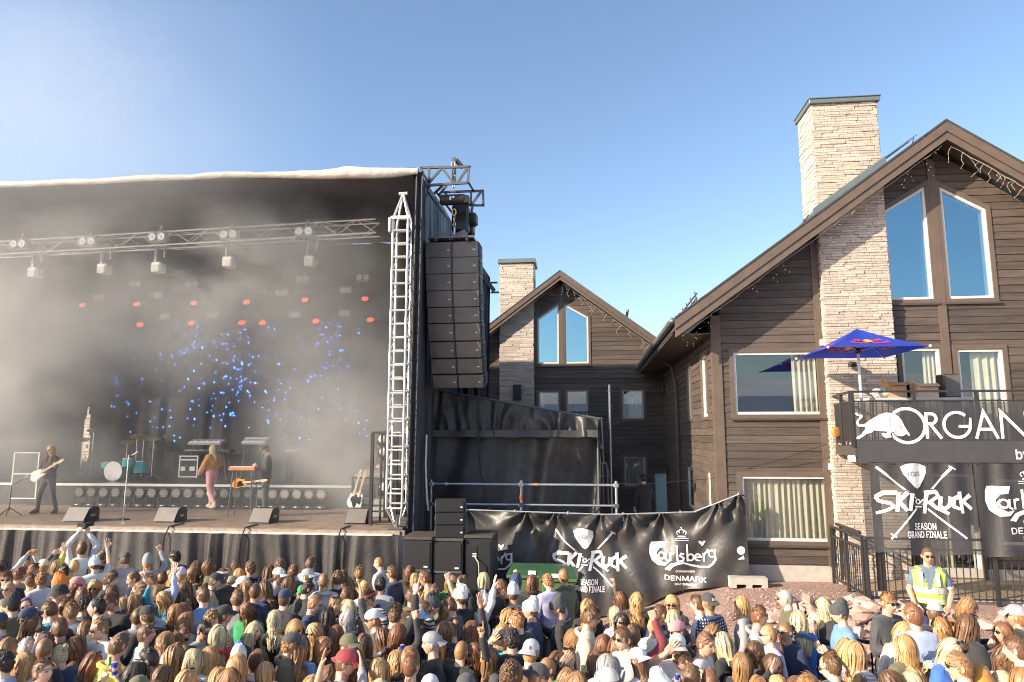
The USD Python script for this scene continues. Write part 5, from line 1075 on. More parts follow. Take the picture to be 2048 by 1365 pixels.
part(PA_, 'pole', tube((cxm_, 13.7, zb+.005), apx-[0, 0, .03], .026, n=12), mat('pale_pole', (.6, .6, .6), .3), smooth=40); part(PA_, 'hub', lathe([(.05, -.05), (.06, 0), (.04, .06)], 12, (cxm_, 13.7, zc+.03)), black_pl)
part(PA_, 'foot', box((cxm_, 13.7, zb+.06), (.4, .4, .1), .02), concrete)
# teal cabinet, security line
q = P(1322, 1000, Y=18.5); T = thing('teal_cabinet', 'narrow blue-grey upright cabinet behind the banner fence', 'cabinet', q); part(T, 'body', bx(q[0]-.15, q[0]+.15, 18.4, 18.7, .8, P(1322, 949, Y=18.4)[2], .01), mat('teal_grey', (.08, .15, .185), .4, .1)); part(T, 'door', bx(q[0]-.13, q[0]+.13, 18.385, 18.398, 1.3, P(1322, 955, Y=18.4)[2]), mat('teal_grey2', (.09, .17, .21), .4, .1))
single('rope_line', pipe([P(1236, 968, Y=16.2), P(1300, 968, Y=16), P(1420, 958, Y=15.4), P(1560, 920, Y=15.0), P(1655, 888, Y=14.9)], .006, 4), black_pl, 'thin dark cable sagging from the scaffold across the lodge front', 'cable')
q = P(1600, 1070, Y=15.5); T = thing('candle_lantern', 'small black lantern on the sill inside the lower lodge window', 'lantern', q); e = .008
part(T, 'frame', [beam((q[0]+sx*.09, 15.5+sy*.09, 1.93), (q[0]+sx*.09, 15.5+sy*.09, 2.25), .014) for sx in (-1, 1) for sy in (-1, 1)]+[box((q[0], 15.5, 1.93), (.21, .21, .02)), box((q[0], 15.5, 2.26), (.22, .22, .02))], black_metal); part(T, 'candle', tube((q[0], 15.5, 1.94), (q[0], 15.5, 2.05), .03), print_w)
# ---------------------------------------------------------------- rocks on the bank
rk = random.Random(21); rock_m = [mat(f'red_rock_{i}', c, .85, .18, 7, .01, 30) for i, c in enumerate([(.44, .28, .215), (.50, .335, .27), (.40, .245, .19), (.52, .39, .325)])]
protos = []
for i in range(7):
    pts = np.array([[rk.gauss(0, 1) for _ in range(3)] for _ in range(15)]); pts /= np.linalg.norm(pts, axis=1)[:, None]; pts *= [1, .75, .55]
    h = trimesh.convex.convex_hull(pts*np.array([[rk.uniform(.8, 1.1)] for _ in range(15)])); protos.append((np.array(h.vertices), np.array(h.faces)))
for i in range(280):
    for _ in range(30):
        x, y = (rk.uniform(2.9, 5.4), rk.uniform(10.6, 13.3)) if i < 150 else (rk.uniform(5.0, 9.5), rk.uniform(9.4, 13.2))
        if y < 13.25-.25*(x < 3.4) and (x > 3.3 or y < 12.6) and y > 8.6+.25*abs(x-5) * (x < 5): break
    s = rk.choice((.09, .12, .15, .18, .21, .24)); v, f = protos[rk.randrange(7)]
    v2 = spin((v*s, f), (0, 0, 1), rk.uniform(0, 6.3))[0]; v2 = spin((v2, f), (rk.uniform(-1, 1), rk.uniform(-1, 1), 0), rk.uniform(0, .8))[0]
    single('rock', (v2+[x, y, float(ground(x, y))+s*.28], f), rock_m[rk.randrange(4)], 'loose reddish rock on the bank below the lodge', 'rock', 'loose reddish rocks on the bank')
peb = []
for i in range(1500):
    x, y = rk.uniform(-.5, 5), rk.uniform(9, 14.4); s = rk.uniform(.012, .035); v, f = protos[rk.randrange(7)]; peb.append((v*s+[x, y, float(ground(x, y))+s*.2], f))
single('gravel_stones', peb, rock_m[1], 'small reddish gravel stones scattered on the bank', 'gravel', kind='stuff')
# ---------------------------------------------------------------- people
MF = manifold3d.Manifold
def sph(p, r, n=8): return MF.sphere(float(r), n).translate([float(a) for a in p])
def bone(*pr, n=8): return MF.batch_hull([sph(p, r, n) for p, r in pr])
def solid(ms, edge=None, smooth=6):
    m = MF.batch_boolean(ms, manifold3d.OpType.Add)
    if edge: m = m.refine_to_length(edge)
    q = m.to_mesh(); t = trimesh.Trimesh(np.array(q.vert_properties[:, :3], float), np.array(q.tri_verts), process=True)
    if smooth: trimesh.smoothing.filter_taubin(t, iterations=smooth)
    return np.array(t.vertices), np.array(t.faces)
def hand(kind):
    """A right hand: wrist at 0, fingers along +z, palm facing +y, thumb on the +x side."""
    ms = [bone(((-.026, 0, .02), .014), ((.024, 0, .02), .015), ((-.032, 0, .082), .012), ((.030, 0, .085), .012), n=8), bone(((0, 0, -.02), .024), ((0, 0, .03), .022), n=8)]
    bend = {'open': (.08, .08, .08), 'curl': (.5, .6, .4), 'grip': (1.0, 1.1, .8), 'fist': (1.5, 1.6, 1.0)}
    for i, (x, L, fan) in enumerate(((.030, .078, -.10), (.010, .086, -.02), (-.011, .080, .06), (-.031, .064, .16))):
        k = kind if kind != 'point' else ('open' if i == 0 else 'fist'); b = bend[k]; p = np.array([x, 0, .084]); a = 0.0
        f = fan if k == 'open' else fan*.3
        for j, (fr_, r0) in enumerate(((.46, .0095), (.30, .0085), (.24, .0078))):
            a += b[j]; q = p+L*fr_*np.array([-math.sin(f)*math.cos(a), math.sin(a), math.cos(a)*math.cos(f)]); ms.append(bone((p, r0), (q, r0*.93), n=6)); p = q
    p0, p1, p2 = np.array([.026, .006, .028]), np.array([.056, .018, .058]), np.array([.062 if kind == 'open' else .046, .036 if kind == 'open' else .052, .092])
    ms += [bone((p0, .014), (p1, .0115), n=6), bone((p1, .0115), (p2, .009), n=6)]
    return solid(ms, None, 0)
HANDS = {}
def get_hand(kind):
    if kind not in HANDS: HANDS[kind] = hand(kind)
    return HANDS[kind]
def head_mesh(sub):
    s = trimesh.creation.icosphere(sub); d = np.array(s.vertices); f = np.array(s.faces)
    th = np.arccos(np.clip(d[:, 1], -1, 1)); t2 = np.pi*(th/np.pi)**1.5; sc = np.sin(t2)/np.maximum(np.sin(th), 1e-6); d = np.stack([d[:, 0]*sc, np.cos(t2), d[:, 2]*sc], 1)
    p = d*[.076, .096, .118]; t = np.clip(-d[:, 2], 0, 1)
    p[:, 0] *= 1-.28*t**1.3; p[:, 1] = np.where(p[:, 1] > 0, p[:, 1]*(1-.10*t)+.012*t, p[:, 1]*(1-.45*t)+.01*t)
    x, y, z = p.T.copy(); fr = np.clip(d[:, 1]*1.6, 0, 1)
    g = lambda cx, cz, sx, sz: np.exp(-((np.abs(x)-cx)/sx)**2-((z-cz)/sz)**2)
    p[:, 1] += fr*(.020*np.exp(-(x/.012)**2)*np.clip((.030-z)/.06, 0, 1)*np.clip((z+.048)/.014, 0, 1)-.011*g(.032, .014, .016, .013)+.004*g(.028, .034, .026, .008)+.005*g(0, -.066, .022, .008)-.003*g(0, -.083, .02, .006)+.006*g(0, -.103, .022, .016)+.004*g(.045, -.018, .018, .016))
    tint = np.ones((len(p), 3)); F = fr > .25
    def put(m, c): tint[m & F] = c
    tint *= 1-.10*(g(.045, -.02, .02, .02)*fr)[:, None]*[0, .8, .8]
    put((np.abs(x) < .026) & (z < -.058) & (z > -.076), (.82, .48, .48)); put((np.abs(np.abs(x)-.032) < .024) & (np.abs(z-.035-.1*(np.abs(x)-.03)) < .0058), (.36, .30, .26))
    put(((np.abs(x)-.032)/.0135)**2+((z-.013)/.0075)**2 < 1, (.13, .11, .10)); put((np.abs(x) < .010) & (np.abs(z+.046) < .005), (.72, .6, .58))
    ms, fs, ts, n = [p], [f], [tint], len(p)
    for sx in (-1, 1):
        v, f2 = ball((0, 0, 0), (.010, .020, .030), 1); v = spin((v, f2), (0, 0, 1), sx*.35)[0]+[sx*.080, -.006, -.002]; ms.append(v); fs.append(f2+n); ts.append(np.full((len(v), 3), (.95, .85, .85))); n += len(v)
    return np.vstack(ms), np.vstack(fs), np.vstack(ts)
HEADS = {k: head_mesh(k) for k in (3, 4)}
ARMS = {  # elbow, wrist, finger direction, palm direction, hand (right side; x is mirrored on the left)
    'D': ((.245, -.03, 1.14), (.235, .08, .91), (0, .25, -1), (-1, 0, 0), 'curl'), 'B': ((.235, .0, 1.13), (.13, .25, 1.20), (-.3, .5, .8), (-.7, .1, 0), 'grip'),
    'U': ((.225, .10, 1.63), (.185, .15, 1.87), (0, .15, 1), (0, 1, 0), 'open'), 'V': ((.31, .08, 1.56), (.20, .13, 1.79), (-.35, .1, 1), (-.3, 1, 0), 'fist'),
    'C': ((.27, .10, 1.60), (.085, .15, 1.83), (-.75, .1, .6), (0, 1, -.3), 'curl'), 'H': ((.30, .17, 1.46), (.12, .17, 1.60), (-.7, -.1, .7), (0, -1, 0), 'open'),
    'P': ((.23, .17, 1.22), (.10, .36, 1.46), (-.1, .2, 1), (-.3, 1, 0), 'grip'), 'I': ((.225, .10, 1.63), (.185, .15, 1.87), (0, .1, 1), (0, 1, 0), 'point'), 'G': ((.24, .10, 1.22), (.12, .30, 1.50), (-.2, .3, 1), (-1, .2, 0), 'grip'), 'S': ((.26, .0, 1.18), (.10, .24, 1.02), (-1, .2, -.1), (0, -1, 0), 'grip'), 'X': ((.27, -.03, 1.16), (.33, .18, 1.02), (.2, 1, -.2), (0, 0, -1), 'curl')}
LEGS = {'stand': [((.10, .02, .50), (.115, -.02, .09), (.13, .15, .035))]*2, 'walk': [((.10, .14, .50), (.10, .10, .09), (.11, .27, .035)), ((.10, -.02, .49), (.11, -.30, .13), (.12, -.16, .035))], 'wide': [((.17, .10, .49), (.24, .06, .09), (.27, .22, .035)), ((.16, .0, .49), (.24, -.08, .09), (.27, .06, .035))]}
BODY = {}
def arm_of(code, s):
    e, w, fd, pd, hk = ARMS[code]; m = np.array([s, 1, 1]); return np.array(e)*m, np.array(w)*m, np.array(fd, float)*m, np.array(pd, float)*m, hk
def body(pose, legs='stand', sleeve='j'):
    """Meshes shared by everyone in this pose: skin below the neck, top, trousers, shoes, and where the hands are."""
    key = (pose, legs, sleeve)
    if key in BODY: return BODY[key]
    trunk = lambda g: [bone(*[((s*.075, 0, .93), .112+g) for s in (-1, 1)], *[((s*.06, .005, 1.08), .102+g) for s in (-1, 1)]), bone(*[((s*.06, .005, 1.08), .102+g) for s in (-1, 1)], *[((s*.082, 0, 1.27), .116+g) for s in (-1, 1)]), bone(*[((s*.082, 0, 1.27), .116+g) for s in (-1, 1)], *[((s*.152, -.01, 1.395), .060+g) for s in (-1, 1)], ((0, -.012, 1.43), .062+g))]
    sk, top, tr = trunk(-.012), trunk(.016), []
    sk.append(bone(((0, -.012, 1.42), .062), ((0, .008, 1.57), .054)))
    hands, spots = [], []
    for s, code in ((1, pose[0]), (-1, pose[1])):
        e, w, fd, pd, hk = arm_of(code, s); sh = np.array([s*.168, -.01, 1.392])
        sk += [bone((sh, .052), (e, .041)), bone((e, .041), (w, .029))]
        if sleeve == 'j': top += [bone((sh, .072), (e, .056)), bone((e, .056), (w-.03*(w-e)/np.linalg.norm(w-e), .043))]
        elif sleeve == 't': top += [bone((sh, .072), (sh+(e-sh)*.72, .060))]
        z = fd/np.linalg.norm(fd); y = pd-z*(pd@z); y /= np.linalg.norm(y); x = np.cross(y, z); v, f = get_hand(hk); v = v.copy(); v[:, 0] *= s
        hands.append((v @ np.stack([x*(1 if s > 0 else 1), y, z]) * 1.0+w, f if s > 0 else f[:, ::-1])); spots.append((w+z*.075+y*.03, z, y))
    shoes = []
    for s, L in ((1, LEGS[legs][0]), (-1, LEGS[legs][1])):
        m = np.array([s, 1, 1]); hip, k, a, t = np.array([s*.085, 0, .90]), np.array(L[0])*m, np.array(L[1])*m, np.array(L[2])*m
        sk += [bone((hip, .085), (k, .052)), bone((k, .052), (a, .036)), bone((a-[0, 0, .03], .035), (t, .025))]
        tr += [bone((hip, .105), (k, .072)), bone((k, .072), (a+[0, 0, .02], .058))]; shoes += [bone((a-[0, .02, .045], .042), (t, .036), (a+[0, 0, .03], .044))]
    tr += [bone(*[((s*.075, 0, .93), .122) for s in (-1, 1)], *[((s*.07, 0, 1.0), .112) for s in (-1, 1)])]
    skin = solid(sk, None, 0); skin = cat([skin]+hands); tp = solid(top, .068, 6)
    v, f = tp; n = np.array(trimesh.Trimesh(v, f, process=False).vertex_normals); v = v+n*(.016*(meshkit.fbm(v*[9, 9, 7], 3, 3)-.5)+.010*np.sin(v[:, 2:]*38+6*meshkit.noise(v*6, 2)[:, None]).ravel()*.5)[:, None]
    BODY[key] = (skin, (v, f), solid(tr, .14, 3), solid(shoes, None, 0), spots)
    return BODY[key]
# hair: a cap of scalp and many tapering locks, each its own tone
ELL = np.array([.079, .100, .122])
def hairline(d):
    r = np.hypot(d[..., 0], d[..., 1])+1e-9; return np.interp(d[..., 1]/r, [-1, -.3, .25, .7, 1], [-.62, -.42, .02, .50, .60])
def lock(pts, w, n=3, flat=1.0):
    pts = np.asarray(pts); k = len(pts); rs = w*np.interp(np.linspace(0, 1, k), [0, .25, .8, 1], [.7, 1, .85, .25]); return pipe(pts, rs, n)
def make_hair(style, seed, hat=False):
    r = random.Random(seed*97+len(style)); V, F, T, n = [], [], [], 0
    def add(m, t):
        nonlocal n
        v, f = m; V.append(v); F.append(np.asarray(f)+n); n += len(v); T.append(np.broadcast_to(np.asarray(t, float).reshape(-1, 1), (len(v), 1)))
    s = trimesh.creation.icosphere(3); d = np.array(s.vertices); f = np.array(s.faces); hl = hairline(d)
    off = {'b': 1.012, 's': 1.05, 'c': 1.08}.get(style, 1.035)
    keep = (d[:, 2] > hl-.02)[f].all(1) & ((d[:, 2] < .42)[f].all(1) if hat else True)
    nz = meshkit.fbm(d*7+seed, 3, seed)
    p = d*ELL*(off+.05*(nz-.5))[:, None]; u, inv = np.unique(f[keep], return_inverse=True); add((p[u], inv.reshape(-1, 3)), .78+.36*nz[u])
    def scalp(lo=None, hi=1.0):
        for _ in range(200):
            q = np.array([r.gauss(0, 1) for _ in range(3)]); q /= np.linalg.norm(q)
            if q[2] > hairline(q)+.03 and q[2] < (min(hi, .30) if hat else hi) and (lo is None or q[2] > lo): return q
        return np.array([0, -.9, .1])
    def push(q, m=1.03):
        e = np.linalg.norm(q/(ELL*m)); return q/e if e < 1 else q
    if style == 's':
        comb = np.array([r.uniform(-.8, .8), r.choice((-.6, .5, .8)), 0]); up = r.uniform(.05, .28); ln = r.uniform(.014, .024)
        for i in range(300 if not hat else 120):
            q = scalp(); pt = q*ELL*1.0; nrm = q/ELL; nrm /= np.linalg.norm(nrm); sidey = 1-max(0, q[2])
            dv = comb*(1-.4*sidey)+np.array([0, -.2, -.9])*sidey; dv = dv-nrm*(dv@nrm); dv = dv/(np.linalg.norm(dv)+1e-6)+nrm*(up*(1-.8*sidey)+.12); L = ln*(1.2-.6*sidey)
            pts = [pt]
            for k in range(3): dv = dv+np.array([r.gauss(0, .15) for _ in range(3)])-.12*nrm; pts.append(push(pts[-1]+dv/np.linalg.norm(dv)*L*.85, 1.025))
            add(ribbon(pts, r.uniform(.005, .009), r), r.uniform(.80, 1.2))
    elif style == 'c':
        for i in range(150 if not hat else 60):
            q = scalp(); c_ = q*ELL*r.uniform(1.05, 1.13 if q[2] > .2 else 1.08); v, f2 = ball((0, 0, 0), 1, 0); rr = r.uniform(.009, .016); add((v*[rr*r.uniform(.7, 1.3), rr*r.uniform(.7, 1.3), rr]+c_, f2), r.uniform(.75, 1.25))
    elif style in ('l', 'w', 'h', 'd'):
        Lmax = {'l': .34, 'w': .31, 'h': .19, 'd': .40}[style]; part_x = r.uniform(-.03, .03)
        for i in range(230 if not hat else 170):
            q = scalp(-.25) if i % 4 else scalp(.55 if not hat else 0); sd = np.sign(q[0]*ELL[0]-part_x) or 1; pt = q*ELL*1.02; pts = [pt]; L = Lmax*r.uniform(.8, 1.08); step = .044; tot = 0; ph = r.uniform(0, 6.3); front = q[1] > .35
            while tot < L+(.05+.09*max(q[2], 0)):
                c_ = pts[-1]; nr = c_/ELL**2; nr /= np.linalg.norm(nr)
                g = np.array([sd*.55*max(0, c_[2]/.12), (-.35 if c_[2] > -.02 else (.02 if front else -.03)), -1.0])
                if c_[2] > -.06: g = g-nr*min(0, (g@nr))*1.0-nr*max(0, (g@nr))*.75
                g /= np.linalg.norm(g); wv = (.16 if style == 'l' else .42 if style == 'w' else .14)
                g = g+wv*np.array([math.sin(tot*(38 if style == 'w' else 20)+ph), .7*math.cos(tot*(33 if style == 'w' else 17)+ph), 0])*min(1, tot/.1)
                nx = c_+g*step; tot += step; nx = push(nx, 1.035)
                if nx[2] < -.10:      # keep clear of neck and shoulders
                    rad = np.hypot(nx[0], nx[1]+.01); need = .060+.032*min(1, (-.10-nx[2])/.08)+.018*r.random()
                    if rad < need: nx[:2] = (nx[:2]+[0, .01])*need/max(rad, 1e-3)-[0, .01]
                    if nx[2] < -.22: nx[1] = (min(nx[1], -.135-.05*r.random()) if not front else max(nx[1], .125)); nx[0] *= .97
                if not front and nx[1] > .055 and nx[2] < .055: nx[1] = .055
                pts.append(nx)
            add(ribbon(pts, r.uniform(.007, .0125), r), r.uniform(.84, 1.16))
    elif style in ('p', 'o', 't'):
        kn = np.array([0, -.105, .035 if style == 'p' else .06])
        if style == 'o': kn = np.array([0, -.09, .085])
        for i in range(170):
            q = scalp(); pt = q*ELL*1.02; pts = [pt]; m = 5
            for k in range(1, m+1): pts.append(push(pt+(kn-pt)*k/m, 1.045))
            add(ribbon(pts, r.uniform(.006, .010), r), r.uniform(.75, 1.25))
        if style == 'o':
            for i in range(26): q = np.array([r.gauss(0, 1) for _ in range(3)]); q /= np.linalg.norm(q); v, f2 = ball((0, 0, 0), 1, 1 if i == 0 else 0); rr = .036 if i == 0 else .015; add((v*rr+kn+[0, -.02, .01]+q*(.0 if i == 0 else .03), f2), r.uniform(.7, 1.3))
        elif style == 't':
            for k in range(12): v, f2 = ball((0, 0, 0), 1, 1); add((spin((v*[.022, .016, .024], f2), (0, 1, 0), .6 if k % 2 else -.6)[0]+kn+[.008*(-1)**k, -.02-.012*min(k, 3), -.026*k], f2), r.uniform(.75, 1.3))
        else:
            for i in range(50):
                ph, a = r.uniform(0, 6.3), r.uniform(0, 6.3); rad = r.uniform(.004, .024); pts = []
                for k in range(8): t = k/7; pts.append(kn+[rad*math.cos(a)*(.5+1.2*math.sin(t*3))+.008*math.sin(t*9+ph), -.03*math.sin(min(t*3, 1.6))-.02*t+rad*math.sin(a)*.7, .02*math.sin(t*3.1)-.30*t*t*.6-.12*t])
                add(ribbon(pts, r.uniform(.006, .010), r), r.uniform(.75, 1.25))
    return np.vstack(V), np.vstack(F), np.vstack(T).repeat(3, 1)
HAIR = {}
def ribbon(pts, w, r):
    pts = np.asarray(pts); k = len(pts); ws = w*np.interp(np.linspace(0, 1, k), [0, .2, .75, 1], [.75, 1, .8, .2]); tn = np.gradient(pts, axis=0); out = pts*[1, 1, .35]+[0, 0, .0]; out = out/np.maximum(np.linalg.norm(out, axis=1, keepdims=True), 1e-6)
    sd = np.cross(tn, out+np.array([r.gauss(0, .13) for _ in range(3)])); sd /= np.maximum(np.linalg.norm(sd, axis=1, keepdims=True), 1e-6)
    v = np.empty((2*k, 3)); v[0::2] = pts-sd*ws[:, None]; v[1::2] = pts+sd*ws[:, None]; i = np.arange(k-1)*2
    return v, np.vstack([np.stack([i, i+1, i+2], 1), np.stack([i+1, i+3, i+2], 1)])
def get_hair(style, seed, hat):
    k = (style, seed % 5, hat)
    if k not in HAIR: HAIR[k] = make_hair(style, seed % 5+1, hat)
    return HAIR[k]
def hat_mesh(kind, turn=0):
    """Meshes of a hat in head coordinates: {part name: mesh}."""
    s = trimesh.creation.icosphere(3); d = np.array(s.vertices); f = np.array(s.faces); out = {}
    def dome(z0, sc, top=1.0, lump=.0, panels=0, rib=0):
        def fn(u, v):
            th = u*2*np.pi; el = v*np.pi/2*.999; c = np.cos(el)**.85; zz = ELL[2]*sc*top*np.sin(el); q = 1+lump*(meshkit.fbm(np.stack([np.cos(th)*3, np.sin(th)*3, v*4], -1), 3, 2)-.5)
            if panels: q = q-.022*np.exp(-(np.sin(th*panels/2)/.10)**2)*np.cos(el)
            if rib: q = q+.016*np.sin(th*rib)*np.cos(el)
            return np.stack([ELL[0]*sc*c*q*np.cos(th), ELL[1]*sc*c*q*np.sin(th), z0+(zz-z0*np.sin(el))*q], 1)
        return grid(fn, 48, 8)
    def ring_(z0, z1, sc, w): t = np.linspace(0, 2*np.pi, 28); return thick(grid(lambda u, v: np.stack([ELL[0]*(sc+w*np.sin(np.pi*v))*np.cos(u*2*np.pi), ELL[1]*(sc+w*np.sin(np.pi*v))*np.sin(u*2*np.pi), z0+v*(z1-z0)], 1), 28, 4), .006)
    if kind == 'cap':
        out['crown'] = dome(.040, 1.12, 1.02, .06, 6)
        def br(u, v): a = (u-.5)*1.8; rr = 1.08+v*.70*np.cos(a*.8)**.6; return np.stack([ELL[0]*1.05*rr*np.sin(a), ELL[1]*rr*np.cos(a)*1.02, .050-.030*v-.022*np.sin(a)**2*(.4+v)], 1)
        out['brim'] = thick(grid(br, 14, 6), .006); out['button'] = ball((0, 0, .130), .008, 1); out['patch'] = box((0, .112, .075), (.056, .007, .034), 0, rotm((1, 0, 0), .25))
    elif kind in ('beanie', 'pom'):
        out['crown'] = dome(.03, 1.13, 1.2 if kind == 'pom' else 1.22, .30, 0, 24); v_ = out['crown'][0]; t_ = np.clip((v_[:, 2]-.05)/.11, 0, 1); v_[:, 1] -= .03*t_**2; v_[:, 2] -= .02*t_**3*np.cos(np.arctan2(v_[:, 0], v_[:, 1])); out['cuff'] = ring_(.0, .062, 1.13, .035)
        if kind == 'pom':
            v, f2 = ball((0, 0, 0), 1, 2); out['pompom'] = (v*(.034+.010*meshkit.noise(v*9, 4))[:, None]+[0, -.01, .178], f2)
            out['stripe'] = cat([ring_(z, z+.008, 1.125*np.sqrt(max(0, 1-(z/.166)**2))+.01, .01) for z in (.078, .112)])
    elif kind in ('bucket', 'wide'):
        out['crown'] = dome(.04, 1.13, 1.0, .09); w = .38 if kind == 'bucket' else .95
        out['brim'] = thick(grid(lambda u, v: np.stack([ELL[0]*(1.12+w*v)*np.cos(u*2*np.pi), ELL[1]*(1.12+w*.85*v)*np.sin(u*2*np.pi), .044-(.055 if kind == 'bucket' else .02)*v+.012*np.sin(u*12.57)*v], 1), 36, 5), .005)
    elif kind == 'band': out['band'] = ring_(.045, .078, 1.09, .02)
    elif kind == 'hood':
        p = d*ELL*[1.18, 1.16, 1.14]; k = ((d[:, 1] < .45) & (d[:, 2] > -.9))[f].all(1); u, inv = np.unique(f[k], return_inverse=True); out['shell'] = thick((p[u], inv.reshape(-1, 3)), .006)
    if turn:
        for k in out: out[k] = spin(out[k], (0, 0, 1), turn)
    return out
HATS = {}
def get_hat(k, turn):
    if (k, turn) not in HATS: HATS[k, turn] = hat_mesh(k, turn)
    return HATS[k, turn]
def glasses(up):
    ms = [ball((s*.034, .104, .012), (.027, .006, .020), 1) for s in (-1, 1)]; fr = [beam((-.012, .108, .016), (.012, .108, .016), .005)]+[beam((s*.060, .098, .018), (s*.079, .0, .018), .005) for s in (-1, 1)]
    g = [cat(ms), cat(fr)]
    if up: g = [move(spin(m, (1, 0, 0), .95), (0, .016, .028)) for m in g]
    return g
GL = {u: glasses(u) for u in (False, True)}
HC = {'pl': (.60, .44, .26), 'bl': (.47, .275, .115), 'db': (.27, .145, .060), 'br': (.135, .066, .028), 'dk': (.028, .018, .012), 'rd': (.185, .075, .032), 'gn': (.34, .165, .062), 'gy': (.40, .37, .34)}
def hair_mat(c):
    n = 'hair_'+c
    if n not in LOOKS:
        rgb = tuple(min(x*1.22, .7) for x in HC[c]); LOOKS[n] = usdkit.material(stage, '/World/Looks/'+n, {
            'a': ('attribute', {'attribute': 'tint'}), 'g': ('geometry', {}), 'mp': ('mapping', {'scale': (150.0, 150.0, 14.0)}), 'ns': ('noise_texture', {'scale': 1.0, 'detail': 2.0}), 'r': ('rgb_ramp', {'ramp': [(.3, tuple(x*.70 for x in rgb)), (.7, tuple(min(x*1.28, .8) for x in rgb))]}),
            'mx': ('mix', {'mix_type': 'multiply', 'fac': 1.0}), 'b': ('bump', {'strength': .8, 'distance': .006}), 'p': ('principled_bsdf', {'roughness': .38, 'specular_ior_level': .6, 'sheen_weight': .15}), 't': ('translucent_bsdf', {}), 'm': ('mix_closure', {'fac': .14})},
            [('g.position', 'mp.vector'), ('mp.vector', 'ns.vector'), ('ns.fac', 'r.fac'), ('r.color', 'mx.color1'), ('a.color', 'mx.color2'), ('mx.color', 'p.base_color'), ('mx.color', 't.color'), ('ns.fac', 'b.height'), ('b.normal', 'p.normal'), ('p.BSDF', 'm.closure1'), ('t.BSDF', 'm.closure2')], surface='m.closure')
    return LOOKS[n]
CC = {'white': (.60, .585, .56), 'cream': (.60, .52, .36), 'grey': (.30, .30, .31), 'light grey': (.48, .47, .46), 'black': (.022, .021, .023), 'charcoal': (.055, .055, .058), 'navy': (.025, .035, .085), 'blue': (.04, .13, .42), 'teal': (.02, .22, .30), 'green': (.02, .26, .08), 'olive': (.11, .105, .055), 'red': (.48, .04, .03), 'burgundy': (.19, .03, .035), 'pink': (.58, .26, .27), 'orange': (.72, .19, .03), 'yellow': (.62, .5, .10), 'denim': (.13, .25, .42), 'light blue': (.36, .44, .60), 'khaki': (.33, .28, .18), 'brown': (.14, .085, .05), 'purple': (.13, .04, .16), 'tan': (.45, .27, .12), 'mustard': (.48, .22, .04), 'maroon': (.30, .035, .045), 'lavender': (.45, .42, .58), 'slate': (.10, .14, .19)}
def cloth_mat(c, patt=None):
    n = 'cloth_'+c.replace(' ', '_')+('_'+patt if patt else '')
    if n in LOOKS: return LOOKS[n]
    if not patt: return mat(n, CC[c], .8, .14, 9, .004, 90, sheen=.15)
    v = {'check': ('checker', None)}
    nodes = {'g': ('geometry', {}), 'w': ('wave_texture', {'bands_direction': 'z', 'scale': 9.0, 'distortion': .6}), 'w2': ('wave_texture', {'bands_direction': 'x', 'scale': 9.0, 'distortion': .6}), 'm': ('math', {'math_type': 'multiply' if patt == 'check' else 'maximum'}), 'r': ('rgb_ramp', {'interpolate': False, 'ramp': [(0, CC[c]), (.45, tuple(min(x*.2+.5, .7) for x in CC[c])), (1, tuple(min(x*.2+.5, .7) for x in CC[c]))]}), 'p': ('principled_bsdf', {'roughness': .8})}
    LOOKS[n] = usdkit.material(stage, '/World/Looks/'+n, nodes, [('g.position', 'w.vector'), ('g.position', 'w2.vector'), ('w.fac', 'm.value1'), ('w2.fac' if patt == 'check' else 'w.fac', 'm.value2'), ('m.value', 'r.fac'), ('r.color', 'p.base_color')], surface='p.BSDF')
    return LOOKS[n]
skins = [mat('person_skin_%d' % i, c, .48, .05, 30, tint=True, spec=.45) for i, c in enumerate([(.62, .37, .26), (.58, .335, .225), (.66, .42, .31), (.50, .275, .18)])]
FACE = {'b': 0, 'bl': 40, 'l': 85, 'fl': 130, 'f': 178, 'fr': -130, 'r': -85, 'br': -40}
FTXT = {'b': 'seen from behind', 'bl': 'half turned away leftwards', 'l': 'facing left', 'fl': 'facing forward left', 'f': 'facing the camera', 'fr': 'facing forward right', 'r': 'facing right', 'br': 'half turned away rightwards'}
ATXT = {'UD': 'right arm raised', 'ID': 'right finger pointing up', 'DI': 'left finger pointing up', 'DU': 'left arm raised', 'UU': 'both arms raised', 'VV': 'both fists raised', 'VD': 'right fist raised', 'DV': 'left fist raised', 'CC': 'hands joined overhead', 'HD': 'hand at face', 'DH': 'hand at face', 'PD': 'holding a phone up', 'DP': 'holding a phone up', 'PP': 'holding a phone up', 'BD': 'forearm bent', 'BB': 'forearms bent', 'GD': 'holding a drink', 'DG': 'holding a drink'}
PEOPLE = []
def stand_at(px, py, h):
    d = ray(px, py); lo, hi = 2.0, 16.0
    for _ in range(50):
        t = (lo+hi)/2; q = CAM+d*t
        if q[2]-ground(q[0], q[1])-h > 0: lo = t
        else: hi = t
    return CAM+d*lo
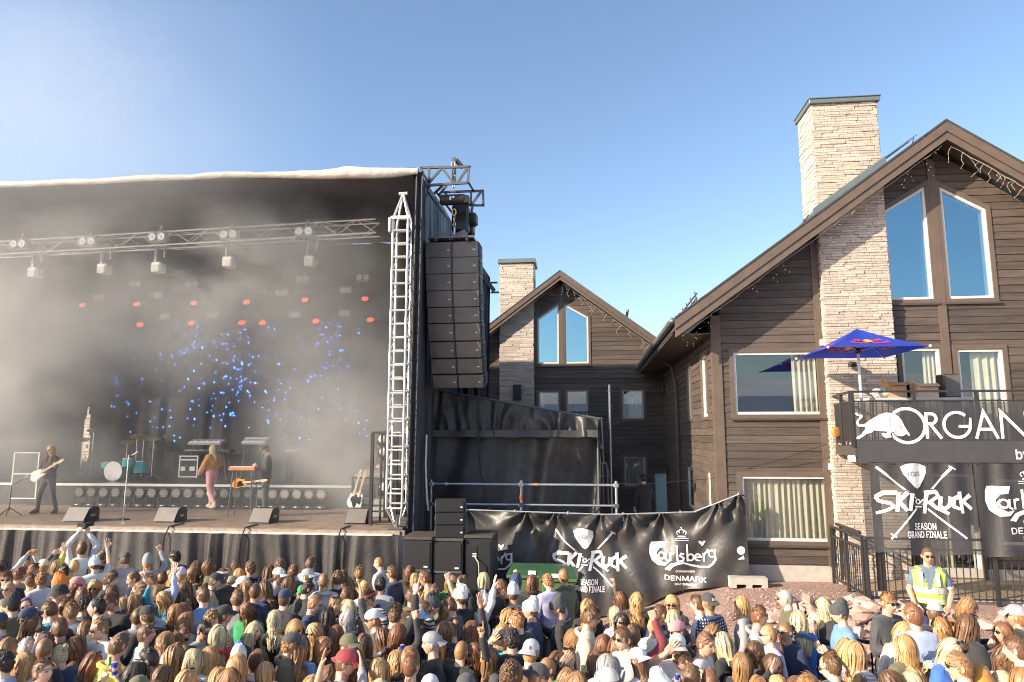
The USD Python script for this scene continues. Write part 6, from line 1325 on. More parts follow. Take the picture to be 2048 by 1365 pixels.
def person(loc, rz, hgt, sty, col, hat=None, hatc='black', turn=0, glass=None, pose='DD', top='black', sleeve='j', legs='stand', trousers='charcoal', head_yaw=0.0, head_pitch=0.0, seed=0, woman=False, label=None, group=None, detail=3, patt=None, extras=None, shoes='charcoal'):
    """One person as a thing: one body mesh; clothes, hair, hat and glasses are its parts."""
    T = thing('person', label, 'person', loc, group, rz=rz); k = hgt/1.755; wx = .93 if woman else 1.0
    sk, tp, tr, sh, spots = body(pose, legs, sleeve)
    def W(m): v = np.asarray(m[0])*[k*wx, k, k]; return v, m[1]
    R_ = rotm((0, 0, 1), head_yaw) @ rotm((1, 0, 0), head_pitch)
    def Hd(m): v = (np.asarray(m[0])+[0, .012, .105])*.93 @ R_.T+[0, .012, 1.525]; return v*k, m[1]
    hm = HEADS[detail]; hv, hf = Hd((hm[0], hm[1])); sv, sf = W(sk)
    tint = np.vstack([np.ones((len(sv), 3)), hm[2]])
    part(T, 'body', (np.vstack([sv, hv]), np.vstack([sf, hf+len(sv)])), skins[seed % 4], True, world=False, tint=tint)
    part(T, 'top', W(tp), cloth_mat(top, patt), True, world=False); part(T, 'trousers', W(tr), cloth_mat(trousers), True, world=False); part(T, 'shoes', W(sh), cloth_mat(shoes), 40, world=False)
    if sty != 'n':
        hh = get_hair(sty, seed, bool(hat) and hat != 'band'); m = Hd((hh[0], hh[1])); part(T, 'hair', m, hair_mat(col), True, world=False, tint=hh[2])
    if hat:
        hp = get_hat(hat, turn); first = None
        for nm, m in hp.items():
            c_ = ('white' if hatc in ('charcoal', 'black', 'navy') else hatc) if nm == 'patch' else hatc if nm not in ('pompom', 'stripe') else ('blue' if hatc == 'white' else 'yellow' if hatc == 'navy' else 'black')
            pr = part(T, 'hat' if first is None else nm, Hd(m), cloth_mat(c_), 45, world=False) if first is None else part(first, nm, Hd(m), cloth_mat(c_), 45, world=False)
            first = first or pr
    if glass:
        g = GL[glass == 'u']; p0 = part(T, 'sunglasses', Hd(g[0]), mat('dark_lens', (.012, .01, .01), .08, .05, spec=.9), True, world=False); part(p0, 'frame', Hd(g[1]), black_pl, world=False)
    if extras: extras(T, W, Hd, k)
    c, s = math.cos(rz), math.sin(rz); RZ_ = np.array([[c, -s, 0], [s, c, 0], [0, 0, 1]])
    return T, [((RZ_ @ (sp*[k*wx, k, k]))+loc, RZ_ @ z, RZ_ @ y) for sp, z, y in spots]
# Every line is one head in the photograph: x y (in a close-up), hair, colour, facing, hat, glasses, pose, top
CROWD = {0: """
45 185 c dk b - - DD black
215 180 c bl fr - g CC light_grey
75 278 s br f - g DD black
315 215 s rd fr - u DD grey
425 172 s bl b cap:cream - DD grey
550 182 h db b - - CC charcoal
925 118 s br b pom:white - UD white
965 88 s br br - - DD black
1210 102 s br b cap:charcoal - DD grey
1420 112 s bl b beanie:grey - VD grey
1690 92 c dk bl - - DD black
620 232 s dk bl - - DD black
715 188 s bl b - - DU yellow
28 222 s dk b - - DD black
545 290 s gn r beanie:orange - DD navy
405 298 c gn b - - DD white
300 322 s br b - - DD cream
705 335 h rd r cap:pink - DD navy
1035 285 s br r - - DD black
922 362 h bl f - - DD lavender
1320 280 s br b - - DD light_grey
1450 322 s db br - - DD red
1640 282 l bl b - - DD black
105 385 b bl b - - DD olive
148 480 s dk bl beanie:black - DD olive
555 405 c gn r bucket:black - DD cream
255 515 h br f hood:purple g DD black
790 450 s br b - - DD charcoal
1085 422 h br b - - DD light_grey
800 520 c dk r - g DD charcoal
955 532 s dk l - - DD black
695 575 s db b - - DD white
80 580 l bl b - - DD lavender
312 612 s br b backcap:navy - DD olive
300 700 l br fr - - DD khaki
590 730 s br b - - DD black
995 720 s db fl - g DD white
838 752 l db b - u DD brown
1282 512 l db b - - DD grey
1180 540 l bl bl - - DD light_grey
1480 420 h pl b - - DI light_grey
1435 610 s br bl cap:black - DD black
1320 640 b br b - - HD grey
1600 462 h bl b - - VD teal
1392 790 s br r - - DD white
1600 862 w db b - - DD black
22 670 s br l cap:navy - DD navy
85 922 h db b - - DD charcoal
250 932 s gy b - - DD olive
635 838 w dk bl - - DD black
465 858 c br b - - DD black
412 928 b db br - - DD black
600 990 o pl bl - - DV navy
1105 880 s br br - - DD yellow
60 1030 c dk bl - - DD light_blue
225 1058 w bl b - - DD white
405 1128 s br fr - - DD navy
862 1058 h rd fr - u GD black
1300 1150 w dk br - u DD grey
1320 1285 s db b backcap:olive - DD olive
1480 1000 s dk b - - GD navy
1690 600 w gn b - - DD brown
1500 430 s db b - - UD light_blue
1100 470 s br b - - DD black
180 250 c rd br - - DD black
1560 285 s br b - - DD black
1690 980 l db b - - DD grey
1560 1180 w br b - - DD black
760 900 l rd l - - DD brown
520 560 s br bl - - DD teal
""", 340: """
70 95 s dk bl - - DD black
110 245 s bl b cap:lavender - DD grey
250 190 h br br - - DD black
225 250 l db b - - DD olive
370 172 w br r - u DD olive
515 250 s br b band:white - DD black
410 295 s br r cap:black - DD khaki
630 210 l db b - - DD black
660 265 l bl br - - DD white
775 190 c br bl - - DD navy:check
730 328 s bl b cap:white - DD white
950 225 l br b - - DD black
1065 165 c br b - - DD black
1030 250 s br fr cap:white - DD white
1180 225 c rd b - - DD black
1345 150 s br b - - DD light_blue
1335 260 s br b backcap:grey - DD light_grey
1472 308 b db b - - DD light_grey
1610 282 c br b - - DD black
45 280 l bl b - - DD black
165 370 l br b - - DD brown
95 452 l br b - - DD black
335 440 s br bl - - DD denim
600 330 l gn b backcap:khaki - DD orange
745 375 h db b - - DD grey
815 405 s br b - - DD navy
935 370 l br b - - DD navy
1140 335 l br br - u DD black
1095 455 s br br cap:navy - DD black
1270 420 w gn b backcap:green - DD black
1355 512 s db r - g DD navy
1700 440 h br b - - DD black
650 470 s br b - - DD white
760 570 l rd b - - DD green
120 585 l rd r - g DD black
140 680 l db br - - DD grey
390 645 c db r - - DD black
510 605 s br r cap:black - DD red:stripe
1020 660 w pl b - - DD black
1190 735 l bl fr - g DD black
1595 515 l db f - u DD black
1515 630 l dk b - - DD black
1690 560 l pl br - - DD charcoal
1400 770 l bl b - - DD brown
1590 805 l rd b - - DD black
125 810 o br f - - DD navy
310 755 s dk fr - g DD grey
470 798 l pl b - - DD red
790 765 l pl fr - - DD black
1140 862 c gn r cap:charcoal - DD olive
1460 900 w gn fr - g DD charcoal
660 950 w bl b pom:white - DD light_grey
95 985 o db fr - - DD brown
225 1030 l pl br - - DD white
375 1010 l bl b - - DD black
840 1030 w br b - - DD black
930 1150 l bl bl - - DD light_grey
1650 1020 b br r cap:maroon - HD grey
480 1205 h bl b - u DD khaki
560 1215 w gn b - - DD black
1050 1325 s bl b cap:light_grey - DD white
1330 1270 l bl fr - - UD white
160 1230 h bl b - u DD black
40 870 l br r - - DD black
640 1080 l bl b - - DD black
1500 1180 w br br - - DD white
20 1040 l pl b - - DD black
1250 900 l db b - - DD denim
1700 650 w gy br - - DD black
""", 680: """
25 280 c br b - - DD black
90 330 l db b - - DD khaki
190 238 s db b - - DD tan
395 152 b gn l - - DD light_grey
510 240 s br l - g DD navy
385 335 c dk b - - DD grey
660 235 h rd br - - DD black
735 305 w bl b - - DD olive
845 282 s br l - - DD tan
900 420 s br b - - VD khaki
1065 322 l bl fr - g DD green
1205 320 s br b - - DD black
1375 298 l pl b - - DD black
235 375 o bl b - - DD white
305 432 s dk b band:red - DD navy:stripe
60 445 s br b - - DD black
690 440 s br b - - DD brown
860 470 s br r pom:charcoal - DD black:stripe
1165 408 s br bl beanie:white - DD black
1350 470 s br r beanie:white - UD white
1470 455 w br fr - u DH black
1560 365 l rd b - - DD navy
1655 365 s br b pom:white - DD charcoal
1690 278 s br b pom:navy - DD black
1090 440 l gn b - - DD green
85 565 l pl b - - DD brown
345 640 s gn l backcap:white - UD charcoal
520 605 s br br - - ID black
760 640 s br b wide:light_blue - DD black
1010 560 w db br - - DD black
990 770 w br b - - DD black
1085 765 o db b - - DD black
1270 760 w rd b - - UD black
1600 640 w bl br - u DD white
1690 660 c db b - - DD black
1550 790 l bl b - - DD black
1610 822 s dk fl cap:black g HD teal
110 880 s br b backcap:olive - DD black
235 885 l br b - - DD brown
40 1015 b br r backcap:maroon - DD olive
540 790 l rd br - - VD black
900 855 s gy b backcap:grey - GD black
930 895 l bl f - u DD charcoal
1150 955 b gn br - g DD black
1310 960 w rd b - - DI black
660 1005 l db b - - DD black
680 1072 s rd br - g DD black
390 1115 w bl bl - - DD light_blue
205 1130 l db b - - DD black
860 1270 s bl b cap:white - DD green
1210 1265 s br b cap:charcoal - DD black
1600 1150 c br br - u DD white
560 1040 w bl b - - DD black
350 1310 l pl fr - - DD grey
1430 1000 l db b - - DD charcoal
1520 520 l dk b - - DD black
760 560 s br r - - DD black
440 820 l br b - - DD grey
""", 1020: """
215 322 l rd b - - DD black
380 312 c gn bl - g DD lavender
520 265 s gn bl - - DD olive
210 520 s db b beanie:white - DD navy
485 500 s br l beanie:charcoal g PD black
745 550 w bl b - - DD black
1075 478 l rd l - - VD brown
1210 488 w bl b - - DD black
1560 498 l bl f - g PP black
85 660 s gn b - - DD black
740 610 s br r - g DD cream
1030 620 h pl bl - - DD lavender
1080 680 w dk fl - - DD white
1410 605 s br br - - DD navy
1565 655 l pl b - - DD black
1370 730 o bl b - - DD white
1620 740 s db b backcap:pink - DD black
590 830 l gn fr - - DD black
890 890 l rd b - - DD black
1000 895 l rd br - - DD black
1600 868 s br f cap:white g HD white
190 935 s bl br backcap:light_grey - DD brown
1170 800 s br b - - VD burgundy
560 990 s gn f - u HD black
925 1075 h gy b - u DD charcoal
1260 1015 l br bl backcap:white - DD white
370 1100 b gn b - - DD navy
220 1150 s gn r backcap:charcoal g DD black
1400 1195 s bl fr beanie:white - DD white
960 1200 s br l cap:light_grey - DD black
450 1050 w br b - - DD green
50 1130 s br l - u DD black
830 1050 l rd b - - DD brown
1180 960 w br b - - DD olive
640 1240 w db br - - DD blue
20 830 c dk b - - DD black
1690 1020 s br b - - DD light_blue
""", 1360: """
185 510 s br l - - PD white
280 490 s db bl backcap:charcoal - DD navy:check
600 515 h bl l - g DD grey
735 612 s rd r - g DD grey
1030 465 p gy l - g DD olive
1400 540 l pl l - g BB black
1545 545 b db l beanie:charcoal - BB denim
1140 660 l pl b - - DD blue
860 800 p bl l - g DD lavender
1020 770 t db b - - DD navy
270 775 w db r - g DD olive
200 845 s rd fr - u DD white
445 865 l pl b - - DD black
1570 920 l bl fr - g DD grey:check
590 1065 l db b - - DD black
870 1060 l br fr - g HD black
1480 1085 t bl l - g DD white
240 1230 l pl bl - u GD light_grey
760 1290 l gn b - - DD black
1270 1250 s gn b - - DD charcoal
90 1180 s br b - - DD maroon
1100 1290 w br b - - DD navy
700 950 w br r - - DD charcoal
""", 1700: """
345 478 s gn fr - g BD charcoal
610 600 s rd bl - - DD light_blue
795 575 s br b cap:white - DD black
880 725 w gn b - - DD brown
1085 518 w gn fr - g BB black
1095 690 l br br - u DD black
480 750 l bl fr - g DD light_grey
530 890 l bl bl - - DD olive
915 890 l pl fr - u DD blue
1450 968 w br fr - g DD white
1600 598 s gn l cap:grey - DD khaki
590 1245 h pl b - - DD pink
1230 1170 l gn b bucket:mustard - DD blue
1500 1235 h pl b - - DD white
1640 1200 l gn b - - DD brown
40 950 l bl b - - DD grey:stripe
360 1355 s br b - - DD black
1620 900 s br l - - DD grey
"""}
CROWD[1] = '''
130 1195 s br b - - DD black
290 1160 s db l - g DD navy
455 1135 h bl b - - DD grey
610 1160 s dk r - g DD black
715 1290 w db fl - g DD olive
905 1190 s br l - - DD charcoal
1130 1330 h db fr - g DD white
1250 1250 s br fl - g DD grey
1345 1275 w bl l - g DD black
1420 1335 s rd b - - DD blue
1560 1345 h bl fl - g DD black
1665 1300 s br b - - DD charcoal
1790 1335 w br l - - DD khaki
1925 1300 s db l - g DD white
2010 1240 h rd fl - g DD navy
'''
DEPTHS = []
for ox, txt in CROWD.items():
    for ln in txt.strip().split('\n'):
        zx, zy, sty, col, fc, hat, gl, pose, top = ln.split()
        px, py = (float(zx), float(zy)) if ox == 1 else (ox+float(zx)/4.789, 1080+float(zy)/4.789)
        if fc == 'b' and (len(PEOPLE)*7) % 10 < 3: fc = ('l', 'bl', 'r', 'fl', 'br')[len(PEOPLE) % 5]
        if gl == '-' and fc in ('l', 'r', 'fl', 'fr', 'f') and len(PEOPLE) % 2: gl = 'g'
        top, _, patt = top.partition(':'); PEOPLE.append(dict(px=px, py=py, sty=sty, col=col, fc=fc, hat=hat, gl=gl, pose=pose, top=top.replace('_', ' '), patt=patt or None))
pr = random.Random(17)
MALE = 'scbn'
for i, q in enumerate(PEOPLE):
    hat, _, hc = q['hat'].partition(':'); q['turn'] = 0
    if hat == 'backcap': hat, q['turn'], q['back'] = 'cap', math.pi, True
    q['hatk'], q['hatc'] = (None, None) if hat == '-' else (hat, hc.replace('_', ' '))
    q['woman'] = q['sty'] not in MALE; q['h'] = pr.gauss(1.69, .035) if q['woman'] else pr.gauss(1.79, .045)
    ex = {None: .005 if q['sty'] != 'c' else .015, 'cap': .02, 'beanie': .06, 'pom': .09, 'bucket': .02, 'wide': .02, 'band': .02, 'hood': .03}[q['hatk']]
    q['pos'] = stand_at(q['px'], q['py'], q['h']+ex)
    words = [f"person in {'patterned ' if q['patt'] else ''}{q['top']} top"]; bits = []
    if q['hatk']: bits.append({'cap': 'backwards %s cap' if q.get('back') else '%s cap', 'beanie': '%s beanie', 'pom': '%s bobble hat', 'bucket': '%s bucket hat', 'wide': 'wide %s hat', 'band': '%s headband', 'hood': '%s hood'}[q['hatk']] % q['hatc'])
    if q['gl'] == 'g': bits.append('sunglasses')
    if q['gl'] == 'u': bits.append('sunglasses on head')
    q['short'] = f"person in {bits[0]}" if q['hatk'] else None
    q['base'] = words[0]+(' and '+' and '.join(bits) if bits else '')+', '+(ATXT[q['pose']]+', ' if q['pose'] in ATXT else '')+FTXT[q['fc']]
from collections import Counter
cnt = Counter(q['base'] for q in PEOPLE); sc_ = Counter(q['short'] for q in PEOPLE if q['short'])
marks = [q for q in PEOPLE if q['short'] and sc_[q['short']] == 1]
extra_marks = [(204, 1250, 'man')][:0]
used = set()
for q in PEOPLE:
    if cnt[q['base']] == 1: q['label'] = q['base']; used.add(q['label']); continue
    near = sorted((m for m in marks if m is not q), key=lambda m: (m['px']-q['px'])**2+(m['py']-q['py'])**2); lab = None
    core = f"person in {'patterned ' if q['patt'] else ''}{q['top']}"
    for how in ('', 'further ', 'well '):
        for m in near[:14]:
            dx, dy = q['px']-m['px'], q['py']-m['py']; dist = math.hypot(dx, dy)
            if abs(dx) > 1.6*abs(dy): rel = 'right of' if dx > 0 else 'left of'
            elif abs(dy) > 1.6*abs(dx): rel = 'in front of' if dy > 0 else 'behind'
            else: rel = ('in front and right of' if dx > 0 else 'in front and left of') if dy > 0 else ('behind and right of' if dx > 0 else 'behind and left of')
            fx = FTXT[q['fc']] if len(rel.split()) < 4 else {'b': 'back turned'}.get(q['fc'], FTXT[q['fc']])
            step = ('just ' if dist < 45 else '' if dist < 90 else 'further ') if not how else how
            t = f"{core}, {fx}, {step}{rel} {m['short'].replace('person in', 'person in the', 1) if False else m['short']}"
            if t not in used and len(t.split()) <= 16: lab = t; break
        if lab: break
    q['label'] = lab or q['base']; used.add(q['label'])
def held(kind, spot, label):
    p, z, y = spot; p = p+y*.012; up = np.array([0, 0, 1.0]) if kind != 'phone' else z
    if kind == 'can':
        m = lathe([(.022, -.06), (.027, -.052), (.027, .052), (.022, .06)], 14); T = thing('drink_can', label, 'can', p); part(T, 'can', move(m, p), mat('can_blue', (.03, .06, .40), .3, .05, metal=.3), smooth=40); part(T, 'silver_band', move(lathe([(.0275, -.02), (.0275, .012)], 14), p), mat('can_silver', (.6, .6, .62), .3, .05, metal=.6)); part(T, 'lid', move(lathe([(.0225, .0605), (.0, .0612)], 14), p), alu)
    elif kind == 'bottle':
        m = lathe([(.028, -.10), (.030, -.09), (.030, .04), (.013, .10), (.012, .16), (.014, .165)], 14); T = thing('beer_bottle', label, 'bottle', p); part(T, 'glass', move(m, p), mat('green_glass', (.01, .22, .05), .08, .05, spec=.8), smooth=50); part(T, 'paper_label', move(lathe([(.0306, -.05), (.0306, .01)], 14), p), print_w)
    else:
        x = np.cross(y, z); R_ = np.stack([x, y, z], 1); T = thing('phone', label, 'phone', p); part(T, 'case', move((np.asarray(box((0, .012, .03), (.072, .009, .148), .004)[0]) @ R_.T, box((0, 0, 0), (1, 1, 1), .1)[1]), p), black_pl); part(T, 'screen', move((np.asarray(box((0, .005, .03), (.064, .002, .138))[0]) @ R_.T, box((0, 0, 0), (1, 1, 1))[1]), p), mat('phone_screen', (.03, .035, .05), .08, .05))
for i, q in enumerate(PEOPLE):
    x, y, z = q['pos']; g = float(ground(x, y)); az = math.atan2(-x, y); rz = math.radians(FACE[q['fc']]+pr.uniform(-14, 14))+az
    turnb = pr.uniform(-.35, .35); tr_ = pr.choice(['charcoal', 'black', 'navy', 'denim', 'brown', 'khaki'])
    sleeve = 't' if q['top'] in ('lavender', 'white', 'tan', 'denim') and pr.random() < .5 else 'j'
    def hood_part(T, W, Hd, k, c=q['top']):
        t = np.linspace(0, 2*np.pi, 18, endpoint=False); pts = np.stack([.095*np.cos(t), -.035+.085*np.sin(t), 1.45+.028*np.sin(t+3.6)], 1); part(T, 'collar', W(pipe(pts, .026, 6, True)), cloth_mat(c), True, world=False)
    T, sp = person((x, y, g), rz-turnb, q['h'], q['sty'], q['col'], q['hatk'], q['hatc'] or 'black', q['turn'], q['gl'] if q['gl'] != '-' else None, q['pose'], q['top'], sleeve, 'stand', tr_, turnb+pr.uniform(-.1, .1), pr.uniform(-.28, .08), i, q['woman'], q['label'], 'festival crowd', 3, q['patt'], hood_part if sleeve == 'j' and i % 2 else None)
    who = ('right' if q['pose'][0] in 'GP' else 'left')
    if 'G' in q['pose']: held('bottle' if abs(q['px']-180) < 6 else 'can', sp[0 if q['pose'][0] == 'G' else 1], f"{'green glass bottle' if abs(q['px']-180) < 6 else 'blue and silver drink can'} held by {q['short'] or 'person in '+q['top']+' top'}")
    if 'P' in q['pose']: held('phone', sp[0 if q['pose'][0] == 'P' else 1], f"dark phone held up by {q['short'] or 'person in '+q['top']+' top with sunglasses' if q['gl'] == 'g' else 'dark phone held up by person in '+q['top']+' top beside the gravel bank'}"[-200:].replace('dark phone held up by dark phone', 'dark phone'))
# the guard
gq = stand_at(1853, 1094, 1.73); hv = mat('hi_vis_yellow', (.46, .55, .08), .6, .1); sil = mat('reflective_grey', (.45, .46, .47), .4, .08)
def guard_kit(T, W, Hd, k):
    vs = solid([bone(*[((s*.075, 0, .98), .137) for s in (-1, 1)], *[((s*.06, .005, 1.08), .126) for s in (-1, 1)]), bone(*[((s*.06, .005, 1.08), .126) for s in (-1, 1)], *[((s*.082, 0, 1.27), .140) for s in (-1, 1)]), bone(*[((s*.082, 0, 1.27), .140) for s in (-1, 1)], *[((s*.138, -.01, 1.392), .092) for s in (-1, 1)])], .03, 3)
    v, f = vs; c = v[f].mean(1); vneck = (c[:, 1] > .05) & (c[:, 2] > 1.18) & (np.abs(c[:, 0]) < .012+.30*(c[:, 2]-1.18)); f = f[~vneck]; c = v[f].mean(1); top_ = (c[:, 2] > 1.43) & (np.abs(c[:, 0]) < .085); f = f[~top_]
    vp = part(T, 'vest', W((v, f)), hv, True, world=False)
    for z0, z1, nm in ((1.02, 1.065, 'reflective_band'), (1.13, 1.215, 'grey_panel')):
        n = np.array(trimesh.Trimesh(v, f, process=False).vertex_normals); cc = v[f][:, :, 2].mean(1); ok = (cc > z0) & (cc < z1); part(vp, nm, W((v+n*.004, f[ok])), sil, True, world=False)
    for s in (-1, 1): part(vp, 'shoulder_band', W(grid(lambda u, w: np.stack([s*(.075+.05*w+.0*u), .160-.015*np.abs(u-.5)-.055*u*u, 1.24+.17*u], 1), 6, 2)), sil, world=False)
    for t_, z in (('ORDNINGS', 1.182), ('VAKT', 1.146)):
        tv, tf = text2d(t_, .026, .9, True); part(vp, 'lettering', W((np.stack([-tv[:, 0], .1545-1.6*tv[:, 0]**2+0*tv[:, 1], z+tv[:, 1]], 1), tf)), print_w, world=False)
    part(T, 'arm_badge', W((np.array([[-.236, -.03, 1.30], [-.236, .02, 1.30], [-.24, .02, 1.24], [-.24, -.03, 1.24]]), np.array([[0, 1, 2], [0, 2, 3]]))), cloth_mat('black'), world=False); part(T, 'arm_band', W(tube((-.215, -.016, 1.235), (-.222, -.019, 1.20), .068, n=12)), print_w, world=False)
    part(T, 'belt', W(lathe([(.0, .965), (.185, .965), (.185, 1.0), (0, 1.0)], 20)), black_pl, world=False)
ARMS['K'] = ((.255, .0, 1.15), (.20, .16, .98), (-.5, .6, -.5), (0, -1, 0), 'curl')
gz_ = float(ground(gq[0], gq[1])); person((gq[0], gq[1], gz_), math.radians(158), 1.74, 'b', 'br', None, 'black', 0, 'g', 'KK', 'slate', 't', 'stand', 'navy', .25, -.05, 3, False, 'security guard in yellow reflective vest and sunglasses standing before the terrace fence', None, 4, None, guard_kit)
# photographer above the front rows
cq = stand_at(165, 1082, 1.93); ARMS['Q'] = ((.22, .14, 1.66), (.07, .20, 1.88), (-.3, .2, 1), (-.5, .8, 0), 'grip')
T, sp = person((cq[0], cq[1], float(ground(cq[0], cq[1]))), math.radians(0)+math.atan2(-cq[0], cq[1]), 1.92, 's', 'br', None, 'black', 0, None, 'QQ', 'white', 'j', 'stand', 'denim', 0, .15, 2, False, 'tall person in white top holding a camera high above the front row', None, 3)
p = (sp[0][0]+sp[1][0])/2+[0, 0, .05]; CM = thing('camera_rig', 'black camera held up high by the tall person in white', 'camera', p); part(CM, 'camera_body', box(p, (.15, .09, .11), .015), black_pl); part(CM, 'lens', tube(p+[.02, .03, 0], p+[.03, .19, .02], .04, .045, 14), black_pl, smooth=40); part(CM, 'grip', [box(p+[-.09, 0, -.01], (.04, .08, .12), .01), box(p+[0, 0, .075], (.05, .06, .05), .01)], black_pl)
# singer, guitarist, keyboard player, people beside the stage
sq = P(420, 1021, Z=DZ); ARMS['s'] = ((.27, .02, 1.18), (.22, .22, 1.0), (.1, .6, -.6), (-1, 0, 0), 'curl')
fur = usdkit.material(stage, '/World/Looks/orange_fur', {'g': ('geometry', {}), 'n': ('noise_texture', {'scale': 55.0, 'detail': 4.0}), 'r': ('rgb_ramp', {'ramp': [(.3, (.33, .10, .02)), (.7, (.70, .32, .09))]}), 'b': ('bump', {'distance': .02}), 'p': ('principled_bsdf', {'roughness': .9, 'sheen_weight': .6})}, [('g.position', 'n.vector'), ('n.fac', 'r.fac'), ('n.fac', 'b.height'), ('b.normal', 'p.normal'), ('r.color', 'p.base_color')], surface='p.BSDF')
def fur_jacket(T, W, Hd, k):
    ms = [bone(*[((s*.06, .0, 1.06), .13) for s in (-1, 1)], *[((s*.085, 0, 1.28), .15) for s in (-1, 1)]), bone(*[((s*.085, 0, 1.28), .15) for s in (-1, 1)], *[((s*.155, -.01, 1.40), .085) for s in (-1, 1)])]
    for s in (1, -1): e, w, *_ = arm_of('s', s); sh = np.array([s*.168, -.01, 1.392]); ms += [bone((sh, .095), (e, .088)), bone((e, .088), (w, .075))]
    v, f = solid(ms, .025, 2); n = np.array(trimesh.Trimesh(v, f, process=False).vertex_normals); v = v+n*(.03*(meshkit.noise(v*45, 3)-.4))[:, None]; part(T, 'fur_jacket', W((v, f)), fur, True, world=False)
    bt = []
    for s, L in ((1, LEGS['walk'][0]), (-1, LEGS['walk'][1])): m = np.array([s, 1, 1]); kk, a, t = np.array(L[0])*m, np.array(L[1])*m, np.array(L[2])*m; bt += [bone((kk-[0, 0, .08], .066), (a, .056)), bone((a, .056), (a-[0, .02, .06], .045), (t-[0, 0, 0], .04))]
    part(T, 'boots', W(solid(bt, .04, 3)), mat('cream_boots', (.55, .42, .30), .5, .08), True, world=False)
pink = 'pink'
person((sq[0], sq[1], DZ+.06), math.radians(68), 1.74, 'w', 'pl', None, 'black', 0, None, 'ss', 'pink', 'j', 'walk', 'lavender' if False else 'pink', .2, .0, 5, True, 'singer in fluffy orange jacket, pink leggings and pale boots walking on the stage', None, 4, None, fur_jacket, 'cream')
gq2 = P(92, 1028, Z=DZ); ARMS['g'] = ((.29, .03, 1.17), (.12, .22, 1.06), (-.8, .3, -.3), (0, -1, .2), 'grip'); ARMS['h'] = ((.30, .12, 1.20), (.46, .26, 1.22), (0, -.3, 1), (-.4, -.6, 0), 'grip')
rg = math.radians(172)
T, sp = person((gq2[0], gq2[1], DZ+.005), rg, 1.78, 'l', 'bl', None, 'black', 0, 'g', 'gh', 'black', 'j', 'wide', 'charcoal', .1, -.1, 6, True, 'guitarist in loose black clothes and sunglasses at the left of the stage', None, 4)
c_ = np.array([gq2[0]-.06, gq2[1]-.30, DZ+1.02]); G = thing('electric_guitar', 'white electric guitar played by the guitarist in black', 'guitar', c_); guitar(G, c_, .52, 1.0, white_g, maple)
kq = P(533, 950, Y=17.0); T, sp = person((kq[0], 17.0, DZ+.005), math.radians(115), 1.80, 's', 'br', 'cap', 'black', 0, None, 'BB', 'black', 'j', 'stand', 'charcoal', .1, -.35, 8, False, 'musician in black with cap playing the wooden-cased keyboard', None, 4)
c_ = np.array([kq[0]-.55, 16.72, DZ+.84]); G = thing('electric_guitar', 'orange electric guitar slung before the musician in the cap', 'guitar', c_); guitar(G, c_, .12, .9, mat('orange_guitar', (.70, .24, .02), .3, .08), maple)
mq = P(778, 1000, Y=17.2); person((mq[0], 17.2, DZ+.005), math.radians(100), 1.78, 's', 'br', 'cap', 'black', 0, None, 'BB', 'black', 'j', 'stand', 'black', 0, -.2, 9, False, 'stagehand in black half hidden behind the truss tower', None, 3)
dq = P(1287, 947, Y=18.3); gg = float(ground(dq[0], 18.3)); person((dq[0], 18.3, max(gg, dq[2]-1.80)), math.radians(20), 1.80, 's', 'dk', None, 'black', 0, None, 'BD', 'black', 'j', 'stand', 'black', 0, 0, 10, False, 'dark-clothed person beside the teal cabinet behind the banner fence', None, 3)
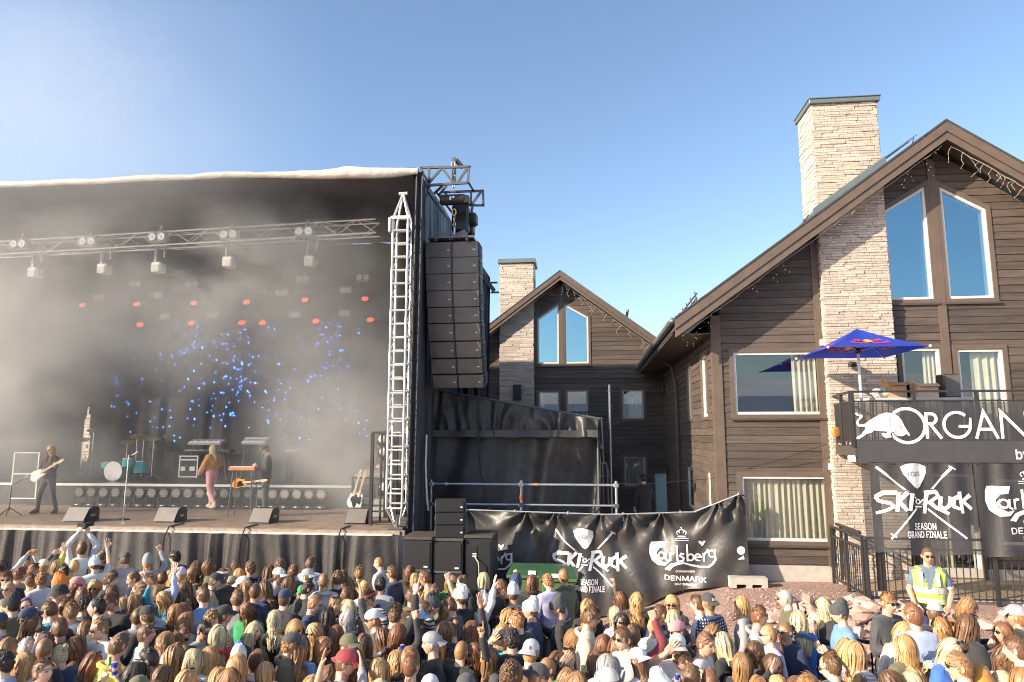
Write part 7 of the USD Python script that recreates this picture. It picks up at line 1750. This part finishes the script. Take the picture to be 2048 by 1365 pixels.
# ---------------------------------------------------------------- stage smoke
def smoke(name, label, b, dens, seed, sc, lo, hi, cut, puffs, base):
    """Uneven smoke: noise, thicker round the given points."""
    (x0, x1), (y0, y1), (z0, z1) = b
    nodes = {'g': ('geometry', {}), 'mp': ('mapping', {'location': (seed*3.1, seed*1.7, 0.0), 'scale': sc}), 'n': ('noise_texture', {'scale': 1.0, 'detail': 3.0, 'roughness': .58, 'distortion': .3}),
        'r': ('map_range', {'from_min': lo, 'from_max': hi, 'to_min': dens*cut, 'to_max': dens, 'clamp': True}), 'mu': ('math', {'math_type': 'multiply'}), 'v': ('principled_volume', {'color': (.99, .975, .955), 'anisotropy': 0.0})}
    links = [('g.position', 'mp.vector'), ('mp.vector', 'n.vector'), ('n.fac', 'r.value'), ('r.result', 'mu.value1'), ('mu.value', 'v.density')]; last = None
    for i, (c, rad, w) in enumerate(puffs):
        nodes[f'd{i}'] = ('vector_math', {'math_type': 'distance', 'vector2': tuple(c)}); nodes[f'f{i}'] = ('map_range', {'range_type': 'smoothstep', 'from_min': 0.0, 'from_max': rad, 'to_min': w, 'to_max': 0.0, 'clamp': True}); nodes[f'a{i}'] = ('math', {'math_type': 'add', 'value2': base})
        links += [('g.position', f'd{i}.vector1'), (f'd{i}.value', f'f{i}.value'), (f'f{i}.result', f'a{i}.value1')]
        if last: links.append((last, f'a{i}.value2'))
        last = f'a{i}.value'
    links.append((last, 'mu.value2'))
    m = usdkit.material(stage, '/World/Looks/'+name+'_look', nodes, links, volume='v.volume')
    single(name, bx(x0, x1, y0, y1, z0, z1), m, label, 'smoke', kind='stuff')
smoke('stage_smoke', 'drifting pale smoke filling the stage opening', ((SX0+.2, SX1-.45), (15.3, 20.6), (DZ+.02, 10.0)), .62, 3, (.30, .30, .38), .40, .62, .06,
      [((-15.6, 17.0, 6.0), 4.6, .95), ((-6.2, 18.0, 5.0), 3.8, .75), ((-9.3, 16.6, 8.2), 3.8, .75), ((-5.4, 16.8, 2.6), 1.5, .6), ((-13.0, 17, 9.6), 4.5, .6), ((-7.5, 16.5, 9.2), 3.5, .5)], .11)
smoke('drifting_smoke', 'thin smoke drifting up in front of the stage roof into the sky', ((SX0+.2, -4.75), (12.6, 14.7), (3.2, 17.0)), .12, 5, (.16, .16, .16), .34, .66, .25,
      [((-16, 13.6, 10.0), 8.0, 1.1), ((-10.5, 13.6, 11.0), 5.6, .8), ((-17, 13.6, 6.0), 6.5, .9)], .0)
T = thing('crowd_barrier', 'black steel crowd barrier with thin bars at the right foot of the bank', 'barrier', P(1732, 1300, Z=1.6))
q0 = stand_at(1716, 1269, 1.08); q1 = stand_at(1752, 1271, 1.08); e_ = np.array([q1[0]-q0[0], q1[1]-q0[1], 0]); e_ = e_/np.linalg.norm(e_)*1.1; g0 = float(ground(q0[0], q0[1])); b0 = np.array([q0[0]-.5, q0[1], g0])
part(T, 'rail', beam(b0+[0, 0, 1.06], b0+e_+[0, 0, 1.06], .04), cloth_mat('navy')); part(T, 'rail', beam(b0+[0, 0, .15], b0+e_+[0, 0, .15], .03), black_metal)
for k in range(10): part(T, 'bar', tube(b0+e_*k/9+[0, 0, .02], b0+e_*k/9+[0, 0, 1.04], .011, n=6), black_metal)
